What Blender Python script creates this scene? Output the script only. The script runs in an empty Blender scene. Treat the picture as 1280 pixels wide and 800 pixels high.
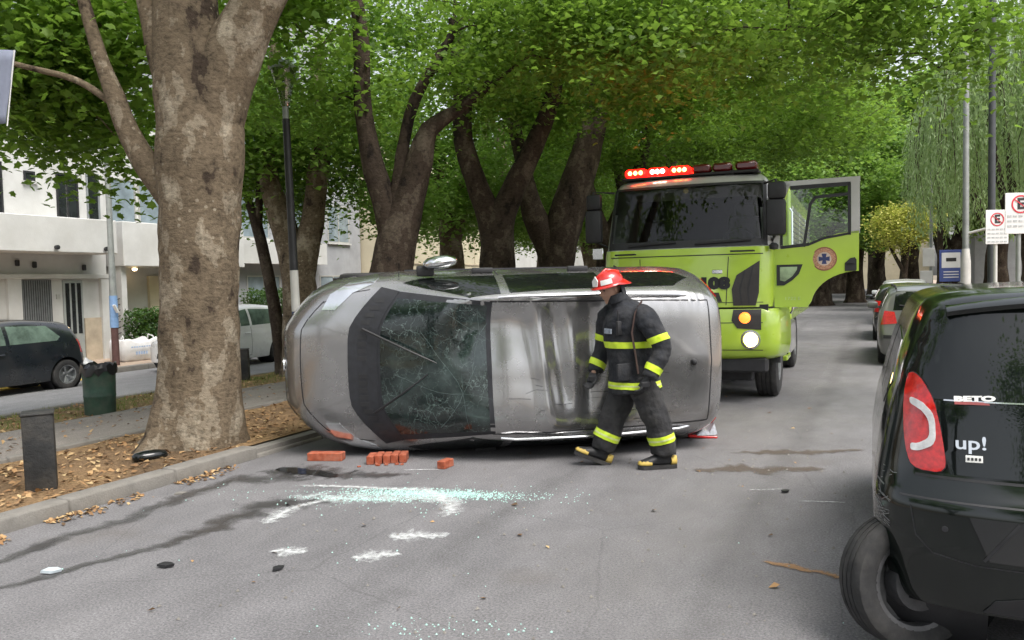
import bpy, bmesh, math, random
import numpy as np
from mathutils import Vector, Matrix
from mathutils.bvhtree import BVHTree
R = math.radians
scene = bpy.context.scene
COL = scene.collection

# ------------------------------------------------------------------ camera, sky, sun, exposure
cam_data = bpy.data.cameras.new("camera")
cam = bpy.data.objects.new("camera", cam_data)
COL.objects.link(cam)
cam_data.sensor_width = 36.0
cam_data.lens = 36.0 * 1000.0 / 1280.0
cam_data.clip_end = 2000.0
cam_data.clip_start = 0.05
YAW, PITCH, ROLL = R(24.355), R(2.676), R(1.3)
_f = Vector((-math.sin(YAW) * math.cos(PITCH), math.cos(YAW) * math.cos(PITCH), -math.sin(PITCH)))
_r = Vector((math.cos(YAW), math.sin(YAW), 0.0))
_u = _r.cross(_f)
_m = Matrix((_r, _u, -_f)).transposed().to_4x4()
cam.matrix_world = Matrix.Translation((0, 0, 1.65)) @ _m @ Matrix.Rotation(-ROLL, 4, 'Z')
scene.camera = cam

SUN_EL, SUN_AZ = R(60), R(115)          # azimuth measured clockwise from +Y
world = bpy.data.worlds.new("World")
scene.world = world
world.use_nodes = True
wn, wl = world.node_tree.nodes, world.node_tree.links
wn.clear()
sky = wn.new("ShaderNodeTexSky")
sky.sky_type = 'NISHITA'
sky.sun_disc = False
sky.sun_elevation = SUN_EL
sky.sun_rotation = SUN_AZ
sky.air_density = 1.0
sky.dust_density = 4.0
sky.ozone_density = 1.0
hs = wn.new("ShaderNodeHueSaturation")
hs.inputs['Saturation'].default_value = 0.30
bg = wn.new("ShaderNodeBackground")
bg.inputs['Strength'].default_value = 0.15
wo = wn.new("ShaderNodeOutputWorld")
wl.new(sky.outputs[0], hs.inputs['Color'])
wl.new(hs.outputs[0], bg.inputs['Color'])
wl.new(bg.outputs[0], wo.inputs['Surface'])

sun_data = bpy.data.lights.new("sun", 'SUN')
sun_data.energy = 1.4
sun_data.angle = R(32)
sun_data.color = (1.0, 0.95, 0.88)
sun = bpy.data.objects.new("sun", sun_data)
COL.objects.link(sun)
_sd = Vector((math.sin(SUN_AZ) * math.cos(SUN_EL), math.cos(SUN_AZ) * math.cos(SUN_EL), math.sin(SUN_EL)))
sun.rotation_euler = _sd.to_track_quat('Z', 'Y').to_euler()
sun.location = (8, -6, 20)

scene.view_settings.view_transform = 'Standard'
scene.view_settings.look = 'None'
scene.view_settings.gamma = 1.0
scene.view_settings.use_curve_mapping = False
scene.view_settings.exposure = 1.08
scene.cycles.max_bounces = 8
scene.cycles.transparent_max_bounces = 12

# ------------------------------------------------------------------ helpers
rng = np.random.default_rng(7)
random.seed(7)

def link(o):
    COL.objects.link(o)
    return o

def tag(o, label=None, cat=None, group=None, kind=None):
    if label: o["label"] = label
    if cat: o["category"] = cat
    if group: o["group"] = group
    if kind: o["kind"] = kind
    return o

def thing(name, label, cat, loc=(0, 0, 0), rz=0.0, group=None, kind=None):
    o = bpy.data.objects.new(name, None)
    link(o)
    o.empty_display_size = 0.2
    o.location = loc
    o.rotation_euler = (0, 0, rz)
    return tag(o, label, cat, group, kind)

def copy_tree(o, parent=None):
    c = o.copy()
    link(c)
    if parent is not None:
        c.parent = parent
    for ch in o.children:
        copy_tree(ch, c)
    return c

def mesh_from(verts, faces, name="mesh"):
    me = bpy.data.meshes.new(name)
    verts = np.asarray(verts, dtype=np.float32).reshape(-1, 3)
    if isinstance(faces, np.ndarray):
        n, k = faces.shape
        me.vertices.add(len(verts))
        me.vertices.foreach_set("co", verts.ravel())
        me.loops.add(n * k)
        me.loops.foreach_set("vertex_index", faces.astype(np.int32).ravel())
        me.polygons.add(n)
        me.polygons.foreach_set("loop_start", np.arange(0, n * k, k, dtype=np.int32))
        me.update(calc_edges=True)
    else:
        me.from_pydata(verts.tolist(), [], faces)
        me.update()
    return me

def mesh_obj(name, me, mat, parent=None, smooth=None, loc=None, rot=None):
    if mat is not None:
        for m in (mat if isinstance(mat, (list, tuple)) else [mat]):
            me.materials.append(m)
    if smooth is not None:
        me.polygons.foreach_set("use_smooth", [True] * len(me.polygons))
        if smooth < 180:
            me.set_sharp_from_angle(angle=R(smooth))
    o = bpy.data.objects.new(name, me)
    link(o)
    if parent is not None: o.parent = parent
    if loc is not None: o.location = loc
    if rot is not None: o.rotation_euler = rot
    return o

class MB:
    """collects shapes for one mesh object"""
    def __init__(s):
        s.v, s.f, s.mi = [], [], []
    def add(s, v, f, mi=0):
        b = len(s.v)
        s.v.extend([tuple(map(float, p)) for p in v])
        s.f.extend([[i + b for i in q] for q in f])
        s.mi.extend([mi] * len(f))
        return s
    def box(s, c, d, rot=None, bevel=0.0, seg=1, mi=0):
        bm = bmesh.new()
        bmesh.ops.create_cube(bm, size=1.0)
        bmesh.ops.scale(bm, vec=Vector(d), verts=bm.verts)
        if bevel > 0:
            bmesh.ops.bevel(bm, geom=list(bm.edges), offset=bevel, segments=seg, profile=0.5, affect='EDGES')
        M = Matrix.Translation(Vector(c))
        if rot is not None:
            M = M @ (rot if isinstance(rot, Matrix) else Matrix.Rotation(rot, 4, 'Z'))
        bm.verts.ensure_lookup_table()
        bm.verts.index_update()
        v = [M @ q.co for q in bm.verts]
        f = [[q.index for q in p.verts] for p in bm.faces]
        bm.free()
        return s.add(v, f, mi)
    def b2(s, lo, hi, bevel=0.0, mi=0):
        lo, hi = Vector(lo), Vector(hi)
        return s.box((lo + hi) / 2, hi - lo, None, bevel, 1, mi)
    def loft(s, rings, cap=True, closed=True, mi=0):
        n = len(rings[0])
        v = [p for r in rings for p in r]
        f = []
        for i in range(len(rings) - 1):
            for j in range(n if closed else n - 1):
                k = (j + 1) % n
                f.append([i * n + j, i * n + k, (i + 1) * n + k, (i + 1) * n + j])
        if cap and closed:
            f.append(list(range(n - 1, -1, -1)))
            f.append([(len(rings) - 1) * n + j for j in range(n)])
        return s.add(v, f, mi)
    def tube(s, path, rad, n=10, cap=True, mi=0, jit=0.0, flat=None):
        path = [Vector(p) for p in path]
        if not hasattr(rad, '__len__'): rad = [rad] * len(path)
        rings = []
        ref = Vector((0.31, 0.95, 0.07))
        for i, p in enumerate(path):
            t = (path[min(i + 1, len(path) - 1)] - path[max(i - 1, 0)]).normalized()
            a = t.cross(ref)
            if a.length < 0.15: a = t.cross(Vector((1, 0, 0)))
            a.normalize()
            b = t.cross(a).normalized()
            r = rad[i]
            ra, rb = (r if isinstance(r, (tuple, list)) else (r, r))
            ring = []
            for j in range(n):
                th = 2 * math.pi * j / n
                q = 1.0 + (random.uniform(-jit, jit) if jit else 0.0)
                ring.append(p + a * (math.cos(th) * ra * q) + b * (math.sin(th) * rb * q))
            rings.append(ring)
        return s.loft(rings, cap, True, mi)
    def lathe(s, prof, n=24, axis='Z', org=(0, 0, 0), mi=0, arc=2 * math.pi):
        """prof: (radius, height) pairs"""
        full = arc > 6.28
        m = n if full else n + 1
        v, f = [], []
        ax = {'X': 0, 'Y': 1, 'Z': 2}[axis]
        for r, h in prof:
            for j in range(m):
                t = arc * j / n
                p = [0, 0, 0]
                p[ax] = h; p[(ax + 1) % 3] = r * math.cos(t); p[(ax + 2) % 3] = r * math.sin(t)
                v.append([p[0] + org[0], p[1] + org[1], p[2] + org[2]])
        for i in range(len(prof) - 1):
            for j in range(n):
                k = (j + 1) % m
                f.append([i * m + j, i * m + k, (i + 1) * m + k, (i + 1) * m + j])
        return s.add(v, f, mi)
    def prism(s, pts, ext, mi=0):
        """planar outline (3D points) extruded by the vector ext"""
        n = len(pts)
        e = Vector(ext)
        v = [Vector(p) for p in pts] + [Vector(p) + e for p in pts]
        f = [list(range(n - 1, -1, -1)), list(range(n, 2 * n))]
        for i in range(n):
            k = (i + 1) % n
            f.append([i, k, n + k, n + i])
        return s.add(v, f, mi)
    def build(s, name, mat, parent=None, smooth=30, loc=None, rot=None, recalc=True, kind=None):
        me = bpy.data.meshes.new(name)
        me.from_pydata(s.v, [], s.f)
        if any(s.mi): me.polygons.foreach_set("material_index", s.mi)
        if recalc:
            bm = bmesh.new(); bm.from_mesh(me)
            bmesh.ops.recalc_face_normals(bm, faces=bm.faces)
            bm.to_mesh(me); bm.free()
        me.update()
        o = mesh_obj(name, me, mat, parent, smooth, loc, rot)
        if kind: o["kind"] = kind
        return o

def text_mesh(body, size, extrude=0.002, align='CENTER', bold=0.0):
    cu = bpy.data.curves.new("lettering", 'FONT')
    cu.body = body
    cu.size = size
    cu.extrude = extrude
    cu.align_x = align
    cu.align_y = 'CENTER'
    cu.offset = bold
    cu.resolution_u = 3
    o = bpy.data.objects.new("lettering", cu)
    link(o)
    dg = bpy.context.evaluated_depsgraph_get()
    me = bpy.data.meshes.new_from_object(o.evaluated_get(dg))
    bpy.data.objects.remove(o)
    bpy.data.curves.remove(cu)
    return me

def text_obj(name, body, size, mat, parent, M, extrude=0.002, align='CENTER', bold=0.0, sx=1.0):
    me = text_mesh(body, size, extrude, align, bold)
    me.transform(M @ Matrix.Diagonal((sx, 1, 1, 1)))
    me.materials.clear()
    return mesh_obj(name, me, mat, parent)

def frame_matrix(o, x, y):
    """matrix with text x axis along x, text up along y, at o"""
    x = Vector(x).normalized(); y = Vector(y).normalized()
    z = x.cross(y).normalized()
    y = z.cross(x)
    return Matrix.Translation(Vector(o)) @ Matrix((x, y, z)).transposed().to_4x4()

def remeshed(mb, voxel, smooth_it=4, noise=0.0, nscale=0.1):
    me = bpy.data.meshes.new("tmp")
    me.from_pydata(mb.v, [], mb.f)
    bm = bmesh.new(); bm.from_mesh(me)
    bmesh.ops.recalc_face_normals(bm, faces=bm.faces)
    bm.to_mesh(me); bm.free()
    o = bpy.data.objects.new("tmp", me)
    link(o)
    m = o.modifiers.new("r", 'REMESH'); m.mode = 'VOXEL'; m.voxel_size = voxel
    if smooth_it:
        m2 = o.modifiers.new("s", 'SMOOTH'); m2.iterations = smooth_it; m2.factor = 0.5
    if noise:
        tx = bpy.data.textures.new("wrinkle", 'CLOUDS'); tx.noise_scale = nscale; tx.noise_depth = 2
        m3 = o.modifiers.new("d", 'DISPLACE'); m3.texture = tx; m3.strength = noise; m3.mid_level = 0.5
    dg = bpy.context.evaluated_depsgraph_get()
    out = bpy.data.meshes.new_from_object(o.evaluated_get(dg))
    bpy.data.objects.remove(o)
    bpy.data.meshes.remove(me)
    return out

# ------------------------------------------------------------------ materials
def nodes_of(name):
    m = bpy.data.materials.new(name)
    m.use_nodes = True
    nt = m.node_tree
    nt.nodes.clear()
    out = nt.nodes.new("ShaderNodeOutputMaterial")
    return m, nt.nodes, nt.links, out

def ramp(n, stops, interp='LINEAR'):
    r = n.new("ShaderNodeValToRGB")
    r.color_ramp.interpolation = interp
    el = r.color_ramp.elements
    while len(el) > 1: el.remove(el[0])
    for i, (p, c) in enumerate(stops):
        e = el[0] if i == 0 else el.new(p)
        e.position = p
        e.color = (c[0], c[1], c[2], 1.0) if hasattr(c, '__len__') else (c, c, c, 1.0)
    return r

def noise(n, l, scale, detail=4, rough=0.55, coord=None, kind='Object', vscale=None):
    t = n.new("ShaderNodeTexNoise")
    t.inputs['Scale'].default_value = scale
    t.inputs['Detail'].default_value = detail
    t.inputs['Roughness'].default_value = rough
    if coord is None:
        tc = n.new("ShaderNodeTexCoord"); coord = tc.outputs[kind]
    if vscale is not None:
        mp = n.new("ShaderNodeMapping"); mp.inputs['Scale'].default_value = vscale
        l.new(coord, mp.inputs['Vector']); coord = mp.outputs['Vector']
    l.new(coord, t.inputs['Vector'])
    return t

def mixc(n, l, fac, a, b, mode='MIX'):
    m = n.new("ShaderNodeMix"); m.data_type = 'RGBA'; m.blend_type = mode
    for sock, val in ((m.inputs[0], fac), (m.inputs[6], a), (m.inputs[7], b)):
        if hasattr(val, 'is_linked'): l.new(val, sock)
        elif hasattr(val, '__len__'): sock.default_value = (val[0], val[1], val[2], 1.0)
        elif sock.type == 'RGBA': sock.default_value = (val, val, val, 1.0)
        else: sock.default_value = val
    return m.outputs[2]

def pbr(name, col, rough=0.5, metal=0.0, var=0.2, scale=6.0, bump=0.0, bscale=60.0, coat=0.0, spec=0.5,
        dirt=None, dirt_amt=0.0, dscale=3.0, emit=None, estr=0.0, kind='Object', vscale=None, rvar=0.0):
    m, n, l, out = nodes_of(name)
    p = n.new("ShaderNodeBsdfPrincipled")
    l.new(p.outputs[0], out.inputs['Surface'])
    t = noise(n, l, scale, 5, 0.6, None, kind, vscale)
    lo = [c * (1 - var) for c in col]; hi = [min(1, c * (1 + var)) for c in col]
    r = ramp(n, [(0.3, lo), (0.7, hi)])
    l.new(t.outputs['Fac'], r.inputs[0])
    c = r.outputs[0]
    if dirt is not None:
        d = noise(n, l, dscale, 6 if not coat else 3, 0.65 if not coat else 0.45, None, kind)
        dr = ramp(n, [(0.42, 0.0), (0.8, dirt_amt)])
        l.new(d.outputs['Fac'], dr.inputs[0])
        c = mixc(n, l, dr.outputs[0], c, dirt)
    l.new(c, p.inputs['Base Color'])
    p.inputs['Roughness'].default_value = rough
    if rvar:
        rr = ramp(n, [(0.3, max(0.0, rough - rvar)), (0.7, min(1.0, rough + rvar))])
        tt = noise(n, l, scale * 2.3, 5, 0.6, None, kind)
        l.new(tt.outputs['Fac'], rr.inputs[0]); l.new(rr.outputs[0], p.inputs['Roughness'])
    p.inputs['Metallic'].default_value = metal
    p.inputs['Specular IOR Level'].default_value = spec
    p.inputs['Coat Weight'].default_value = coat
    p.inputs['Coat Roughness'].default_value = 0.05
    if emit is not None:
        p.inputs['Emission Color'].default_value = (*emit, 1)
        p.inputs['Emission Strength'].default_value = estr
    if bump:
        bt = noise(n, l, bscale, 4, 0.6, None, kind, vscale)
        b = n.new("ShaderNodeBump")
        b.inputs['Strength'].default_value = bump
        b.inputs['Distance'].default_value = 0.02
        l.new(bt.outputs['Fac'], b.inputs['Height'])
        l.new(b.outputs[0], p.inputs['Normal'])
    return m

def glass_thin(name, tint=(0.75, 0.85, 0.8), refl=0.12, dark=0.0, rough=0.02):
    m, n, l, out = nodes_of(name)
    tr = n.new("ShaderNodeBsdfTransparent"); tr.inputs[0].default_value = (*tint, 1)
    gl = n.new("ShaderNodeBsdfGlossy"); gl.inputs['Roughness'].default_value = rough
    gl.inputs[0].default_value = (0.9, 0.9, 0.9, 1)
    lw = n.new("ShaderNodeLayerWeight"); lw.inputs[0].default_value = 0.25
    mr = n.new("ShaderNodeMapRange"); mr.inputs[3].default_value = refl; mr.inputs[4].default_value = 0.6
    l.new(lw.outputs['Fresnel'], mr.inputs[0])
    mx = n.new("ShaderNodeMixShader")
    l.new(mr.outputs[0], mx.inputs[0]); l.new(tr.outputs[0], mx.inputs[1]); l.new(gl.outputs[0], mx.inputs[2])
    if dark:
        df = n.new("ShaderNodeBsdfDiffuse"); df.inputs[0].default_value = (0.012, 0.014, 0.014, 1)
        m2 = n.new("ShaderNodeMixShader"); m2.inputs[0].default_value = dark
        l.new(tr.outputs[0], m2.inputs[1]); l.new(df.outputs[0], m2.inputs[2])
        l.new(m2.outputs[0], mx.inputs[1])
    l.new(mx.outputs[0], out.inputs['Surface'])
    return m

def leaf_mat(name, c1, c2, c3, trans=0.42, dead=None):
    m, n, l, out = nodes_of(name)
    g = n.new("ShaderNodeNewGeometry")
    r = ramp(n, [(0.0, c1), (0.5, c2), (1.0, c3)])
    l.new(g.outputs['Random Per Island'], r.inputs[0])
    p = n.new("ShaderNodeBsdfPrincipled"); p.inputs['Roughness'].default_value = 0.5
    p.inputs['Specular IOR Level'].default_value = 0.35
    l.new(r.outputs[0], p.inputs['Base Color'])
    t = n.new("ShaderNodeBsdfTranslucent")
    br = mixc(n, l, 0.5, r.outputs[0], (0.28, 0.46, 0.05))
    l.new(br, t.inputs[0])
    mx = n.new("ShaderNodeMixShader"); mx.inputs[0].default_value = trans
    l.new(p.outputs[0], mx.inputs[1]); l.new(t.outputs[0], mx.inputs[2])
    l.new(mx.outputs[0], out.inputs['Surface'])
    return m

def bark_mat(name, base, dark, pale, amt=0.5, scale=5.0):
    m, n, l, out = nodes_of(name)
    tc = n.new("ShaderNodeTexCoord")
    p = n.new("ShaderNodeBsdfPrincipled"); p.inputs['Roughness'].default_value = 0.9
    p.inputs['Specular IOR Level'].default_value = 0.2
    a = noise(n, l, scale, 7, 0.58, tc.outputs['Object'], vscale=(1, 1, 0.6))
    mid = [0.5 * (x + y) for x, y in zip(base, pale)]
    ra = ramp(n, [(0.37, dark), (0.395, [0.75 * q for q in base]), (0.47, base), (0.545, base), (0.56, mid), (0.62, mid), (0.64, pale)])
    l.new(a.outputs['Fac'], ra.inputs[0])
    b = noise(n, l, scale * 4.5, 5, 0.7, tc.outputs['Object'], vscale=(1, 1, 1.6))
    rb = ramp(n, [(0.33, 0.40), (0.5, 1.0), (0.68, 1.3)])
    l.new(b.outputs['Fac'], rb.inputs[0])
    c = mixc(n, l, 0.8, ra.outputs[0], rb.outputs[0], 'MULTIPLY')
    # flaking pale scales
    v = n.new("ShaderNodeTexVoronoi"); v.inputs['Scale'].default_value = scale * 3.1
    v.inputs['Randomness'].default_value = 1.0
    l.new(tc.outputs['Object'], v.inputs['Vector'])
    d = noise(n, l, scale * 0.7, 3, 0.5, tc.outputs['Object'])
    mm = n.new("ShaderNodeMath"); mm.operation = 'MULTIPLY'
    rv = ramp(n, [(0.0, 1.0), (0.16, 1.0), (0.2, 0.0)], 'LINEAR')
    l.new(v.outputs['Distance'], rv.inputs[0])
    rd = ramp(n, [(0.5, 0.0), (0.6, amt)])
    l.new(d.outputs['Fac'], rd.inputs[0])
    l.new(rv.outputs[0], mm.inputs[0]); l.new(rd.outputs[0], mm.inputs[1])
    c = mixc(n, l, mm.outputs[0], c, pale)
    l.new(c, p.inputs['Base Color'])
    bu = n.new("ShaderNodeBump"); bu.inputs['Strength'].default_value = 0.55; bu.inputs['Distance'].default_value = 0.035
    h = n.new("ShaderNodeMath"); h.operation = 'ADD'
    l.new(a.outputs['Fac'], h.inputs[0]); l.new(b.outputs['Fac'], h.inputs[1])
    l.new(h.outputs[0], bu.inputs['Height'])
    l.new(bu.outputs[0], p.inputs['Normal'])
    l.new(p.outputs[0], out.inputs['Surface'])
    return m

M = {}
M['black_plastic'] = pbr('black_plastic', (0.018, 0.018, 0.02), 0.55, var=0.3, bump=0.05, bscale=200)
M['rubber'] = pbr('rubber', (0.022, 0.022, 0.023), 0.8, var=0.35, scale=14, bump=0.1, bscale=90, dirt=(0.12, 0.11, 0.1), dirt_amt=0.5, dscale=6)
M['rim_steel'] = pbr('rim_steel', (0.30, 0.31, 0.32), 0.42, 0.8, var=0.25)
M['dark_metal'] = pbr('dark_metal', (0.03, 0.03, 0.033), 0.5, 0.3, var=0.3)
M['chrome'] = pbr('chrome', (0.75, 0.76, 0.78), 0.18, 1.0, var=0.08)
M['white_paint'] = pbr('white_paint', (0.72, 0.72, 0.70), 0.5, var=0.08)
M['glass_dark'] = glass_thin('glass_dark', (0.10, 0.13, 0.12), 0.10, dark=0.55)
M['glass_clear'] = glass_thin('glass_clear', (0.86, 0.92, 0.89), 0.06)
M['red_lens'] = pbr('red_lens', (0.50, 0.012, 0.012), 0.14, var=0.35, scale=40, coat=0.8)
M['white_lens'] = pbr('white_lens', (0.62, 0.62, 0.62), 0.16, var=0.25, scale=30, coat=0.8)
M['amber_lens'] = pbr('amber_lens', (0.75, 0.22, 0.03), 0.2, var=0.2, coat=0.6)
# ------------------------------------------------------------------ the setting
def asphalt(name, c1, c2, c3, spots=True):
    m, n, l, out = nodes_of(name)
    tc = n.new("ShaderNodeTexCoord"); o = tc.outputs['Object']
    p = n.new("ShaderNodeBsdfPrincipled")
    big = noise(n, l, 0.35, 5, 0.6, o)
    rb = ramp(n, [(0.33, c1), (0.52, c2), (0.70, c3)])
    l.new(big.outputs['Fac'], rb.inputs[0])
    mid = noise(n, l, 3.0, 6, 0.7, o, vscale=(1, 0.45, 1))
    rm = ramp(n, [(0.3, 0.82), (0.7, 1.16)])
    l.new(mid.outputs['Fac'], rm.inputs[0])
    c = mixc(n, l, 1.0, rb.outputs[0], rm.outputs[0], 'MULTIPLY')
    fine = noise(n, l, 75, 4, 0.8, o)
    rf = ramp(n, [(0.30, 0.35), (0.5, 1.0), (0.64, 1.6), (0.72, 2.2)])
    l.new(fine.outputs['Fac'], rf.inputs[0])
    c = mixc(n, l, 0.85, c, rf.outputs[0], 'MULTIPLY')
    if spots:
        v = n.new("ShaderNodeTexVoronoi"); v.inputs['Scale'].default_value = 9.0
        l.new(o, v.inputs['Vector'])
        rv = ramp(n, [(0.0, 1.0), (0.05, 1.0), (0.08, 0.0)])
        l.new(v.outputs['Distance'], rv.inputs[0])
        sel = n.new("ShaderNodeSeparateColor"); l.new(v.outputs['Color'], sel.inputs[0])
        rs = ramp(n, [(0.8, 0.0), (0.84, 0.5)]); l.new(sel.outputs[0], rs.inputs[0])
        mm = n.new("ShaderNodeMath"); mm.operation = 'MULTIPLY'
        l.new(rv.outputs[0], mm.inputs[0]); l.new(rs.outputs[0], mm.inputs[1])
        c = mixc(n, l, mm.outputs[0], c, (0.035, 0.034, 0.033))
        # old dark stains and hairline cracks
        st = noise(n, l, 0.9, 4, 0.5, o); rst = ramp(n, [(0.62, 0.0), (0.75, 0.5)])
        l.new(st.outputs['Fac'], rst.inputs[0])
        c = mixc(n, l, rst.outputs[0], c, (0.10, 0.085, 0.07))
        v2 = n.new("ShaderNodeTexVoronoi"); v2.feature = 'DISTANCE_TO_EDGE'; v2.inputs['Scale'].default_value = 0.55
        wob = noise(n, l, 2.5, 4, 0.6, o)
        ad = n.new("ShaderNodeMix"); ad.data_type = 'VECTOR'; ad.inputs[0].default_value = 0.12
        l.new(o, ad.inputs[4]); l.new(wob.outputs['Color'], ad.inputs[5])
        l.new(ad.outputs[1], v2.inputs['Vector'])
        rc = ramp(n, [(0.0, 0.28), (0.003, 0.0)])
        l.new(v2.outputs['Distance'], rc.inputs[0])
        c = mixc(n, l, rc.outputs[0], c, (0.03, 0.03, 0.03))
    l.new(c, p.inputs['Base Color'])
    p.inputs['Roughness'].default_value = 0.82
    p.inputs['Specular IOR Level'].default_value = 0.35
    b = n.new("ShaderNodeBump"); b.inputs['Strength'].default_value = 0.6; b.inputs['Distance'].default_value = 0.006
    l.new(fine.outputs['Fac'], b.inputs['Height'])
    l.new(b.outputs[0], p.inputs['Normal'])
    l.new(p.outputs[0], out.inputs['Surface'])
    return m

M['asphalt'] = asphalt('asphalt', (0.134, 0.131, 0.136), (0.156, 0.152, 0.157), (0.180, 0.175, 0.178))
M['asphalt_far'] = asphalt('asphalt_far', (0.17, 0.17, 0.175), (0.195, 0.195, 0.20), (0.22, 0.22, 0.22), False)
M['path'] = asphalt('path_surface', (0.17, 0.15, 0.135), (0.20, 0.18, 0.16), (0.235, 0.21, 0.19), False)
M['concrete'] = pbr('concrete', (0.20, 0.188, 0.17), 0.9, var=0.3, scale=3, bump=0.35, bscale=70, dirt=(0.11, 0.10, 0.085), dirt_amt=0.75, dscale=2.2)
M['yellow_kerb'] = pbr('yellow_kerb', (0.66, 0.46, 0.05), 0.75, var=0.12, scale=3, dirt=(0.24, 0.2, 0.1), dirt_amt=0.6, dscale=5)
M['sidewalk'] = pbr('sidewalk', (0.38, 0.29, 0.22), 0.9, var=0.25, scale=1.5, bump=0.2, dirt=(0.2, 0.17, 0.14), dirt_amt=0.5)
M['ground'] = pbr('ground_soil', (0.17, 0.14, 0.10), 0.95, var=0.3, scale=0.4, bump=0.4)

def soil():
    m, n, l, out = nodes_of('median_soil')
    tc = n.new("ShaderNodeTexCoord"); o = tc.outputs['Object']
    p = n.new("ShaderNodeBsdfPrincipled"); p.inputs['Roughness'].default_value = 0.95
    p.inputs['Specular IOR Level'].default_value = 0.15
    a = noise(n, l, 1.1, 6, 0.65, o)
    ra = ramp(n, [(0.3, (0.10, 0.07, 0.045)), (0.5, (0.24, 0.155, 0.085)), (0.68, (0.33, 0.22, 0.115))])
    l.new(a.outputs['Fac'], ra.inputs[0])
    f = noise(n, l, 38, 5, 0.75, o)
    rf = ramp(n, [(0.3, 0.45), (0.5, 1.0), (0.7, 1.5)])
    l.new(f.outputs['Fac'], rf.inputs[0])
    c = mixc(n, l, 0.9, ra.outputs[0], rf.outputs[0], 'MULTIPLY')
    # grass tint on the strip beyond the path
    sx = n.new("ShaderNodeSeparateXYZ"); l.new(o, sx.inputs[0])
    mr = n.new("ShaderNodeMapRange"); mr.inputs[1].default_value = -9.6; mr.inputs[2].default_value = -10.6
    l.new(sx.outputs[0], mr.inputs[0])
    gn = noise(n, l, 1.7, 4, 0.6, o); rg = ramp(n, [(0.38, 0.0), (0.6, 0.75)])
    l.new(gn.outputs['Fac'], rg.inputs[0])
    mm = n.new("ShaderNodeMath"); mm.operation = 'MULTIPLY'
    l.new(mr.outputs[0], mm.inputs[0]); l.new(rg.outputs[0], mm.inputs[1])
    c = mixc(n, l, mm.outputs[0], c, (0.13, 0.16, 0.035))
    l.new(c, p.inputs['Base Color'])
    b = n.new("ShaderNodeBump"); b.inputs['Strength'].default_value = 1.0; b.inputs['Distance'].default_value = 0.03
    l.new(f.outputs['Fac'], b.inputs['Height']); l.new(b.outputs[0], p.inputs['Normal'])
    l.new(p.outputs[0], out.inputs['Surface'])
    return m
M['soil'] = soil()

def sheet(name, xs, ys, zf, mat, kind='structure', parent=None):
    X, Y = np.meshgrid(xs, ys)
    Z = np.vectorize(zf)(X, Y)
    v = np.stack([X, Y, Z], -1).reshape(-1, 3)
    nx, ny = len(xs), len(ys)
    i, j = np.meshgrid(np.arange(nx - 1), np.arange(ny - 1))
    a = (j * nx + i).ravel()
    f = np.stack([a, a + 1, a + nx + 1, a + nx], -1)
    o = mesh_obj(name, mesh_from(v, f, name), mat, parent, 60)
    if parent is None: o["kind"] = kind
    return o

def med_z(x, y=0.0):
    """height of the median (falls gently away from the road)"""
    return 0.105 - 0.041 * (-5.64 - x)

def med_rough(x, y):
    z = med_z(x)
    if x > -7.6 or x < -9.8:
        z += 0.018 * math.sin(3.1 * x + 1.7 * y) * math.sin(2.3 * y - 1.1 * x) + 0.008 * math.sin(9 * x + 7 * y)
    d = math.hypot(x + 6.2, y - 5.9)
    z += 0.05 * math.exp(-(d / 0.9) ** 2)
    if x > -5.7: z = min(z, 0.1)
    return z

def far_road_z(x): return -0.22 - 0.02 * (-11.6 - x)

ground = sheet('ground', [-600, -40, 40, 600], [-300, -40, 200, 900], lambda x, y: -0.75, M['ground'])
road = sheet('road', np.linspace(-5.46, 1.93, 9), np.concatenate([np.linspace(-40, 0, 9), np.linspace(1, 60, 60), np.linspace(70, 200, 14)]), lambda x, y: 0.0, M['asphalt'])
med_ys = np.concatenate([np.linspace(-40, 0, 21), np.arange(0.25, 24, 0.22), np.linspace(24.5, 34.5, 20)])
median = sheet('median_ground', np.concatenate([np.arange(-11.55, -5.7, 0.18), [-5.66, -5.62]]), med_ys, med_rough, M['soil'])
median_b = sheet('median_ground', np.arange(-11.55, -5.6, 0.45), np.linspace(43, 200, 60), lambda x, y: med_z(x), M['soil'])
cross = sheet('cross_street', [-11.6, -8, -5.47], np.linspace(34.6, 42.9, 6), lambda x, y: -0.001 - 0.03 * (-5.47 - x), M['asphalt_far'])
path = sheet('path', np.linspace(-9.55, -7.75, 5), np.linspace(-40, 34.4, 76), lambda x, y: med_z(x) + 0.028, M['path'])
far_road = sheet('far_road', np.linspace(-16.75, -11.68, 6), np.linspace(-40, 200, 60), lambda x, y: far_road_z(x), M['asphalt_far'])
far_walk = sheet('far_pavement', np.linspace(-26, -16.95, 4), np.linspace(-40, 200, 30), lambda x, y: -0.2, M['sidewalk'])
near_walk = sheet('near_pavement', np.linspace(2.08, 12, 4), np.linspace(-40, 200, 30), lambda x, y: 0.13, M['sidewalk'])

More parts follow.
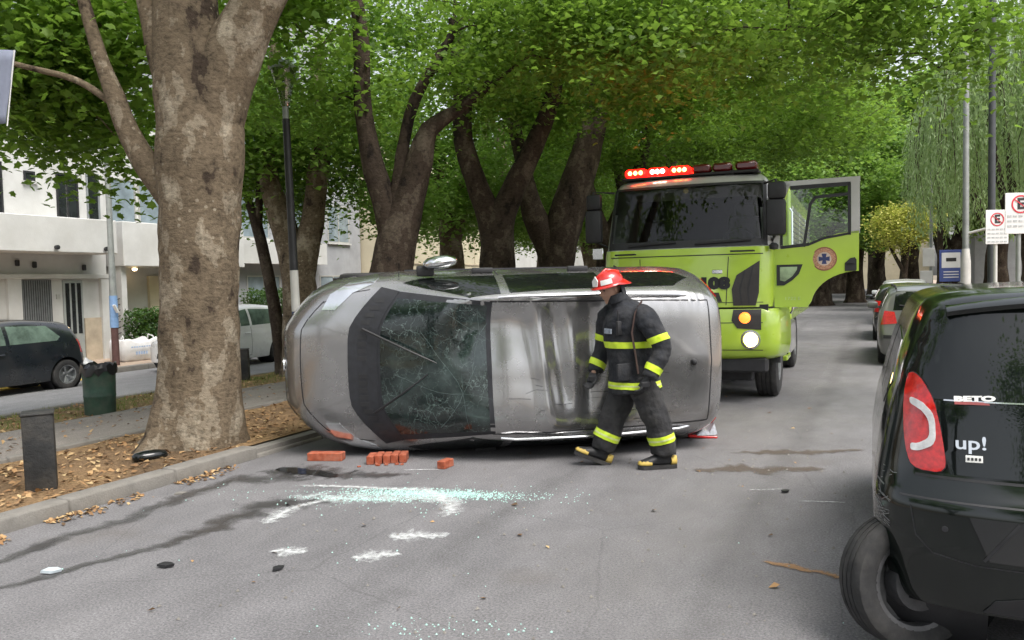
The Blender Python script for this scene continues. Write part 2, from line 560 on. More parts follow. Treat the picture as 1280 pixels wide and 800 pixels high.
def kerb(name, x0, x1, zb, zt, y0, y1, step, mat, slant=0.02, skip=None):
    base = MB()
    base.b2((min(x0, x1) + 0.02, y0, zb - 0.3), (max(x0, x1) - 0.02, y1, zt - 0.03))
    k = base.build(name, M['concrete'])
    k["kind"] = 'structure'
    proto = None
    y = y0
    i = 0
    while y < y1 - 0.05:
        ln = min(step, y1 - y)
        low = skip and skip[0] < y < skip[1]
        if proto is None or abs(ln - step) > 0.01:
            b = MB()
            b.box((0, 0, 0), (abs(x1 - x0), ln - 0.012, zt - zb + 0.08), None, 0.018, 2)
            o = b.build('kerb_stone', mat, k, 50)
            if proto is None: proto = o
        else:
            o = proto.copy(); link(o)
        o.location = ((x0 + x1) / 2 + random.uniform(-.006, .006), y + ln / 2, (zt + zb) / 2 - 0.04 + random.uniform(-.006, .006) - (0.07 if low else 0))
        o.rotation_euler = (random.uniform(-.006, .006), 0, random.uniform(-.006, .006))
        y += step
        i += 1
    return k
kerb('kerb', -5.46, -5.64, 0.0, 0.115, -2, 34, 1.0, M['concrete'], skip=(5.2, 8.2))
kerb('kerb', -5.46, -5.64, 0.0, 0.115, 43.5, 70, 2.0, M['concrete'])
kerb('kerb', -11.55, -11.7, -0.24, -0.115, 0, 34, 1.0, M['concrete'])
kerb('yellow_kerb', -16.75, -16.95, -0.33, -0.19, 6, 12.6, 1.0, M['yellow_kerb'])
kerb('kerb', -16.75, -16.95, -0.33, -0.19, 12.6, 60, 1.0, M['concrete'])
kerb('kerb', 1.92, 2.08, 0.0, 0.14, 2, 60, 1.0, M['concrete'])
# pale concrete edging beside the path
kerb('path_edging', -7.66, -7.75, -0.03, 0.058, -2, 34, 1.0, M['concrete'])
kerb('path_edging', -9.55, -9.64, -0.1, -0.02, -2, 34, 1.0, M['concrete'])
# yellow paint band on the gutter
yb = sheet('yellow_gutter', [-16.74, -16.1], np.linspace(6, 12.5, 5), lambda x, y: far_road_z(x) + 0.004, M['yellow_kerb'], parent=far_road)

# ---- marks and stains lying on the road
def blob_sheet(name, center_line, widths, mat, z=0.004, parent=road, jag=0.25, n=60, seed=1):
    r = random.Random(seed)
    P = [Vector((p[0], p[1], 0)) for p in center_line]
    seglen = [0]
    for a, b in zip(P, P[1:]): seglen.append(seglen[-1] + (b - a).length)
    L, Rr = [], []
    wl = wr = 1.0
    for i in range(n + 1):
        s = seglen[-1] * i / n
        k = max(j for j in range(len(P) - 1) if seglen[j] <= s + 1e-9)
        t = (s - seglen[k]) / max(1e-6, seglen[k + 1] - seglen[k])
        q = P[k].lerp(P[k + 1], t)
        w = widths[k] * (1 - t) + widths[k + 1] * t
        d = (P[k + 1] - P[k]).normalized(); nn = Vector((-d.y, d.x, 0))
        wl = 0.6 * wl + 0.4 * r.uniform(1 - jag * 2, 1 + jag * 2); wr = 0.6 * wr + 0.4 * r.uniform(1 - jag * 2, 1 + jag * 2)
        L.append(q + nn * w / 2 * wl); Rr.append(q - nn * w / 2 * wr)
    C = 7
    v, fade = [], []
    for i in range(n + 1):
        e = min(1.0, min(i, n - i) / (0.12 * n))
        for k in range(C):
            q = L[i].lerp(Rr[i], k / (C - 1))
            v.append((q.x, q.y, z)); fade.append(e * (1 - abs(2 * k / (C - 1) - 1)))
    f = [[i * C + k, i * C + k + 1, (i + 1) * C + k + 1, (i + 1) * C + k] for i in range(n) for k in range(C - 1)]
    o = MB().add(v, f).build(name, mat, parent, recalc=False)
    at_ = o.data.attributes.new('fade', 'FLOAT', 'POINT')
    at_.data.foreach_set('value', fade)
    return o

def stain_mat(name, col, rough, opacity, scale, lo, hi, spec=0.5, soft=0.6):
    m, n, l, out = nodes_of(name)
    p = n.new("ShaderNodeBsdfPrincipled"); p.inputs['Base Color'].default_value = (*col, 1)
    p.inputs['Roughness'].default_value = rough; p.inputs['Specular IOR Level'].default_value = spec
    tr = n.new("ShaderNodeBsdfTransparent")
    t = noise(n, l, scale, 5, 0.65)
    at_ = n.new("ShaderNodeAttribute"); at_.attribute_name = 'fade'
    ml = n.new("ShaderNodeMath"); ml.operation = 'MULTIPLY_ADD'; ml.inputs[1].default_value = soft; ml.inputs[2].default_value = -0.6 * soft
    l.new(at_.outputs['Fac'], ml.inputs[0])
    ad = n.new("ShaderNodeMath"); ad.operation = 'ADD'; l.new(t.outputs['Fac'], ad.inputs[0]); l.new(ml.outputs[0], ad.inputs[1])
    r = ramp(n, [(lo, 0.0), (hi, opacity)]); l.new(ad.outputs[0], r.inputs[0])
    mx = n.new("ShaderNodeMixShader")
    l.new(r.outputs[0], mx.inputs[0]); l.new(tr.outputs[0], mx.inputs[1]); l.new(p.outputs[0], mx.inputs[2])
    l.new(mx.outputs[0], out.inputs['Surface'])
    return m
M['wet'] = stain_mat('wet_asphalt', (0.055, 0.053, 0.052), 0.32, 0.72, 6, 0.34, 0.72)
M['puddle'] = stain_mat('puddle', (0.02, 0.02, 0.02), 0.05, 0.9, 3, 0.34, 0.46, 0.8)
M['powder'] = stain_mat('white_powder', (0.66, 0.68, 0.68), 0.9, 0.75, 26, 0.38, 0.85, soft=0.55)
M['powder_thin'] = stain_mat('thin_powder', (0.62, 0.70, 0.69), 0.9, 0.45, 14, 0.42, 0.74)
M['rust_sand'] = stain_mat('rust_sand', (0.33, 0.19, 0.09), 0.9, 0.7, 9, 0.4, 0.62)
M['brown_stain'] = stain_mat('brown_stain', (0.10, 0.075, 0.055), 0.8, 0.6, 5, 0.40, 0.62)
blob_sheet('wet_trail', [(-4.3, 5.75), (-4.85, 5.39), (-5.08, 5.16), (-5.04, 4.9), (-5.0, 4.41), (-4.92, 4.0), (-4.98, 3.59), (-4.92, 3.12), (-4.9, 2.4)], [.7, .65, .3, .3, .32, .3, .25, .2, .1], M['wet'], seed=3, jag=0.3, n=70)
blob_sheet('wet_trail', [(-3.6, 5.2), (-4.13, 4.77), (-4.21, 4.26), (-4.14, 3.9), (-4.22, 3.54), (-4.36, 3.24), (-4.36, 3.07), (-4.47, 2.82), (-4.6, 2.3)], [.2, .7, .5, .32, .18, .16, .18, .13, .08], M['wet'], seed=5, jag=0.3, n=70)
blob_sheet('damp_patch', [(-5.1, 5.5), (-4.7, 5.75), (-4.2, 5.7), (-3.6, 5.9)], [.3, .7, .6, .2], M['wet'], z=0.005, seed=8)
blob_sheet('puddle', [(-5.0, 5.66), (-4.75, 5.7), (-4.45, 5.66), (-4.2, 5.6)], [.1, .36, .34, .1], M['puddle'], z=0.008, seed=9, jag=.1)
blob_sheet('powder_streak', [(-3.86, 4.23), (-3.92, 4.47), (-3.95, 4.72), (-3.89, 4.92), (-3.75, 5.14)], [.10, .32, .26, .15, .08], M['powder'], z=0.007, jag=.2, seed=11)
blob_sheet('powder_streak', [(-4.5, 5.24), (-4.04, 5.33), (-3.63, 5.42), (-3.29, 5.48), (-3.06, 5.36), (-2.85, 5.15), (-2.76, 4.93), (-2.80, 4.74)], [.12, .15, .15, .28, .3, .3, .26, .12], M['powder'], z=0.008, jag=.25, seed=12, n=90)
blob_sheet('powder_patch', [(-3.46, 3.86), (-3.34, 3.9), (-3.2, 3.94)], [.1, .36, .1], M['powder'], z=0.007, seed=13, n=24)
blob_sheet('powder_patch', [(-2.92, 3.94), (-2.8, 4.01), (-2.62, 4.12)], [.12, .42, .1], M['powder'], z=0.007, seed=14, n=24)
blob_sheet('powder_patch', [(-2.92, 4.33), (-2.76, 4.42), (-2.52, 4.56)], [.18, .4, .14], M['powder'], z=0.007, seed=15, n=24)
blob_sheet('powder_patch', [(-3.85, 6.0), (-3.71, 6.06), (-3.5, 6.15)], [.02, .08, .02], M['powder'], z=0.007, seed=16, n=24)
blob_sheet('thin_powder', [(-4.3, 4.9), (-3.7, 5.15), (-3.2, 5.25), (-2.7, 5.3)], [.2, .7, .6, .2], M['powder_thin'], z=0.006, seed=17)
blob_sheet('powder_patch', [(-.92, 6.32), (-.8, 6.36), (-.62, 6.45)], [.02, .05, .02], M['powder'], z=0.007, seed=18, n=20)
blob_sheet('powder_patch', [(-.52, 6.12), (-.36, 6.16), (-.15, 6.2)], [.02, .05, .02], M['powder'], z=0.007, seed=19, n=20)
blob_sheet('sandy_stain', [(-.62, 4.75), (-.4, 4.70), (-.1, 4.62)], [.03, .16, .12], M['rust_sand'], z=0.007, seed=20, n=30)
blob_sheet('brown_stain', [(-1.5, 6.8), (-1.0, 7.0), (-.3, 7.25)], [.2, .6, .2], M['brown_stain'], z=0.006, seed=21, n=30)
blob_sheet('brown_stain', [(-1.3, 7.6), (-.7, 7.8), (.0, 8.2)], [.2, .4, .1], M['brown_stain'], z=0.006, seed=22, n=30)

# broad paler strip along the right lane and tyre tracks
M['lane_pale'] = stain_mat('pale_asphalt', (0.27, 0.26, 0.255), 0.9, 0.32, 1.6, 0.30, 0.75, soft=0.5)
M['tyre_dark'] = stain_mat('tyre_polish', (0.075, 0.073, 0.072), 0.6, 0.16, 2.2, 0.34, 0.8, soft=0.5)
blob_sheet('pale_lane', [(-1.2, 1.0), (-1.1, 8), (-.6, 18), (-.6, 34)], [2.6, 2.8, 2.4, 2.2], M['lane_pale'], z=0.0035, seed=31, jag=.1)
blob_sheet('tyre_track', [(-2.3, 1.0), (-2.4, 5), (-2.2, 12), (-2.1, 34)], [.5, .5, .5, .5], M['tyre_dark'], z=0.0042, seed=32, jag=.15)
blob_sheet('tyre_track', [(-.75, 1.0), (-.8, 5), (-.6, 12), (-.5, 34)], [.4, .45, .45, .5], M['tyre_dark'], z=0.0045, seed=33, jag=.15)

# ---- scattered pieces nobody could count
def scatter(name, pts, size, mat, label, cat, shape='chip', zoff=0.004, parent=None, flat=0.5):
    """many small tetra-like chips or leaves as one mesh"""
    n = len(pts)
    if shape == 'chip':
        T = np.array([(-.5, -.4, 0), (.5, -.3, 0), (.1, .5, 0), (0, 0, .55)])
        F = np.array([(0, 1, 3), (1, 2, 3), (2, 0, 3)])
    else:
        T = np.array([(-.5, 0, .02), (-.1, -.32, .1), (.5, 0, .0), (-.1, .32, .14)])
        F = np.array([(0, 1, 2), (0, 2, 3)])
    s = np.asarray(size) * rng.uniform(0.5, 1.4, n)
    a = rng.uniform(0, 2 * np.pi, n)
    ca, sa = np.cos(a), np.sin(a)
    P = T[None] * s[:, None, None]
    tilt = rng.normal(0, 0.25, (n, 2)) if shape != 'chip' else np.zeros((n, 2))
    X = P[..., 0] * ca[:, None] - P[..., 1] * sa[:, None]
    Y = P[..., 0] * sa[:, None] + P[..., 1] * ca[:, None]
    Z = P[..., 2] + X * tilt[:, :1] + Y * tilt[:, 1:]
    Z = Z - Z.min(axis=1, keepdims=True)
    V = np.stack([X + pts[:, :1], Y + pts[:, 1:2], Z + pts[:, 2:3] + zoff], -1).reshape(-1, 3)
    Fa = (F[None] + (np.arange(n) * len(T))[:, None, None]).reshape(-1, 3)
    o = mesh_obj(name, mesh_from(V, Fa, name), mat, parent)
    tag(o, label, cat, None, 'stuff')
    return o
M['shard'] = pbr('shard', (0.40, 0.62, 0.57), 0.12, var=0.3, scale=30, spec=0.8)
m, n, l, out = nodes_of('litter_leaf')
g = n.new("ShaderNodeNewGeometry")
r = ramp(n, [(0.0, (0.09, 0.055, 0.03)), (0.35, (0.24, 0.13, 0.055)), (0.7, (0.36, 0.22, 0.10)), (1.0, (0.45, 0.33, 0.17))])
l.new(g.outputs['Random Per Island'], r.inputs[0])
p = n.new("ShaderNodeBsdfPrincipled"); p.inputs['Roughness'].default_value = 0.85
l.new(r.outputs[0], p.inputs['Base Color']); l.new(p.outputs[0], out.inputs['Surface'])
M['litter'] = m

def gauss(cx, cy, sx, sy, n, rot=0.0):
    a = rng.normal(0, 1, (n, 2)) * (sx, sy)
    c, s_ = math.cos(rot), math.sin(rot)
    return np.stack([cx + a[:, 0] * c - a[:, 1] * s_, cy + a[:, 0] * s_ + a[:, 1] * c, np.zeros(n)], -1)
th = math.atan2(.26, 1.09)
pts = np.concatenate([gauss(-3.25, 5.38, .30, .06, 1500, th), gauss(-3.6, 5.08, .22, .035, 350, th), gauss(-3.0, 5.44, .42, .07, 800, th),
                      gauss(-3.4, 5.2, .7, .25, 200, th), gauss(-1.95, 3.25, .25, .06, 70, th), gauss(-2.8, 4.2, 1.0, .7, 30, th)])
scatter('glass_shards', pts, 0.011, M['shard'], 'teal crumbs of broken glass scattered over the road before the overturned car', 'glass')
pts = np.stack([rng.uniform(-3.8, 0.2, 260), rng.uniform(2.4, 9, 260), np.zeros(260)], -1)
scatter('road_grit', pts, 0.02, M['concrete'], 'small pale grit strewn over the open asphalt', 'grit')
N = 9000
xs = np.concatenate([rng.uniform(-7.6, -5.66, 5200), rng.uniform(-11.5, -9.66, 3000), rng.uniform(-9.5, -7.8, 800)])
ys = 2.0 + (rng.uniform(0, 1, N) ** 1.4) * 22
zs = np.array([med_rough(a, b) for a, b in zip(xs, ys)])
zs[-800:] = np.array([med_z(a) + 0.03 for a in xs[-800:]])
scatter('leaf_litter', np.stack([xs, ys, zs], -1), 0.055, M['litter'], 'dry brown leaf litter covering the soil of the median', 'leaves', 'leaf')
gx = -5.45 + np.abs(rng.normal(0, 0.09, 700)); gy = 3.0 + rng.uniform(0, 1, 700) ** 1.2 * 2.6
keep = (np.sin(gy * 5.0) + np.sin(gy * 11.3 + 1) > -0.2)
gp = np.stack([gx, gy, np.zeros(700)], -1)[keep]
scatter('gutter_litter', gp, 0.04, M['litter'], 'orange brown dead leaves gathered along the gutter below the kerb', 'leaves', 'leaf')
pts = np.stack([rng.uniform(-4, 1.5, 60), rng.uniform(2.6, 12, 60), np.zeros(60)], -1)
scatter('road_leaves', pts, 0.05, M['litter'], 'few stray dead leaves lying on the open road', 'leaves', 'leaf')
# short grass on the far strip of the median
ng = 5200
gx = rng.uniform(-11.5, -10.0, ng); gy = rng.uniform(4, 22, ng)
k = np.sin(gx * 3.1) * np.sin(gy * 1.9) + rng.normal(0, .4, ng) > -0.1
gx, gy = gx[k], gy[k]; ng = len(gx)
a = rng.uniform(0, 6.28, ng); h = rng.uniform(.03, .09, ng); w = 0.007
z0 = np.array([med_z(q) for q in gx])
bx, by = np.cos(a) * w, np.sin(a) * w
lx, ly = rng.normal(0, .025, ng), rng.normal(0, .025, ng)
V = np.stack([np.stack([gx - bx, gy - by, z0 - .01], -1), np.stack([gx + bx, gy + by, z0 - .01], -1), np.stack([gx + lx, gy + ly, z0 + h], -1)], 1).reshape(-1, 3)
o = mesh_obj('grass', mesh_from(V, np.arange(ng * 3).reshape(-1, 3)), leaf_mat('grass_blade', (.10, .13, .03), (.15, .19, .045), (.24, .23, .08), .2))
tag(o, 'short patchy grass along the strip between path and far road', 'grass', None, 'stuff')
# ------------------------------------------------------------------ trees
from mathutils import noise as mnoise
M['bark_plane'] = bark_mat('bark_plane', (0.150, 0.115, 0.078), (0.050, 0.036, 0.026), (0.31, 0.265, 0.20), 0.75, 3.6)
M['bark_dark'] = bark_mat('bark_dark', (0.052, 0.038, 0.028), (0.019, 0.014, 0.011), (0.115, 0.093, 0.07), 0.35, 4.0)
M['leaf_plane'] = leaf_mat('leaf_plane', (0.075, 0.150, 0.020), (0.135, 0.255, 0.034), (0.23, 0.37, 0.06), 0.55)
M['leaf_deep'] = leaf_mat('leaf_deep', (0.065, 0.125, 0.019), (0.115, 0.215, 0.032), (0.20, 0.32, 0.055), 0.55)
M['leaf_light'] = leaf_mat('leaf_light', (0.13, 0.24, 0.05), (0.21, 0.36, 0.08), (0.31, 0.46, 0.13), 0.55)
M['leaf_willow'] = leaf_mat('leaf_willow', (0.27, 0.38, 0.17), (0.36, 0.48, 0.23), (0.47, 0.58, 0.34), 0.5)
M['leaf_yellow'] = leaf_mat('leaf_yellow', (0.36, 0.35, 0.06), (0.48, 0.46, 0.09), (0.58, 0.56, 0.16), 0.4)
M['leaf_hedge'] = leaf_mat('leaf_hedge', (0.018, 0.045, 0.012), (0.03, 0.075, 0.016), (0.05, 0.11, 0.025), 0.25)

LEAF_FULL = (np.array([(.3, 0, 0), (0, 0, 0), (.06, -.24, 0), (.06, -.5, 0), (.34, -.36, 0), (.62, -.50, 0), (.68, -.26, 0), (1, 0, 0), (.68, .26, 0), (.62, .50, 0), (.34, .36, 0), (.06, .5, 0), (.06, .24, 0)]),
             np.array([(0, i, i % 12 + 1) for i in range(1, 13)]))
LEAF_MID = (np.array([(0, 0, 0), (.12, -.46, 0), (.5, -.28, 0), (1, 0, 0), (.5, .28, 0), (.12, .46, 0)]),
            np.array([(0, 1, 2), (0, 2, 3), (0, 3, 4), (0, 4, 5)]))
LEAF_THIN = (np.array([(0, 0, 0), (.45, -.09, 0), (1, 0, 0), (.45, .09, 0)]), np.array([(0, 1, 2), (0, 2, 3)]))
for T in (LEAF_FULL[0], LEAF_MID[0]):
    T[:, 2] = -0.18 * T[:, 0] ** 2 - 0.22 * np.abs(T[:, 1])

def leaf_cloud(pos, size, tmpl, r, up_bias=1.1, droop=0.35):
    """one leaf at every position, mostly facing up, tips drooping"""
    T, F = tmpl
    n = len(pos)
    nz = np.stack([r.normal(0, .55, n), r.normal(0, .55, n), np.abs(r.normal(up_bias, .45, n)) + .05], -1)
    nz /= np.linalg.norm(nz, axis=1, keepdims=True)
    a = r.uniform(0, 2 * np.pi, n)
    d = np.stack([np.cos(a), np.sin(a), -np.abs(r.normal(droop, .35, n))], -1)
    x = d - (d * nz).sum(1, keepdims=True) * nz
    x /= np.linalg.norm(x, axis=1, keepdims=True)
    y = np.cross(nz, x)
    s = size * r.uniform(.55, 1.25, n)
    V = pos[:, None, :] + s[:, None, None] * (T[None, :, :1] * x[:, None] + T[None, :, 1:2] * y[:, None] + T[None, :, 2:3] * nz[:, None])
    Fa = (F[None] + (np.arange(n) * len(T))[:, None, None]).reshape(-1, 3)
    return V.reshape(-1, 3), Fa

def smooth_path(pts, step):
    P = np.array(pts, float)
    out = []
    for i in range(len(P) - 1):
        p0, p1, p2, p3 = P[max(i - 1, 0)], P[i], P[i + 1], P[min(i + 2, len(P) - 1)]
        L = np.linalg.norm(p2[:3] - p1[:3])
        k = max(2, int(L / step))
        for t in np.arange(k) / k:
            out.append(0.5 * ((2 * p1) + (-p0 + p2) * t + (2 * p0 - 5 * p1 + 4 * p2 - p3) * t * t + (-p0 + 3 * p1 - 3 * p2 + p3) * t ** 3))
    out.append(P[-1])
    return np.array(out)

def limb_mesh(mb, pts, sides, step, bump, flare=0.0, seed=0):
    S = smooth_path(pts, step)
    rings = []
    for i, q in enumerate(S):
        t = S[min(i + 1, len(S) - 1)][:3] - S[max(i - 1, 0)][:3]
        t = Vector(t).normalized()
        a = t.cross(Vector((0.2, 1, 0.05))).normalized()
        b = t.cross(a)
        ring = []
        h = q[2] - S[0][2]
        for j in range(sides):
            th = 2 * math.pi * j / sides
            r = q[3]
            if flare:
                lob = 0.5 + 0.5 * math.cos(5 * th + seed) * 0.8 + 0.25 * math.cos(3 * th + 1.3)
                r *= 1 + flare * math.exp(-h / 0.22) * max(0.15, lob) + 0.10 * math.exp(-h / 0.8)
            p = Vector(q[:3]) + a * (math.cos(th) * r) + b * (math.sin(th) * r)
            nv = mnoise.noise(Vector((p.x * 1.6 + seed, p.y * 1.6, p.z * 1.1))) * 0.6 + mnoise.noise(Vector((p.x * 4.5, p.y * 4.5 + seed, p.z * 3))) * 0.35 + mnoise.noise(Vector((p.x * 11, p.y * 11 + seed, p.z * 9))) * 0.16
            rr = 1 + bump * nv
            p = Vector(q[:3]) + (p - Vector(q[:3])) * rr
            ring.append(p)
        rings.append(ring)
    mb.loft(rings, True)

def make_tree(name, label, base, limbs, blobs, leaf_size, leaf, per, seed, bark='bark_plane', lmat='leaf_plane', group=None,
              sides=18, step=0.16, bump=0.2, sigma=(.42, .42, .30), flare=0.5, cat='tree', twig=0.011, zmin=None):
    """limbs, blobs relative to the base; blobs: (cx, cy, cz, rx, ry, rz, clusters)"""
    r = np.random.default_rng(seed)
    t = thing(name, label, cat, base, 0, group)
    mb = MB()
    nodes = []
    for k, lm in enumerate(limbs):
        limb_mesh(mb, lm, sides if k == 0 else max(8, sides - 6), step, bump, flare if k == 0 else 0, seed + k)
        for q in smooth_path(lm, 0.35):
            nodes.append(q)
    top = max(q[2] for q in nodes)
    nodes = [q for q in nodes if q[2] > 1.9]
    cl = []
    for (cx, cy, cz, rx, ry, rz, n) in blobs:
        v = r.normal(0, 1, (n, 3)); v /= np.linalg.norm(v, axis=1, keepdims=True)
        rad = r.uniform(0.35, 1.0, (n, 1)) ** 0.6
        cl.append(np.array([cx, cy, cz]) + v * rad * (rx, ry, rz))
    cl = np.concatenate(cl)
    if zmin is not None: cl[:, 2] = np.maximum(cl[:, 2], zmin + r.uniform(0, .5, len(cl)))
    order = np.argsort([min(np.linalg.norm(c - q[:3]) for q in nodes) for c in cl])
    for ci in order:
        c = cl[ci]
        N = np.array(nodes)
        dd = np.linalg.norm(N[:, :3] - c, axis=1) + 0.6 * np.maximum(0, N[:, 2] - c[2])
        q = N[np.argmin(dd)]
        L = np.linalg.norm(c - q[:3])
        r0 = min(q[3] * 0.6, 0.012 + 0.018 * L)
        pth = []
        K = max(2, int(L / 0.6) + 1)
        off = r.normal(0, .07 * L, 3)
        for i in range(K + 1):
            s = i / K
            p = q[:3] * (1 - s) + c * s + off * math.sin(math.pi * s) + np.array([0, 0, 0.10 * L * math.sin(math.pi * s)])
            pth.append((p[0], p[1], p[2], r0 * (1 - s) + twig * s))
        mb.tube([p[:3] for p in pth], [p[3] for p in pth], 5, False)
        for p in pth[1:]: nodes.append(np.array(p))
    mb.build('trunk', M[bark], t, 60, recalc=False)
    pos = np.concatenate([c + r.normal(0, 1, (per, 3)) * sigma * r.uniform(.6, 1.3) for c in cl])
    if zmin is not None: pos = pos[pos[:, 2] > zmin - 0.35]
    V, F = leaf_cloud(pos, leaf_size, leaf, r)
    mesh_obj('crown', mesh_from(V, F, 'crown'), M[lmat], t)
    return t

def rel(base, pts): return [(p[0] - base[0], p[1] - base[1], p[2] - base[2], p[3]) for p in pts]
def relb(base, bl): return [(b[0] - base[0], b[1] - base[1], b[2] - base[2], *b[3:]) for b in bl]

# the big plane tree by the kerb
bA = (-6.25, 5.93, 0.06)
make_tree('plane_tree', 'massive plane tree with mottled bark standing between the kerb and the path', bA, [
    rel(bA, [(-6.25, 5.93, -0.1, 0.450), (-6.21, 5.93, .12, 0.432), (-6.15, 5.93, .45, 0.405), (-6.10, 5.93, .95, 0.378), (-6.05, 5.93, 1.75, 0.369), (-6.02, 5.94, 2.45, 0.387), (-6.02, 5.95, 3.0, 0.423), (-6.05, 5.95, 3.54, 0.378), (-6.08, 5.94, 4.15, 0.315), (-6.1, 5.94, 4.9, 0.270), (-6.0, 5.9, 6.5, 0.180)]),
    rel(bA, [(-6.0, 5.97, 2.95, 0.306), (-5.90, 6.0, 3.38, 0.324), (-5.69, 6.1, 3.91, 0.279), (-5.5, 6.18, 4.29, 0.243), (-5.2, 6.3, 4.82, 0.207), (-4.4, 6.5, 6.0, 0.135)]),
    rel(bA, [(-6.2, 5.85, 2.5, 0.177), (-6.40, 5.78, 2.76, 0.140), (-6.49, 5.74, 2.89, 0.122), (-6.64, 5.67, 3.21, 0.103), (-6.74, 5.62, 3.56, 0.089), (-6.84, 5.58, 3.87, 0.074), (-6.96, 5.52, 4.4, 0.059), (-7.1, 5.45, 5.2, 0.044)]),
    rel(bA, [(-6.13, 5.88, 3.3, 0.180), (-6.23, 5.85, 3.62, 0.153), (-6.33, 5.81, 4.01, 0.126), (-6.41, 5.78, 4.47, 0.108), (-6.6, 5.7, 5.6, 0.081)]),
    rel(bA, [(-6.72, 5.63, 3.45, 0.036), (-7.1, 5.5, 3.72, 0.032), (-7.5, 5.3, 3.85, 0.027), (-8.0, 5.0, 4.0, 0.018)]),
], relb(bA, [(-6.0, 5.5, 7.0, 3.4, 3.2, 2.0, 16), (-8.5, 6.1, 4.6, 1.3, 1.0, .7, 13), (-7.6, 6.4, 4.6, .6, .8, .5, 4), (-9.1, 6.4, 4.15, .9, .8, .4, 10), (-9.6, 7.3, 4.05, .9, .6, .35, 9), (-10.6, 7.6, 4.35, .8, .6, .4, 8),
             (-7.4, 8.4, 5.1, .9, 1.2, .7, 8), (-8.3, 7.2, 3.35, .35, .3, .2, 2)]), 0.10, LEAF_FULL, 340, 11, sides=32, step=0.08, bump=0.16, flare=0.75)

bC = (-6.4, 9.75, 0.03)
tC = make_tree('plane_tree', 'dark forked plane tree standing behind the hood of the overturned car', bC, [
    rel(bC, [(-6.42, 9.72, -.1, .5), (-6.38, 9.74, .69, .44), (-6.29, 9.77, 1.9, .32), (-6.2, 9.82, 2.35, .30), (-6.05, 9.88, 2.86, .23), (-5.88, 9.95, 3.43, .19), (-5.75, 10.0, 3.85, .13), (-5.41, 10.17, 4.1, .09), (-4.9, 10.4, 4.5, .08)]),
    rel(bC, [(-6.25, 9.8, 2.1, .24), (-6.34, 9.76, 2.7, .19), (-6.50, 9.70, 3.3, .16), (-6.62, 9.64, 4.23, .13), (-6.6, 9.63, 5.02, .12), (-6.7, 9.6, 6.2, .08)]),
    rel(bC, [(-6.2, 9.83, 2.85, .14), (-6.16, 9.84, 3.2, .11), (-6.09, 9.87, 3.7, .09), (-5.92, 9.94, 4.3, .08), (-5.4, 10.15, 5.2, .06)]),
], relb(bC, [(-5.5, 9.6, 6.7, 3.6, 2.6, 1.5, 22), (-4.6, 10.4, 4.9, 1.6, 1.2, .7, 12), (-1.6, 9.9, 4.9, 2.6, 1.2, .8, 28), (.5, 10.6, 4.4, .9, .7, .5, 8), (-7.4, 9.9, 4.8, 1.0, .9, .6, 8)]),
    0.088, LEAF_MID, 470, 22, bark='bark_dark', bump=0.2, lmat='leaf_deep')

bD = (-6.27, 13.2, 0.03)
tD = make_tree('plane_tree', 'thick brown plane tree forking wide, behind the middle of the overturned car', bD, [
    rel(bD, [(-6.3, 13.18, -.1, 0.400), (-6.27, 13.19, .39, 0.360), (-6.24, 13.2, 1.99, 0.320), (-6.18, 13.22, 2.7, 0.272), (-5.92, 13.33, 3.4, 0.216), (-5.58, 13.5, 4.15, 0.176), (-5.3, 13.6, 4.85, 0.144), (-5.1, 13.7, 5.9, 0.136), (-4.8, 13.8, 7.2, 0.080)]),
    rel(bD, [(-6.26, 13.2, 2.3, 0.240), (-6.40, 13.14, 2.95, 0.216), (-6.60, 13.05, 3.59, 0.200), (-6.76, 12.98, 4.24, 0.176), (-6.75, 12.97, 5.03, 0.168), (-6.85, 12.93, 6.4, 0.112)]),
], relb(bD, [(-5.5, 13.2, 7.0, 3.8, 2.4, 1.5, 28), (-5.2, 13.6, 5.3, 2.6, 1.4, .7, 14), (-2.2, 13.0, 5.6, 2.8, 1.6, 1.1, 32)]),
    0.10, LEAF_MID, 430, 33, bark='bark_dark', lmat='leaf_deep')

bE = (-6.38, 16.45, 0.03)
tE = make_tree('plane_tree', 'plane tree with swept twin trunks close beside the mirror of the fire engine', bE, [
    rel(bE, [(-6.4, 16.43, -.1, 0.476), (-6.38, 16.43, .45, 0.426), (-6.32, 16.45, 2.0, 0.369), (-6.01, 16.6, 3.5, 0.369), (-5.67, 16.75, 4.54, 0.312), (-5.41, 16.87, 5.83, 0.230), (-5.2, 17, 7.4, 0.123)]),
    rel(bE, [(-6.36, 16.44, 1.8, 0.328), (-6.5, 16.4, 2.4, 0.303), (-6.76, 16.26, 3.1, 0.254), (-6.95, 16.17, 4.06, 0.180), (-7.17, 16.07, 5.3, 0.131)]),
], relb(bE, [(-5.6, 16.6, 7.2, 3.8, 2.6, 1.9, 36), (-5.2, 16.9, 5.4, 2.6, 1.4, .7, 14), (-2.2, 17.5, 5.8, 3.0, 2.0, 1.3, 36)]),
    0.10, LEAF_MID, 430, 44, bark='bark_dark')

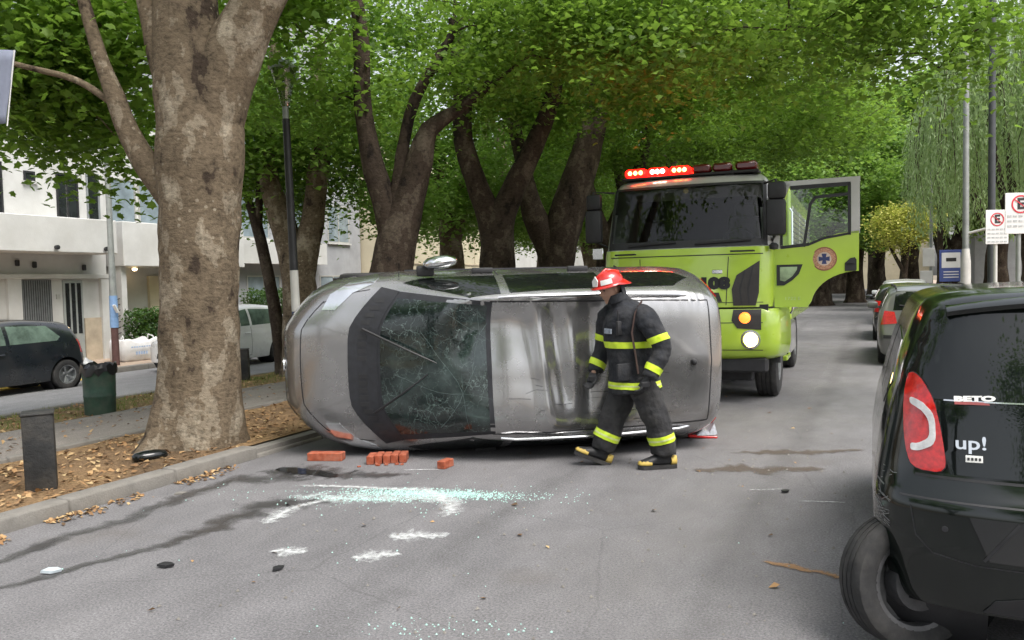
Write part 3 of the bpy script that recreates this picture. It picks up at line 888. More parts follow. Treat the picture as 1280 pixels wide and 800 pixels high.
bF = (-10.5, 12.82, -0.1)
tF = make_tree('plane_tree', 'pale forked plane tree behind the striped lamp post', bF, [
    rel(bF, [(-10.5, 12.81, -.3, 0.396), (-10.46, 12.83, 1.0, 0.334), (-10.48, 12.82, 1.8, 0.317), (-10.75, 12.69, 3.1, 0.238), (-10.95, 12.61, 3.95, 0.194), (-10.84, 12.66, 5.13, 0.158), (-10.7, 12.7, 6.5, 0.106)]),
    rel(bF, [(-10.46, 12.83, 1.55, 0.290), (-10.37, 12.87, 2.1, 0.273), (-10.19, 12.95, 2.9, 0.238), (-10.04, 13.02, 3.93, 0.211), (-9.95, 13.07, 4.6, 0.176), (-10.01, 13.03, 6.2, 0.132)]),
], relb(bF, [(-10.4, 12.6, 6.6, 3.2, 3.0, 1.8, 32), (-10.5, 12.3, 4.8, 2.2, 1.6, .6, 14), (-9.4, 14.5, 3.9, 1.2, 1.2, 1.0, 16), (-11.8, 14.0, 3.9, 1.2, 1.3, .8, 12), (-9.0, 12.6, 4.4, .9, .8, .6, 7)]),
    0.11, LEAF_MID, 360, 55, lmat='leaf_light')

bG = (-11.2, 12.95, -0.12)
tG = make_tree('slender_tree', 'slender dark leaning tree at the edge of the far road', bG, [
    rel(bG, [(-11.08, 13.0, -.2, .16), (-11.1, 12.99, .17, .14), (-11.21, 12.94, 1.33, .125), (-11.38, 12.86, 2.47, .115), (-11.48, 12.82, 2.95, .11), (-11.66, 12.74, 3.6, .06)]),
    rel(bG, [(-11.45, 12.83, 2.8, .09), (-11.43, 12.84, 3.1, .08), (-11.37, 12.85, 3.93, .07), (-11.3, 12.9, 4.8, .05)]),
], relb(bG, [(-11.6, 12.8, 4.6, 1.5, 1.4, .9, 22)]), 0.15, LEAF_MID, 170, 66, bark='bark_dark', sides=12, bump=0.12, flare=0.2)

bH = (-9.62, 17.6, 0.0)
tH = make_tree('plane_tree', 'small forked plane tree of the second row, seen between two thick trunks', bH, [
    rel(bH, [(-9.63, 17.6, -.3, .4), (-9.63, 17.6, .35, .34), (-9.58, 17.62, 2.15, .3), (-9.65, 17.58, 2.94, .24), (-9.78, 17.53, 3.74, .15), (-9.9, 17.5, 5.5, .1)]),
    rel(bH, [(-9.58, 17.62, 2.1, .24), (-9.53, 17.64, 2.74, .22), (-9.37, 17.71, 3.33, .15), (-9.2, 17.8, 4.8, .1)]),
], relb(bH, [(-9.6, 17.6, 6.6, 3.2, 2.6, 2.0, 36), (-9.6, 17.6, 4.0, 2.6, 1.8, 1.0, 34)]), 0.12, LEAF_MID, 330, 77, lmat='leaf_light')

def plant_copy(src, loc, rz, sc, label, group=None, crown_mat=None):
    c = copy_tree(src)
    c.location = loc; c.rotation_euler = (0, 0, rz); c.scale = (sc, sc, sc)
    c["label"] = label
    if group: c["group"] = group
    elif "group" in c: del c["group"]
    return c
ROW = 'plane trees further along the median'
rowlab = 'plane tree further along the median row behind the fire engine'
for i, (x, y, s, rz, sc) in enumerate([(-6.4, 20.3, tD, .3, 1.0), (-6.3, 24.2, tE, 2.4, 1.05), (-6.4, 28.4, tC, 1.2, 1.05), (-6.3, 32.4, tD, 2.9, 1.0),
                                       (-6.3, 46.5, tE, .5, 1.15), (-6.2, 51, tD, 1.8, 1.15), (-6.3, 57, tE, 3.6, 1.2)]):
    plant_copy(s, (x, y, 0.02), rz, sc, rowlab, ROW)
ROW2 = 'plane trees of the second median row'
for i, (x, y, s, rz, sc) in enumerate([(-10.3, 21.5, tF, 1.0, 1.0), (-10.4, 26, tH, 2.0, 1.05), (-10.3, 31, tF, 2.6, 1.1), (-10.4, 49, tH, .4, 1.2)]):
    plant_copy(s, (x, y, -.1), rz, sc, 'plane tree of the second row, deep under the canopy', ROW2)
BEH = 'plane trees down the street behind the viewpoint'
for i, (x, y, s, rz, sc) in enumerate([(-6.3, -9.5, tE, 2.2, 1.05), (4.4, -8.0, tF, .6, 1.62), (5.3, -18, tF, 2.6, 1.65)]):
    plant_copy(s, (x, y, .05), rz, sc, 'plane tree lining the street behind the viewpoint', BEH)

# trees across the junction at the end of the road
bj = (-2.6, 47.0, 0.0)
tJ = make_tree('street_tree', 'thick twin-trunked street tree beyond the junction, under the open door', bj, [
    [(0, 0, -.2, .55), (0, 0, .8, .5), (.05, 0, 2.0, .42), (.4, 0, 3.4, .34), (.6, 0, 5.2, .24), (.8, 0, 7.5, .12)],
    [(0, 0, 1.4, .4), (-.3, 0, 2.4, .36), (-.7, 0, 3.8, .28), (-.9, .1, 6.0, .18)]],
    [(0, 0, 8.0, 4.2, 3.4, 3.6, 70), (.5, -.5, 4.6, 3.4, 2.0, 1.2, 26)], 0.22, LEAF_MID, 260, 88, bark='bark_dark', lmat='leaf_light', step=0.4, sides=10)
FAR = 'street trees beyond the junction'
for i, (x, y, rz, sc, lab) in enumerate([(-1.0, 52, 1.1, 1.0, ''), (-4.6, 44.6, 2.3, .85, ''), (-9.5, 60, .4, 1.3, ''), (0.2, 66, 2.0, 1.3, ''), (4.6, 62, 3.0, 1.35, ''), (-2.8, 78, .7, 1.6, ''),
                                         (3.0, 82, 4.0, 1.6, ''), (8.8, 74, 1.4, 1.5, ''), (-11, 84, 5, 1.7, ''), (13, 60, 5.3, 1.4, '')]):
    plant_copy(tJ, (x, y, 0), rz, sc, 'light green street tree beyond the junction', FAR)

# yellow flowering tree
make_tree('yellow_tree', 'small tree with bright yellow crown behind the parked grey car', (1.25, 40.0, .13), [
    [(0, 0, -.1, .16), (0, 0, 1.3, .13), (.1, 0, 2.2, .1), (.2, 0, 3.4, .06)], [(0, 0, 1.6, .1), (-.5, 0, 2.6, .07), (-.8, 0, 3.6, .04)]],
    [(-.2, 0, 3.6, 1.25, 1.1, 1.0, 34)], 0.10, LEAF_MID, 240, 99, bark='bark_dark', lmat='leaf_yellow', step=.3, sides=8, flare=.2, sigma=(.3, .3, .22))

# weeping willow over the right pavement
def willow(base, label, seed, h=8.5, n=360, rx=3.4, ry=3.2, low=3.0):
    r = np.random.default_rng(seed)
    t = thing('willow_tree', label, 'tree', base)
    mb = MB()
    limb_mesh(mb, [(0, 0, -.2, .4), (0, 0, .8, .34), (.05, 0, 1.7, .3), (-.1, 0, 2.6, .28)], 12, .3, .2, .4, seed)
    ends = []
    for k in range(7):
        a = k * 0.9 + .3; q = (math.cos(a), math.sin(a))
        pts = [(0, 0, 2.2 + .1 * k, .17), (q[0] * .7, q[1] * .7, 3.6, .14), (q[0] * 1.5, q[1] * 1.5, h * .66, .09), (q[0] * 2.2, q[1] * 2.2, h * .9, .04)]
        limb_mesh(mb, pts, 8, .4, .15, 0, seed + k)
    V = []; 
    pos = []
    for k in range(n):
        a = r.uniform(0, 6.283); rr = r.uniform(.15, 1) ** .6
        x0, y0 = rx * rr * math.cos(a), ry * rr * math.sin(a)
        z0 = h * (1 - .42 * rr ** 2) + r.normal(0, .5)
        L = min(z0 - low + r.uniform(-.6, .8), r.uniform(1.8, 6.0))
        if L < .6: continue
        m_ = int(L / .055)
        s = np.linspace(0, 1, m_)
        sway = r.normal(0, .18, 2)
        px = x0 * (1 + .10 * s) + sway[0] * s ** 2 + .12 * np.sin(5 * s + a)
        py = y0 * (1 + .10 * s) + sway[1] * s ** 2
        pz = z0 - L * s
        pos.append(np.stack([px, py, pz], -1) + r.normal(0, .07, (m_, 3)))
        if k % 3 == 0:
            mb.tube([(px[i], py[i], pz[i]) for i in np.linspace(0, m_ - 1, 4).astype(int)], [.014, .012, .009, .006], 3, False)
    pos = np.concatenate(pos)
    mb.build('trunk', M['bark_dark'], t, 60, recalc=False)
    nn = len(pos)
    T, F = LEAF_THIN
    d = np.stack([r.normal(0, .45, nn), r.normal(0, .45, nn), -np.ones(nn)], -1); d /= np.linalg.norm(d, axis=1, keepdims=True)
    a = r.uniform(0, 6.28, nn); side = np.stack([np.cos(a), np.sin(a), np.zeros(nn)], -1)
    s = .20 * r.uniform(.6, 1.3, nn)
    Vv = pos[:, None] + s[:, None, None] * (T[None, :, :1] * d[:, None] + 1.3 * T[None, :, 1:2] * side[:, None])
    Fa = (F[None] + (np.arange(nn) * 4)[:, None, None]).reshape(-1, 3)
    mesh_obj('crown', mesh_from(Vv.reshape(-1, 3), Fa), M['leaf_willow'], t)
    return t
willow((5.0, 33.0, .13), 'weeping willow with long hanging strands over the pavement by the bus stop sign', 5, h=12.0, n=760, rx=3.6, ry=3.2, low=3.4)
w2 = willow((7.4, 27.5, .13), 'weeping willow behind the two round-letter parking signs', 6, h=11.0, n=700, rx=3.4)
plant_copy(w2, (5.4, 44.0, .13), 2.0, 1.2, 'pale weeping willow standing beyond the yellow tree')

# ------------------------------------------------------------------ car building
def pchip(x, y, xi):
    x = np.asarray(x, float); y = np.asarray(y, float); xi = np.asarray(xi, float)
    h = np.diff(x); d = np.diff(y, axis=0) / h.reshape(-1, *([1] * (y.ndim - 1)))
    m = np.zeros_like(y)
    m[0], m[-1] = d[0], d[-1]
    for i in range(1, len(x) - 1):
        a, b = d[i - 1], d[i]
        w1, w2 = 2 * h[i] + h[i - 1], h[i] + 2 * h[i - 1]
        with np.errstate(divide='ignore', invalid='ignore'):
            hm = (w1 + w2) / (w1 / a + w2 / b)
        m[i] = np.where(a * b > 0, np.nan_to_num(hm), 0.0)
    k = np.clip(np.searchsorted(x, xi) - 1, 0, len(x) - 2)
    t = ((xi - x[k]) / h[k]).reshape(-1, *([1] * (y.ndim - 1)))
    hk = h[k].reshape(t.shape)
    return (2 * t**3 - 3 * t**2 + 1) * y[k] + (t**3 - 2 * t**2 + t) * hk * m[k] + (-2 * t**3 + 3 * t**2) * y[k + 1] + (t**3 - t**2) * hk * m[k + 1]

def sstep(a, b, x):
    t = np.clip((x - a) / (b - a), 0, 1)
    return t * t * (3 - 2 * t)

def section(zb, wb, zs, wm, zm, wbelt, zbelt, wr, zr, zt):
    """half section: floor centre, floor edge, sill, widest, belt, roof edge, inner roof, roof centre"""
    return [(0, zb), (wb, zb), (wm - .03, zs), (wm, zm), (wbelt, zbelt), (wr, zr), (wr * .78, zr + (zt - zr) * .62), (0, zt)]

def car_body(st, warp=None, dx=0.045, dj=5, kcap=28):
    st = sorted(st, key=lambda s: s[0])
    xs = np.array([s[0] for s in st])
    S = np.array([s[1] for s in st], float)          # ns, 8, 2
    xi = [xs[0]]
    for a, b in zip(xs, xs[1:]):
        k = max(1, int(round((b - a) / dx)))
        xi += list(a + (b - a) * np.arange(1, k + 1) / k)
    xi = np.array(xi)
    Q = pchip(xs, S, xi)
    J = S.shape[1]
    ti = np.linspace(0, J - 1, (J - 1) * dj + 1)
    D = np.stack([pchip(np.arange(J), q, ti) for q in Q])      # nx, nd, 2
    nd = len(ti)
    bm = bmesh.new()
    V = []
    for i, x in enumerate(xi):
        ring = [(x, D[i, j, 0], D[i, j, 1]) for j in range(nd)] + [(x, -D[i, j, 0], D[i, j, 1]) for j in range(nd - 2, 0, -1)]
        V.append(ring)
    mb = MB()
    mb.loft(V, False, True)
    for i in (0, len(xi) - 1):
        s = np.linspace(-1, 1, kcap + 1)
        rows = [[(xi[i], D[i, j, 0] * a, D[i, j, 1]) for a in s] for j in range(nd)]
        v = [p for r_ in rows for p in r_]
        f = [[j * (kcap + 1) + a, j * (kcap + 1) + a + 1, (j + 1) * (kcap + 1) + a + 1, (j + 1) * (kcap + 1) + a] for j in range(nd - 1) for a in range(kcap)]
        mb.add(v, f)
    P = np.array(mb.v)
    if warp is not None: P = warp(P)
    vs = [bm.verts.new(p) for p in P]
    for f in mb.f:
        try: bm.faces.new([vs[i] for i in f])
        except ValueError: pass
    bmesh.ops.remove_doubles(bm, verts=bm.verts, dist=0.0012)
    bmesh.ops.dissolve_degenerate(bm, edges=bm.edges, dist=0.0005)
    bmesh.ops.recalc_face_normals(bm, faces=bm.faces)
    bvh = BVHTree.FromBMesh(bm)
    return bm, bvh

def cut_arches(bm, arches, ymin=0.35):
    for (xc, zc, r) in arches:
        dead = []
        for f in bm.faces:
            c = f.calc_center_median()
            if abs(c.y) > ymin and math.hypot(c.x - xc, c.z - zc) < r: dead.append(f)
        ds = set(dead)
        edge = set()
        for f in dead:
            for v in f.verts:
                if any(g not in ds for g in v.link_faces): edge.add(v)
        bmesh.ops.delete(bm, geom=dead, context='FACES')
        for v in edge:
            if not v.is_valid: continue
            d = Vector((v.co.x - xc, v.co.z - zc))
            if d.length > 1e-4 and abs(v.co.y) > ymin:
                d = d.normalized() * r
                v.co.x = xc + d.x; v.co.z = zc + d.y

def body_obj(bm, mat, parent, name='body', smooth=45):
    me = bpy.data.meshes.new(name)
    bm.to_mesh(me); bm.free()
    return mesh_obj(name, me, mat, parent, smooth)

AX = {'x-': (Vector((1, 0, 0)), lambda a, b: Vector((-5, a, b))), 'x+': (Vector((-1, 0, 0)), lambda a, b: Vector((5, a, b))),
      'y+': (Vector((0, -1, 0)), lambda a, b: Vector((a, 5, b))), 'y-': (Vector((0, 1, 0)), lambda a, b: Vector((a, -5, b))),
      'z+': (Vector((0, 0, -1)), lambda a, b: Vector((a, b, 5)))}

def decal(name, bvh, outline, axis, mat, parent, off=0.004, res=0.06, depth=0.014, smooth=40, tilt=None):
    """panel cut to a flat outline and laid on the body surface along an axis, with an edge"""
    d, org = AX[axis]
    if tilt is not None: d = Vector(tilt).normalized()
    bm = bmesh.new()
    vs = [bm.verts.new((p[0], p[1], 0)) for p in outline]
    bm.faces.new(vs)
    lo = [min(p[i] for p in outline) for i in (0, 1)]; hi = [max(p[i] for p in outline) for i in (0, 1)]
    for i in (0, 1):
        k = int((hi[i] - lo[i]) / res)
        for q in range(1, k + 1):
            c = [0, 0, 0]; c[i] = lo[i] + (hi[i] - lo[i]) * q / (k + 1)
            no = [0, 0, 0]; no[i] = 1
            bmesh.ops.bisect_plane(bm, geom=bm.verts[:] + bm.edges[:] + bm.faces[:], plane_co=c, plane_no=no, dist=1e-5)
    bmesh.ops.triangulate(bm, faces=[f for f in bm.faces if len(f.verts) > 4])
    bad = []
    base = {}
    for v in bm.verts:
        o = org(v.co.x, v.co.y)
        if tilt is not None: o = o - d * 5 + (Vector((0, 0, 0)) if True else 0)
        hit, no, _, _ = bvh.ray_cast(o, d)
        if hit is None: bad.append(v); continue
        if no.dot(d) > 0: no = -no
        base[v] = (hit.copy(), no.copy())
    bmesh.ops.delete(bm, geom=bad, context='VERTS')
    for v, (h, no) in base.items():
        if v.is_valid: v.co = h + no * off
    if not bm.faces: bm.free(); return None
    bm.normal_update()
    fl = bm.faces[:]
    if sum(f.normal.dot(d) * f.calc_area() for f in fl) > 0: bmesh.ops.reverse_faces(bm, faces=fl)
    be = [e for e in bm.edges if e.is_boundary]
    ext = bmesh.ops.extrude_edge_only(bm, edges=be)
    nv = [g for g in ext['geom'] if isinstance(g, bmesh.types.BMVert)]
    src = {}
    for v in nv:
        for e in v.link_edges:
            o_ = e.other_vert(v)
            if o_ in base: src[v] = base[o_][1]
    for v in nv:
        if v in src: v.co = v.co - src[v] * depth
    me = bpy.data.meshes.new(name)
    bm.to_mesh(me); bm.free()
    return mesh_obj(name, me, mat, parent, smooth)

def seam_mb(mb, bvh, pts, axis, w=0.006, off=0.0015, closed=False):
    """thin dark line laid along a polyline on the body"""
    d, org = AX[axis]
    P = []
    pts = list(pts) + ([pts[0]] if closed else [])
    for a, b in zip(pts, pts[1:]):
        k = max(1, int(math.hypot(b[0] - a[0], b[1] - a[1]) / 0.04))
        for i in range(k): P.append((a[0] + (b[0] - a[0]) * i / k, a[1] + (b[1] - a[1]) * i / k))
    P.append(pts[-1])
    H = []
    for p in P:
        h, no, _, _ = bvh.ray_cast(org(*p), d)
        if h is not None:
            if no.dot(d) > 0: no = -no
            H.append((h + no * off, no))
    v, f = [], []
    for i in range(len(H)):
        t = (H[min(i + 1, len(H) - 1)][0] - H[max(i - 1, 0)][0])
        s = t.cross(H[i][1]); s = s.normalized() * w / 2 if s.length > 1e-6 else Vector((0, 0, w / 2))
        v += [H[i][0] + s, H[i][0] - s]
    f = [[2 * i, 2 * i + 1, 2 * i + 3, 2 * i + 2] for i in range(len(H) - 1)]
    mb.add(v, f)

def wheel(parent, loc, r, w, side, rimmat=None, spokes=5, rot=None, rim_r=0.62):
    """tyre with a rim child; axle along local y, outer face towards side*y"""
    t = MB()
    prof = [(r * rim_r, -w * .46), (r * (rim_r + .08), -w * .5), (r * .86, -w * .5), (r * .955, -w * .44), (r * .995, -w * .33)]
    for g in (-.18, 0.0, .18):
        prof += [(r, w * (g - .07)), (r, w * (g - .018)), (r * .975, w * (g - .014)), (r * .975, w * (g + .014)), (r, w * (g + .018))]
    prof += [(r, w * .27), (r * .995, w * .33), (r * .955, w * .44), (r * .86, w * .5), (r * (rim_r + .08), w * .5), (r * rim_r, w * .46)]
    t.lathe(prof, 36, 'Y')
    o = t.build('wheel', M['rubber'], parent, 35, loc, rot)
    b = MB()
    rr = r * rim_r
    s = side
    b.lathe([(rr * 1.02, -w * .46), (rr * .93, -w * .42), (rr * .9, w * .2 * s), (rr * .93, w * .44 * s), (rr * 1.03, w * .47 * s)], 30, 'Y')
    b.lathe([(0.0, w * .16 * s), (rr * .25, w * .2 * s), (rr * .33, w * .1 * s), (rr * .9, w * .02 * s)], 30, 'Y')
    for k in range(spokes):
        a = 2 * math.pi * k / spokes
        c, sn = math.cos(a), math.sin(a)
        p0 = Vector((c * rr * .2, w * .2 * s, sn * rr * .2)); p1 = Vector((c * rr * .92, w * .36 * s, sn * rr * .92))
        b.tube([p0, p0.lerp(p1, .5), p1], [(rr * .1, w * .09), (rr * .12, w * .09), (rr * .16, w * .09)], 6)
    b.build('rim', rimmat or M['rim_steel'], o, 35)
    return o

def wells(parent, arches, W):
    for (xc, zc, r) in arches:
        for s in (1, -1):
            b = MB()
            b.lathe([(r * 1.005, s * (W / 2 - .06)), (r * 1.0, s * .38), (0.02, s * .38)], 28, 'Y', (xc, 0, zc))
            b.build('wheel_well', M['black_plastic'], parent, 40)

def paint(name, col, metal=0.0, rough=0.28, dirt=(0.16, 0.14, 0.12), amt=0.12, flake=0.06, coat=0.9):
    return pbr(name, col, rough, metal, var=flake, scale=2.5, coat=coat, dirt=dirt, dirt_amt=amt, dscale=2.2, rvar=0.06)

def mirror_half(pts): return pts + [(x, -y) for x, y in reversed(pts)]

# ---------------- generic small car (parked ones)
def small_car(name, label, loc, rz, P, paintmat, group=None):
    """P: L W H hood cowl_x header_x roof_x tail lean values"""
    L, W, H = P['L'], P['W'], P['H']
    h = L / 2; w = W / 2
    zb = .19
    st = []
    def S(x, zt, wr, zr, zbelt, wbelt=None, wm=None, zb_=zb):
        wm = wm or w
        st.append((x, section(zb_, wm - .1, zb_ + .12, wm, .55, wbelt or wm - .035, zbelt, wr, zr, zt)))
    zc = P['zc']; xc, xh, xr = P['xc'], P['xh'], P['xr']
    S(h, P['zn'] + .02, w - .2, P['zn'] - .02, P['zn'] - .07, w - .12, w - .06, .24)
    S(h - .06, P['zn'] + .06, w - .14, P['zn'] + .02, P['zn'] - .03, w - .06, w - .02, .21)
    S(h - .35, P['zn'] + .14, w - .13, P['zn'] + .09, P['zn'] + .03, w - .04)
    S(xc, zc, w - .13, zc - .04, zc - .09)
    S((xc + xh) / 2, (zc + H) / 2 + .05, w - .17, (zc + H) / 2 - .01, zc - .04)
    S(xh, H - .05, w - .22, H - .12, zc - .02)
    S((xh + xr) / 2, H, w - .21, H - .07, zc)
    S(xr, H - P.get('drop', .05), w - .23, H - P.get('drop', .05) - .07, zc + .03)
    S(-h + .06, H - P.get('drop', .05) - .03, w - .25, H - P.get('drop', .05) - .10, zc + .05, w - .07, w - .03)
    S(-h, H - P.get('drop', .05) - .05, w - .27, H - P.get('drop', .05) - .12, zc + .05, w - .11, w - .08)
    lz, lx = P['lean']
    def warp(V):
        V = V.copy()
        x, y, z = V[:, 0].copy(), V[:, 1], V[:, 2]
        wr_ = sstep(-h + .75, -h, x); wf = sstep(h - 1.1, h, x)
        V[:, 0] += wr_ * (np.interp(z, lz, lx) + P.get('rbow', .16) * np.abs(y / w) ** 3.2)
        V[:, 0] -= wf * P.get('fbow', .26) * np.abs(y / w) ** 2.4
        return V
    bm, bvh = car_body(st, warp)
    ra = P['wr'] + .055
    arches = [(P['ax'], P['wr'], ra), (P['bx'], P['wr'], ra)]
    cut_arches(bm, arches)
    t = thing(name, label, 'car', loc, rz, group)
    body_obj(bm, paintmat, t)
    wells(t, arches, W)
    for x in (P['ax'], P['bx']):
        for s in (1, -1):
            wheel(t, (x, s * (w - .10), P['wr']), P['wr'], .185, s)
    zb0 = zc - .01
    for ax, s in (('y+', 1), ('y-', -1)):
        xm = P.get('xm', (xh + xr) / 2)
        gm = M[P.get('glass', 'glass_dark')]
        decal('side_window', bvh, [(xc - .22, zb0 + .02), (xh + .02, H - .17), (xm + .04, H - .13), (xm + .04, zb0 + .03)], ax, gm, t)
        decal('side_window', bvh, [(xm - .04, zb0 + .03), (xm - .04, H - .13), (xr + .25, H - .16), (xr + .02, zb0 + .12), (xr + .1, zb0 + .05)], ax, gm, t)
        mbx = MB()
        seam_mb(mbx, bvh, [(xm + .02, zb0), (xm + .02, .5), (xm + .02, .3)], ax, .01)
        seam_mb(mbx, bvh, [(xc - .2, zb0 - .02), (xc - .18, .6), (xc - .25, .3), (xm, .28)], ax, .01)
        mbx.build('door_seam', M['black_plastic'], t)
        m_ = MB(); m_.box((xc - .28, s * (w + .08), zc + .06), (.10, .2, .14), None, .035, 2)
        m_.box((xc - .26, s * (w - .02), zc + .02), (.06, .14, .05))
        m_.build('mirror', M['black_plastic'] if P.get('blackmirror') else paintmat, t, 40)
        hd = MB(); hd.box((xm + .18, s * (w + .004), zc - .16), (.18, .03, .035), None, .01)
        hd.build('door_handle', paintmat, t)
    decal('windshield', bvh, mirror_half([(xc - .06, 0), (xc - .1, .3), (xc - .2, w - .2), (xh + .06, w - .29), (xh + .02, 0)][1:4]), 'z+', M['glass_dark'], t)
    rw = P['rwin']
    decal('rear_window', bvh, [(-rw[0], rw[1]), (rw[0], rw[1]), (rw[0] - .05, rw[2]), (-rw[0] + .05, rw[2])], 'x-', M['glass_dark'], t)
    for s in (1, -1):
        decal('tail_light', bvh, [(s * a, b) for a, b in P['tail']], 'x-', M['red_lens'], t, .008, .04)
        decal('headlight', bvh, [(s * (w - .1), P['zn'] - .06), (s * (w - .42), P['zn'] - .08), (s * (w - .40), P['zn'] + .02), (s * (w - .12), P['zn'] + .05)], 'x+', M['white_lens'], t, .006, .04)
    decal('number_plate', bvh, [(-.2, .62), (.2, .62), (.2, .73), (-.2, .73)] if not P.get('plow') else [(-.2, .42), (.2, .42), (.2, .53), (-.2, .53)], 'x-', M['black_plastic'], t, .008)
    decal('bumper_strip', bvh, [(-w + .1, .50), (w - .1, .50), (w - .1, .56), (-w + .1, .56)], 'x-', M['black_plastic'], t, .008, .06)
    decal('grille', bvh, [(-.4, .33), (.4, .33), (.36, .45), (-.36, .45)], 'x+', M['black_plastic'], t, .004)
    wp = MB(); wp.tube([(-h + .12, .05, rw[1] + .0), (-h + .12, .12, rw[1] + .02), (-h + .16, .42, rw[1] + .08)], .012, 6)
    return t, bvh

M['glass_pale'] = pbr('glass_pale', (.12, .17, .14), .08, var=.5, scale=3, coat=.5)
M['paint_grey'] = paint('paint_grey', (0.20, 0.205, 0.20), .6, .35)
M['paint_dark'] = paint('paint_dark_blue', (0.010, 0.014, 0.019), .1, .3)
M['paint_white'] = paint('paint_white', (0.78, 0.79, 0.80), .0, .3)
M['paint_black'] = paint('paint_black', (0.012, 0.013, 0.014), 0, .25)
hatch = dict(L=3.75, W=1.66, H=1.46, zn=.68, zc=.96, xc=.85, xh=.15, xr=-1.25, ax=1.2, bx=-1.33, wr=.30, lean=([.3, .6, .9, 1.2, 1.42], [.05, .0, .06, .22, .40]),
             rwin=(.52, 1.02, 1.32), tail=[(.78, .72), (.58, .72), (.60, .98), (.76, 1.0)], plow=True, xm=-.15)
# dark hatchback across the median: rear towards +Y
small_car('parked_car', 'dark blue hatchback parked against the yellow kerb before the white house', (-15.75, 9.7, -0.305), R(-90), dict(hatch, blackmirror=True, glass='glass_pale'), M['paint_dark'])
small_car('parked_car', 'white crossover parked on the far road beyond the big plane tree', (-15.05, 15.45, -0.29), R(-90),
          dict(hatch, L=3.55, W=1.74, H=1.56, zc=1.0, xc=.8, xh=.2, xr=-1.15, ax=1.1, bx=-1.12, wr=.33, xm=-.1, glass='glass_pale'), M['paint_white'])
gcar, gbvh = small_car('parked_car', 'grey estate car with sloped red tail lamps parked along the kerb', (.92, 17.75, 0), R(90),
          dict(hatch, L=4.2, W=1.72, H=1.46, zc=.95, xc=.95, xh=.25, xr=-1.75, ax=1.3, bx=-1.32, wr=.31, rwin=(.60, 1.0, 1.33), tail=[(.80, .74), (.54, .77), (.58, .97), (.74, .99)],
               lean=([.3, .5, .75, .95, 1.4], [.08, .0, .07, .12, .36]), drop=.06, xm=-.2), M['paint_grey'])
wp = MB(); wp.tube([(-1.94, .02, 1.02), (-1.93, .2, 1.05), (-1.91, .5, 1.09)], .013, 6); wp.build('wiper', M['black_plastic'], gcar)
for s in (1, -1):
    rr = MB(); rr.tube([(.15, s * .58, 1.40), (.0, s * .585, 1.45), (-1.5, s * .56, 1.43), (-1.65, s * .55, 1.38)], .016, 6); rr.build('roof_rail', M['black_plastic'], gcar)
small_car('parked_car', 'black car parked in front of the grey estate car', (.80, 23.6, 0), R(90), dict(hatch, L=4.1, H=1.43), M['paint_black'])
small_car('parked_car', 'distant white car parked near the junction beyond the grey estate car', (.95, 30.5, 0), R(90), dict(hatch, L=4.0, H=1.48), M['paint_white'])
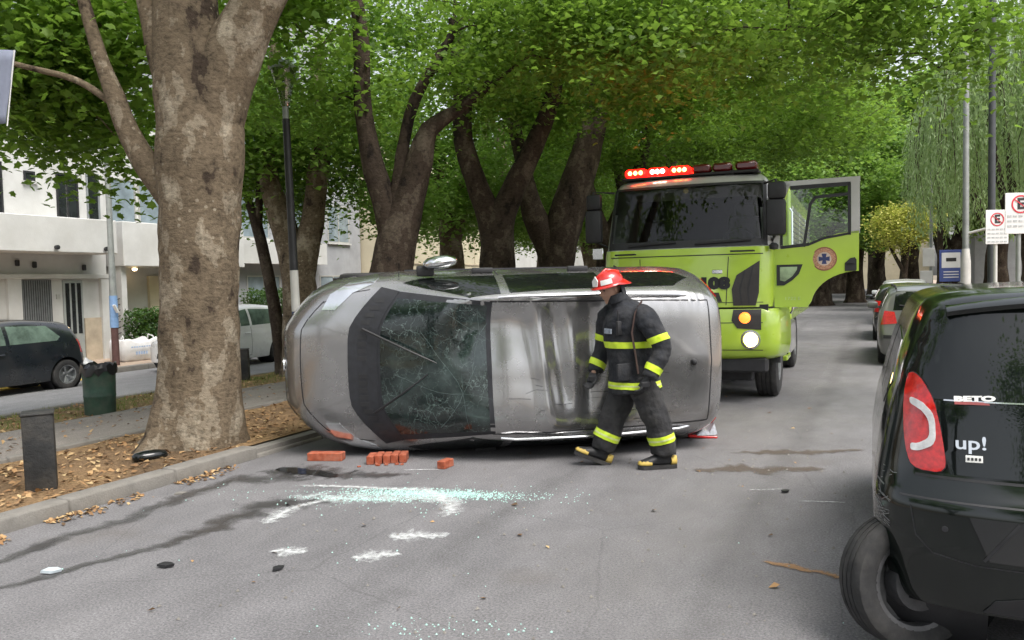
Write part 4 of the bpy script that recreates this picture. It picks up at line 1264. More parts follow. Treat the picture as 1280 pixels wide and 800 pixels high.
# ---------------- black-green city car at the right edge, seen from behind
M['paint_bottle'] = paint('paint_bottle_green', (0.0035, 0.006, 0.005), .0, .12, (0.05, 0.05, 0.045), .06, coat=.25)
M['gloss_black'] = pbr('gloss_black_glass', (0.006, 0.008, 0.008), 0.03, 0, var=.1, coat=0.0, spec=0.5)
M['dark_steel'] = pbr('dark_steel', (.10, .10, .105), .55, .5, var=.4, scale=9)
def city_car():
    L, W, H = 3.54, 1.66, 1.49
    h, w = L / 2, W / 2
    st = []
    def S(x, zb, wm, zm, wbelt, zbelt, wr, zr, zt): st.append((x, section(zb, wm - .1, zb + .12, wm, zm, wbelt, zbelt, wr, zr, zt)))
    S(-h, .27, w - .10, .62, w - .16, .93, w - .34, 1.46, 1.515)
    S(-h + .05, .25, w - .04, .62, w - .095, .95, w - .285, 1.495, 1.55)
    S(-h + .16, .27, w - .008, .60, w - .06, .97, w - .255, 1.515, 1.572)
    S(-h + .6, .27, w, .58, w - .045, .98, w - .235, 1.53, 1.59)
    S(0, .24, w, .56, w - .05, .96, w - .23, 1.535, 1.595)
    S(.35, .22, w, .56, w - .05, .95, w - .20, 1.44, 1.52)
    S(.75, .19, w, .56, w - .05, .94, w - .16, 1.12, 1.20)
    S(1.12, .19, w, .56, w - .06, .90, w - .13, .94, .99)
    S(1.5, .2, w - .03, .52, w - .09, .78, w - .15, .83, .87)
    S(h - .06, .22, w - .08, .48, w - .14, .66, w - .2, .72, .76)
    S(h, .25, w - .14, .46, w - .2, .60, w - .26, .65, .68)
    def warp(V):
        V = V.copy(); x, y, z = V[:, 0].copy(), V[:, 1], V[:, 2]
        wr_ = sstep(-h + .8, -h, x)
        lean = np.interp(z, [.2, .32, .5, .70, .745, .80, 1.10, 1.30, 1.53], [.06, .02, .0, .012, .05, .085, .15, .24, .36])
        V[:, 0] += wr_ * (lean + .20 * np.abs(y / w) ** 3.4)
        wf = sstep(h - 1.0, h, x)
        V[:, 0] -= wf * .25 * np.abs(y / w) ** 2.4
        return V
    bm, bvh = car_body(st, warp, .04, 7, 36)
    arches = [(1.22, .285, .345), (-1.20, .285, .345)]
    cut_arches(bm, arches)
    t = thing('city_car', 'black green city car with a splayed rear wheel and lettered tailgate', 'car', (.82, 5.37, 0), R(90))
    body_obj(bm, M['paint_bottle'], t, smooth=50)
    wells(t, arches, W)
    for s in (1, -1): wheel(t, (1.22, s * .73, .285), .285, .175, s)
    wheel(t, (-1.20, -.73, .285), .285, .175, -1)
    # bent left rear wheel: inner side turned to the rear, top leaning in
    bw = wheel(t, (-1.46, .69, .29), .29, .18, -1, M['dark_steel'], spokes=0, rot=(R(-7), 0, R(-56)), rim_r=.68)
    dr0 = MB(); dr0.lathe([(.0, -.13), (.05, -.13), (.06, -.10), (.115, -.095), (.12, -.02)], 22, 'Y'); dr0.build('brake_drum', M['dark_steel'], bw, 40)
    # tailgate glass and trunk panel
    decal('rear_window', bvh, [(-.62, 1.115), (.62, 1.115), (.69, 1.20), (.64, 1.34), (.565, 1.485), (-.565, 1.485), (-.64, 1.34), (-.69, 1.20)], 'x-', M['gloss_black'], t, .006, .05)
    decal('tailgate_panel', bvh, [(-.53, .815), (.53, .815), (.585, 1.03), (.60, 1.108), (-.60, 1.108), (-.585, 1.03)], 'x-', M['gloss_black'], t, .007, .05)
    sm = MB()
    seam_mb(sm, bvh, [(-.66, .80), (.66, .80)], 'x-', .012)
    seam_mb(sm, bvh, [(-.72, .715), (.72, .715)], 'x-', .009)
    sm.build('tailgate_seam', M['black_plastic'], t)
    tr = MB(); seam_mb(tr, bvh, [(-.55, 1.112), (.55, 1.112)], 'x-', .006, .009); tr.build('window_trim', M['chrome'], t)
    LT = [(.54, .815), (.675, .82), (.695, .95), (.695, 1.10), (.675, 1.205), (.655, 1.215), (.625, 1.19), (.585, 1.11), (.557, .97)]
    CC = [(.578, .93), (.64, .895), (.672, .895), (.672, .925), (.645, .925), (.60, .955), (.604, 1.03), (.635, 1.07), (.668, 1.085), (.668, 1.112), (.628, 1.10), (.582, 1.05)]
    def rounded(P, n=2):
        for _ in range(n):
            P = [q for i in range(len(P)) for q in ((.8 * P[i][0] + .2 * P[(i + 1) % len(P)][0], .8 * P[i][1] + .2 * P[(i + 1) % len(P)][1]), (.2 * P[i][0] + .8 * P[(i + 1) % len(P)][0], .2 * P[i][1] + .8 * P[(i + 1) % len(P)][1]))]
        return P
    LT, CC = rounded(LT), rounded(CC)
    for s in (1, -1):
        o = decal('tail_light', bvh, [(s * a, b) for a, b in LT], 'x-', M['red_lens'], t, .010, .025)
        decal('reverse_lamp', bvh, [(s * a, b) for a, b in CC], 'x-', M['white_lens'], o, .014, .025)
        rim = MB(); seam_mb(rim, bvh, [(s * a, b) for a, b in LT], 'x-', .008, .006, True); rim.build('lamp_gasket', M['black_plastic'], t)
    # bumper: lower recess, valance, sensor
    decal('bumper_recess', bvh, [(-.40, .50), (.40, .50), (.47, .665), (-.47, .665)], 'x-', M['paint_black'], t, .004, .05)
    bl = MB()
    seam_mb(bl, bvh, [(.42, .50), (.30, .66)], 'x-', .012, .007); seam_mb(bl, bvh, [(.68, .68), (.66, .56), (.60, .50), (.45, .475), (-.45, .475)], 'x-', .006)
    bl.build('bumper_crease', M['dark_metal'], t)
    decal('valance', bvh, [(-.42, .285), (.42, .285), (.38, .34), (.28, .365), (-.28, .365), (-.38, .34)], 'x-', M['black_plastic'], t, .008, .05)
    decal('parking_sensor', bvh, [(.555 + .012 * math.cos(k * .785), .605 + .012 * math.sin(k * .785)) for k in range(8)], 'x-', M['dark_metal'], t, .006)
    decal('number_plate', bvh, [(-.26, .525), (.26, .525), (.26, .645), (-.26, .645)], 'x-', M['paint_bottle'], t, .012)
    # scratches on the damaged corner
    sc = MB()
    r_ = random.Random(4)
    for k in range(26):
        z = r_.uniform(.56, .80); x0 = r_.uniform(-1.60, -1.52); l_ = r_.uniform(.02, .09)
        seam_mb(sc, bvh, [(x0, z), (x0 + l_, z + r_.uniform(-.03, .03))], 'y+', r_.uniform(.002, .006), .002)
    sc.build('scratches', M['rim_steel'], t)
    for ax, s in (('y+', 1), ('y-', -1)):
        decal('side_window', bvh, [(.78, 1.0), (.36, 1.33), (-.3, 1.36), (-.3, 1.0)], ax, M['glass_dark'], t)
        decal('side_window', bvh, [(-.38, 1.0), (-.38, 1.36), (-1.05, 1.33), (-1.25, 1.15), (-1.1, 1.03)], ax, M['glass_dark'], t)
        if s < 0: m_ = MB(); m_.box((.66, s * .83, 1.02), (.2, .07, .12), None, .035, 2); m_.box((.74, s * .79, .98), (.06, .08, .05)); m_.build('mirror', M['paint_bottle'], t, 40)
        q = MB(); seam_mb(q, bvh, [(-.36, .98), (-.36, .3)], ax, .008); q.build('door_seam', M['black_plastic'], t)
    decal('windshield', bvh, mirror_half([(1.02, .3), (.95, .62), (.42, .56), (.40, .3)]), 'z+', M['glass_dark'], t)
    # roof spoiler with the high brake lamp
    sp = MB()
    rows = []
    for y in np.linspace(-.53, .53, 15):
        k = .06 * abs(y / .56) ** 2.5
        rows.append([(-1.30 + k * .5, y, 1.555 - .05 * (y / .56) ** 2), (-1.44 + k, y, 1.545 - .05 * (y / .56) ** 2), (-1.475 + k, y, 1.525 - .05 * (y / .56) ** 2), (-1.465 + k, y, 1.505 - .05 * (y / .56) ** 2), (-1.36 + k, y, 1.50 - .05 * (y / .56) ** 2)])
    sp.loft(rows, True, True)
    spo = sp.build('spoiler', M['paint_bottle'], t, 40)
    bl = MB(); bl.box((-1.476, 0, 1.518), (.012, .3, .02), None, .004); bl.build('brake_lamp', M['red_lens'], spo)
    # lettering: fitted on the tailgate
    def on_gate(y, z, off=.011):
        hit, no, _, _ = bvh.ray_cast(Vector((-5, y, z)), Vector((1, 0, 0)))
        if no.x > 0: no = -no
        return hit + no * off, no
    def gate_text(name, s_, y, z, size, mat, sx=1.0, bold=0.0, ext=.002):
        p, no = on_gate(y, z)
        xax = Vector((0, -1, 0)); xax = (xax - no * xax.dot(no)).normalized()
        return text_obj(name, s_, size, mat, t, frame_matrix(p, xax, no.cross(xax)), ext, 'CENTER', bold, sx)
    gate_text('badge', 'up!', .455, .945, .075, M['chrome'], 1.25, .0012)
    gate_text('sticker_lettering', 'BETO', .44, 1.122, .030, M['white_paint'], 2.0, .002, .001)
    p, no = on_gate(.44, 1.104, .013)
    Mx = Matrix.Rotation(math.atan2(-no.z, -no.x) * -1, 4, 'Y')
    st_ = MB(); st_.box(p, (.002, .145, .012), Mx); st_.build('sticker_band', pbr('sticker_red', (.25, .05, .05), .5), t)
    p, no = on_gate(.445, .885, .012)
    Mx = Matrix.Rotation(math.atan2(-no.z, -no.x) * -1, 4, 'Y')
    tg = MB(); tg.box(p, (.003, .062, .028), Mx, .001); tgo = tg.build('small_sticker', M['white_paint'], t)
    dk = MB()
    for k in range(4): dk.box(p + Vector((-.0025, -.02 + .0135 * k, .0)), (.002, .008, .011), Mx)
    dk.build('sticker_print', M['dark_metal'], tgo)
    return t
city_car()

# ---------------- grey people carrier lying on its side
M['paint_tin'] = paint('paint_tin_grey', (0.33, 0.326, 0.326), .8, .25, (0.12, 0.115, 0.11), .0)
M['grey_trim'] = pbr('grey_trim', (0.016, 0.017, 0.021), .6, var=.3, scale=20)
M['crack_line'] = pbr('crack_line', (.11, .15, .145), .5, var=.4, scale=30)
def cracked_glass():
    m, n, l, out = nodes_of('cracked_windshield')
    tc = n.new("ShaderNodeTexCoord"); o = tc.outputs['Object']
    p = n.new("ShaderNodeBsdfPrincipled")
    p.inputs['Roughness'].default_value = .06; p.inputs['Coat Weight'].default_value = .5
    wob = noise(n, l, 3.5, 5, .6, o)
    ad = n.new("ShaderNodeMix"); ad.data_type = 'VECTOR'; ad.inputs[0].default_value = .25
    l.new(o, ad.inputs[4]); l.new(wob.outputs['Color'], ad.inputs[5])
    acc = None
    for sc, wd, dens in ((4.5, .007, .35), (9, .013, .3), (22, .03, .14)):
        v = n.new("ShaderNodeTexVoronoi"); v.feature = 'DISTANCE_TO_EDGE'; v.inputs['Scale'].default_value = sc
        l.new(ad.outputs[1], v.inputs['Vector'])
        rr = ramp(n, [(0.0, dens), (wd, 0.0)]); l.new(v.outputs['Distance'], rr.inputs[0])
        mk = noise(n, l, 1.9 * sc / 3, 3, .5, o); rm = ramp(n, [(.45, 0), (.58, 1)]); l.new(mk.outputs['Fac'], rm.inputs[0])
        mm = n.new("ShaderNodeMath"); mm.operation = 'MULTIPLY'; l.new(rr.outputs[0], mm.inputs[0]); l.new(rm.outputs[0], mm.inputs[1])
        if acc is None: acc = mm.outputs[0]
        else:
            a2 = n.new("ShaderNodeMath"); a2.operation = 'MAXIMUM'; l.new(acc, a2.inputs[0]); l.new(mm.outputs[0], a2.inputs[1]); acc = a2.outputs[0]
    big = noise(n, l, 2.0, 4, .6, o)
    rb = ramp(n, [(.3, (.004, .006, .006)), (.5, (.010, .017, .016)), (.66, (.035, .052, .049)), (.78, (.09, .12, .115))]); l.new(big.outputs['Fac'], rb.inputs[0])
    c = mixc(n, l, acc, rb.outputs[0], (.45, .60, .56))
    l.new(c, p.inputs['Base Color'])
    b = n.new("ShaderNodeBump"); b.inputs['Strength'].default_value = .35; b.inputs['Distance'].default_value = .02
    l.new(wob.outputs['Fac'], b.inputs['Height']); l.new(b.outputs[0], p.inputs['Normal'])
    l.new(p.outputs[0], out.inputs['Surface'])
    return m
M['cracked'] = cracked_glass()

M['headlamp'] = pbr('headlamp_glass', (.62, .64, .66), .16, .9, var=.12, scale=5, coat=.8)
def people_carrier():
    L, W = 4.18, 1.72
    h, w = L / 2, W / 2
    st = []
    def S(x, zb, wm, zm, wbelt, zbelt, wr, zr, zt): st.append((x, section(zb, wm - .1, zb + .12, wm, zm, wbelt, zbelt, wr, zr, zt)))
    S(-h, .30, w - .14, .62, w - .2, .95, w - .34, 1.40, 1.46)
    S(-h + .05, .27, w - .07, .62, w - .12, .97, w - .29, 1.43, 1.50)
    S(-h + .18, .24, w - .02, .62, w - .07, .99, w - .26, 1.45, 1.53)
    S(-1.4, .2, w, .6, w - .04, .99, w - .235, 1.47, 1.55)
    S(-.5, .2, w, .58, w - .04, .97, w - .225, 1.49, 1.57)
    S(.10, .2, w, .58, w - .045, .96, w - .235, 1.45, 1.53)
    S(.27, .2, w, .58, w - .045, .96, w - .24, 1.41, 1.48)
    S(.80, .2, w, .58, w - .05, .95, w - .20, 1.19, 1.27)
    S(1.22, .2, w, .57, w - .055, .92, w - .15, 1.0, 1.07)
    S(1.42, .2, w - .005, .56, w - .06, .88, w - .13, .94, 1.0)
    S(1.75, .2, w - .03, .54, w - .08, .80, w - .14, .87, .92)
    S(1.98, .22, w - .07, .50, w - .12, .70, w - .18, .77, .81)
    S(h - .03, .25, w - .13, .47, w - .18, .60, w - .24, .66, .70)
    S(h, .28, w - .18, .46, w - .22, .56, w - .28, .61, .64)
    def warp(V):
        V = V.copy(); x, y, z = V[:, 0].copy(), V[:, 1].copy(), V[:, 2].copy()
        wr_ = sstep(-h + .7, -h, x)
        V[:, 0] += wr_ * (np.interp(z, [.3, .5, .9, 1.05, 1.3, 1.5], [.03, .0, .04, .08, .14, .22]) + .17 * np.abs(y / w) ** 3)
        wf = sstep(.3, h, x)
        V[:, 0] -= wf * (.40 * np.clip((np.abs(y / w) - .38) / .62, 0, 1) ** 1.35 + .06 * np.abs(y / w) ** 2)
        # crushed roof: deep folds across the front half
        roof = sstep(1.30, 1.44, z)
        e = 1 - np.clip(np.abs(y) / .62, 0, 1) ** 4
        f1 = np.exp(-((x + .36 + .12 * y) / .085) ** 2); f2 = np.exp(-((x + .62 - .10 * y) / .12) ** 2); f3 = np.exp(-((x - .03 + .05 * np.sin(5 * y)) / .16) ** 2)
        up = sstep(-.55, -.2, -y)       # towards the side that now faces up
        V[:, 2] -= roof * e * (.065 * f1 * (.5 + .5 * up) - .045 * np.exp(-((x + .20 + .1 * y) / .07) ** 2) + .085 * f2 + .035 * f3 * (1 - up))
        V[:, 2] -= roof * e * .06 * np.exp(-(((x + .15) / .55) ** 2 + ((y - .25) / .4) ** 2))
        V[:, 2] += roof * e * .012 * np.sin(9 * x + 4 * y) * np.exp(-((x + .3) / .6) ** 2)
        frt = sstep(-.85, -.45, x)
        V[:, 2] += roof * frt * .24 * y * (1 - np.clip(np.abs(y) / .60, 0, 1) ** 4)
        # small ripples along the upper roof gutter
        V[:, 2] += roof * .006 * np.sin(45 * x) * np.exp(-((y + .55) / .05) ** 2)
        return V
    bm, bvh = car_body(st, warp, .04, 7, 30)
    arches = [(1.28, .30, .36), (-1.22, .30, .36)]
    cut_arches(bm, arches)
    t = thing('overturned_car', 'grey people carrier lying on its side with crumpled roof and cracked windshield', 'car')
    # frame: nose towards -149.7 deg, roof facing the camera side, left flank on the ground
    thd = R(-146.0); tl = R(1.5)
    f = Vector((math.cos(thd), math.sin(thd), 0)); u0 = Vector((-math.sin(thd), math.cos(thd), 0))
    if u0.y > 0: u0 = -u0
    dn = Vector((0, 0, -1))
    u = u0 * math.cos(tl) + dn * math.sin(tl)
    lft = u.cross(f)
    Mw = Matrix((f, lft, u)).transposed().to_4x4(); Mw.translation = (-3.80, 7.93, .912)
    t.matrix_world = Mw @ Matrix.Diagonal((1.04, 1.04, 1.04, 1))
    body_obj(bm, M['paint_tin'], t, smooth=50)
    wells(t, arches, W)
    for x in (1.28, -1.22):
        for s in (1, -1): wheel(t, (x, s * .75, .30), .30, .19, s)
    und = MB(); und.box((0, 0, .21), (3.5, 1.3, .05)); und.tube([(-1.9, .3, .18), (-.8, .25, .17), (.6, .1, .17), (1.1, .1, .2)], .035, 8); und.tube([(-1.22, -.7, .3), (-1.22, .7, .3)], .045, 8)
    und.build('underbody', M['dark_metal'], t)
    # windshield, cowl, hood edge (top view outlines)
    def arc(xc_, k, ys, p=2.2): return [(xc_ - k * (.2 * abs(y / .86) ** 2 + .9 * max(0, (abs(y / .86) - .38) / .62) ** 1.35), y) for y in ys]
    ysw = np.linspace(-.62, .62, 15)
    ws = arc(1.21, .34, np.linspace(-.62, .62, 15)) + [(a, b) for a, b in reversed(arc(.29, .05, np.linspace(-.55, .55, 9)))]
    decal('windshield', bvh, ws, 'z+', M['cracked'], t, .004, .06)
    sur = arc(1.25, .35, np.linspace(-.68, .68, 15)) + list(reversed(arc(.25, .05, np.linspace(-.58, .58, 9))))
    decal('windshield_seal', bvh, sur, 'z+', M['grey_trim'], t, .002, .06)
    cw = arc(1.50, .44, np.linspace(-.72, .72, 17)) + list(reversed(arc(1.235, .34, np.linspace(-.68, .68, 17))))
    decal('cowl', bvh, cw, 'z+', M['grey_trim'], t, .007, .06)
    for a, b in (((1.36, -.35), (.72, -.05)), ((1.28, .42), (.80, .05))):
        wi = MB(); P_ = []
        for k in range(6):
            q = (a[0] + (b[0] - a[0]) * k / 5, a[1] + (b[1] - a[1]) * k / 5)
            hh, no, _, _ = bvh.ray_cast(Vector((q[0], q[1], 5)), Vector((0, 0, -1)))
            P_.append(hh + Vector((0, 0, .03 + .05 * math.sin(k / 5 * 3.14))))
        wi.tube(P_, [.012, .012, .010, .009, .008, .006], 6); wi.build('wiper', M['black_plastic'], t)
    sm = MB()
    for pts_, wd_ in [([(.25, s * .585), (-.5, s * .575), (-1.2, s * .565), (-1.74, s * .55)], .014) for s in (1, -1)] + [([(1.28, s * .70), (1.55, s * .66), (1.72, s * .58)], .008) for s in (1, -1)] + [([(-1.74, -.55), (-1.76, 0), (-1.74, .55)], .012)] :
        sm = MB(); seam_mb(sm, bvh, pts_, 'z+', wd_, .002); sm.build('body_seam', M['black_plastic'], t)
    # soft hood creases and vents in the cowl
    for s in (1, -1):
        hc_ = MB(); seam_mb(hc_, bvh, [(1.46, s * .30), (1.62, s * .33), (1.78, s * .40), (1.86, s * .46)], 'z+', .010, .003); hc_.build('hood_crease', M['paint_tin'], t)
        for k in range(9):
            y_ = s * (.08 + .065 * k); xv = 1.365 - .38 * (.2 * abs(y_ / .86) ** 2 + .9 * max(0, (abs(y_ / .86) - .38) / .62) ** 1.35)
            decal('cowl_vent', bvh, [(xv - .035, y_ - .02), (xv + .045, y_ - .02), (xv + .045, y_ + .02), (xv - .035, y_ + .02)], 'z+', M['black_plastic'], t, .0095, .06)
    # fractures spreading from the impact points over the windshield
    rc_ = random.Random(12)
    for (cx_, cy_, nr, rl) in ((.50, .22, 6, .8), (.34, -.30, 5, .7)):
        fr_ = MB(); angs = []
        for k in range(nr):
            a_ = 2 * math.pi * (k + rc_.uniform(-.35, .35)) / nr; L_ = rl * rc_.uniform(.3, 1.0)
            pts_ = [(cx_, cy_)]
            for q in range(6):
                a_ += rc_.uniform(-.22, .22)
                pts_.append((pts_[-1][0] + L_ / 6 * math.cos(a_), pts_[-1][1] + L_ / 6 * math.sin(a_)))
            pts_ = [p_ for p_ in pts_ if .24 < p_[0] < 1.19 - .36 * abs(p_[1] / .86) ** 2.2 and abs(p_[1]) < .56]
            if len(pts_) > 1: seam_mb(fr_, bvh, pts_, 'z+', rc_.uniform(.0012, .0032), .0065)
        for k in range(1):
            rr_ = rl * rc_.uniform(.08, .55); a0_ = rc_.uniform(0, 6.28); da_ = rc_.uniform(.25, .8)
            pts_ = [(cx_ + rr_ * rc_.uniform(.93, 1.07) * math.cos(a0_ + da_ * q / 5), cy_ + rr_ * rc_.uniform(.93, 1.07) * math.sin(a0_ + da_ * q / 5)) for q in range(6)]
            pts_ = [p_ for p_ in pts_ if .24 < p_[0] < 1.19 - .36 * abs(p_[1] / .86) ** 2.2 and abs(p_[1]) < .56]
            if len(pts_) > 1: seam_mb(fr_, bvh, pts_, 'z+', rc_.uniform(.001, .0022), .0065)
        fo = fr_.build('glass_fracture', M['crack_line'], t); fo['kind'] = 'stuff'
    # scrapes along the roof and lower edge
    sk_ = MB()
    for k in range(34):
        x_ = rc_.uniform(-1.5, .1); y_ = rc_.choice((rc_.uniform(.38, .57), rc_.uniform(-.1, .5))); l_ = rc_.uniform(.04, .22)
        seam_mb(sk_, bvh, [(x_, y_), (x_ + l_ * .5, y_ + rc_.uniform(-.012, .012)), (x_ + l_, y_ + rc_.uniform(-.03, .03))], 'z+', rc_.uniform(.0015, .004), .0015)
    so_ = sk_.build('scrape', M['grey_trim'], t); so_['kind'] = 'stuff'
    hs_ = MB(); seam_mb(hs_, bvh, arc(1.93, .50, np.linspace(-.6, .6, 15)), 'z+', .010); hs_.build('hood_seam', M['black_plastic'], t)
    # headlights wrap the front corners; grille, bumper and emblem on the nose
    for s in (1, -1):
        hl = [(1.90, .52), (1.82, .66), (1.62, .775), (1.38, .80), (1.44, .745), (1.62, .67), (1.78, .52)]
        o = decal('headlight', bvh, [(a - .18, s * b) for a, b in hl], 'z+', M['headlamp'], t, .006, .04)
    decal('grille', bvh, [(-.42, .50), (.42, .50), (.50, .60), (-.50, .60)], 'x+', M['black_plastic'], t, .006, .05)
    decal('air_intake', bvh, [(-.5, .30), (.5, .30), (.45, .42), (-.45, .42)], 'x+', M['black_plastic'], t, .006, .05)
    cs = MB(); seam_mb(cs, bvh, [(-.48, .61), (.48, .61)], 'x+', .018, .008); seam_mb(cs, bvh, [(-.5, .48), (.5, .48)], 'x+', .018, .008); cs.build('grille_trim', M['chrome'], t)
    em = MB()
    hh, no, _, _ = bvh.ray_cast(Vector((5, 0, .60)), Vector((-1, 0, 0)))
    em.lathe([(.07, -.012), (.072, .0), (.064, .004), (.058, .0)], 24, 'X', (hh.x + .012, 0, .585))
    for s in (1, -1):
        em.tube([(hh.x + .014, s * .035, .635), (hh.x + .014, s * .012, .592), (hh.x + .014, 0, .615)], .006, 5)
        em.tube([(hh.x + .014, s * .056, .60), (hh.x + .014, s * .028, .535), (hh.x + .014, 0, .58)], .006, 5)
    em.build('emblem', M['chrome'], t)
    # side windows, doors, handles
    for ax, s in (('y+', 1), ('y-', -1)):
        decal('side_window', bvh, [(.98, 1.0), (.78, 1.14), (.42, 1.36), (.15, 1.41), (.15, 1.01)], ax, M['glass_dark'], t)
        decal('side_window', bvh, [(.07, 1.01), (.07, 1.42), (-.80, 1.42), (-.80, 1.02)], ax, M['glass_dark'], t)
        decal('side_window', bvh, [(-.90, 1.03), (-.90, 1.41), (-1.45, 1.38), (-1.66, 1.18), (-1.55, 1.06)], ax, M['glass_dark'], t)
        q = MB()
        seam_mb(q, bvh, [(.11, 1.0), (.11, .3)], ax, .010); seam_mb(q, bvh, [(1.02, .95), (1.0, .5), (.95, .28), (-.8, .28), (-.85, .6), (-.86, 1.0)], ax, .010)
        q.build('door_seam', M['black_plastic'], t)
        decal('side_moulding', bvh, [(.95, .50), (.95, .56), (-.80, .57), (-.80, .51)], ax, M['black_plastic'], t, .012)
        for hx in (.24, -.68):
            hd = MB(); hd.box((hx, s * (w - .005), .88), (.2, .05, .04), None, .012, 2); hd.build('door_handle', M['black_plastic'], t, 40)
        rl = MB()
        rl.tube([(.18, s * .62, 1.465), (.05, s * .63, 1.50), (-.7, s * .635, 1.525), (-1.45, s * .61, 1.50), (-1.6, s * .595, 1.45)], [.012, .015, .016, .015, .011], 8)
        rl.build('roof_rail', M['chrome'], t)
    # upper mirror stands up, with arm (right flank is up)
    mi = MB()
    rings = []
    for k, (a, sz) in enumerate([(-.17, .25), (-.15, .6), (-.08, .95), (.02, 1.0), (.10, .8), (.14, .3)]):
        rings.append([(.66 + a, -(w + .085) + .062 * sz * math.cos(an) - .10 * (a + .1) * -1, 1.04 + .10 * sz * math.sin(an)) for an in np.linspace(0, 6.283, 17)[:-1]])
    mi.loft(rings)
    mi.build('mirror', M['chrome'], t, 50)
    mg = MB(); mg.box((.78, -(w - .0), .99), (.16, .10, .06), None, .02, 2); mg.build('mirror_base', M['black_plastic'], t)
    # tailgate
    decal('rear_window', bvh, [(-.54, 1.06), (.54, 1.06), (.46, 1.38), (-.46, 1.38)], 'x-', M['glass_dark'], t)
    for s in (1, -1):
        decal('tail_light', bvh, [(s * .60, .82), (s * .74, .82), (s * .68, 1.12), (s * .62, 1.30), (s * .57, 1.30), (s * .58, 1.05)], 'x-', M['red_lens'], t, .008, .04)
    decal('number_plate', bvh, [(-.2, .68), (.2, .68), (.2, .8), (-.2, .8)], 'x-', M['white_paint'], t, .008)
    bs = MB(); seam_mb(bs, bvh, [(-.8, .60), (.8, .60)], 'x-', .012); bs.build('bumper_seam', M['black_plastic'], t)
    an = MB(); hh, no, _, _ = bvh.ray_cast(Vector((-1.58, .0, 5)), Vector((0, 0, -1)))
    an.lathe([(.03, 0), (.03, .012), (.018, .035), (.0, .04)], 14, 'Z', hh); an.build('antenna_base', M['black_plastic'], t)
    return t
people_carrier()
# ------------------------------------------------------------------ fire engine
M['lime'] = paint('lime_paint', (0.39, 0.56, 0.045), 0, .33, (0.20, 0.23, 0.09), .22, .06)
M['cab_grey'] = paint('cab_grey', (0.46, 0.46, 0.44), .2, .35, amt=.3)
M['grille_black'] = pbr('grille_black', (0.03, 0.026, 0.025), .5, var=.25, bump=.05)
M['red_on'] = pbr('red_lamp_lit', (.6, .01, .01), .3, emit=(1.0, .003, .002), estr=6.0)
M['led_on'] = pbr('lamp_core_lit', (1, .6, .3), .3, emit=(1.0, .30, .07), estr=8.0)
M['led_white'] = pbr('lamp_core_white', (1, .9, .8), .3, emit=(1.0, .8, .6), estr=13.0)
M['head_on'] = pbr('headlamp_lit', (1, .9, .7), .3, emit=(1.0, .70, .32), estr=9.0)
M['amber_on'] = pbr('indicator_lit', (.8, .3, .05), .3, emit=(1.0, .16, .02), estr=1.6)
M['windscreen'] = glass_thin('windscreen_glass', (.55, .58, .56), .02)
M['red_off'] = pbr('red_lamp_dark', (.10, .006, .006), .2, coat=.6)
M['cab_inside'] = pbr('cab_inside', (.03, .028, .028), .8)
M['seat'] = pbr('seat_cloth', (.05, .05, .055), .9)

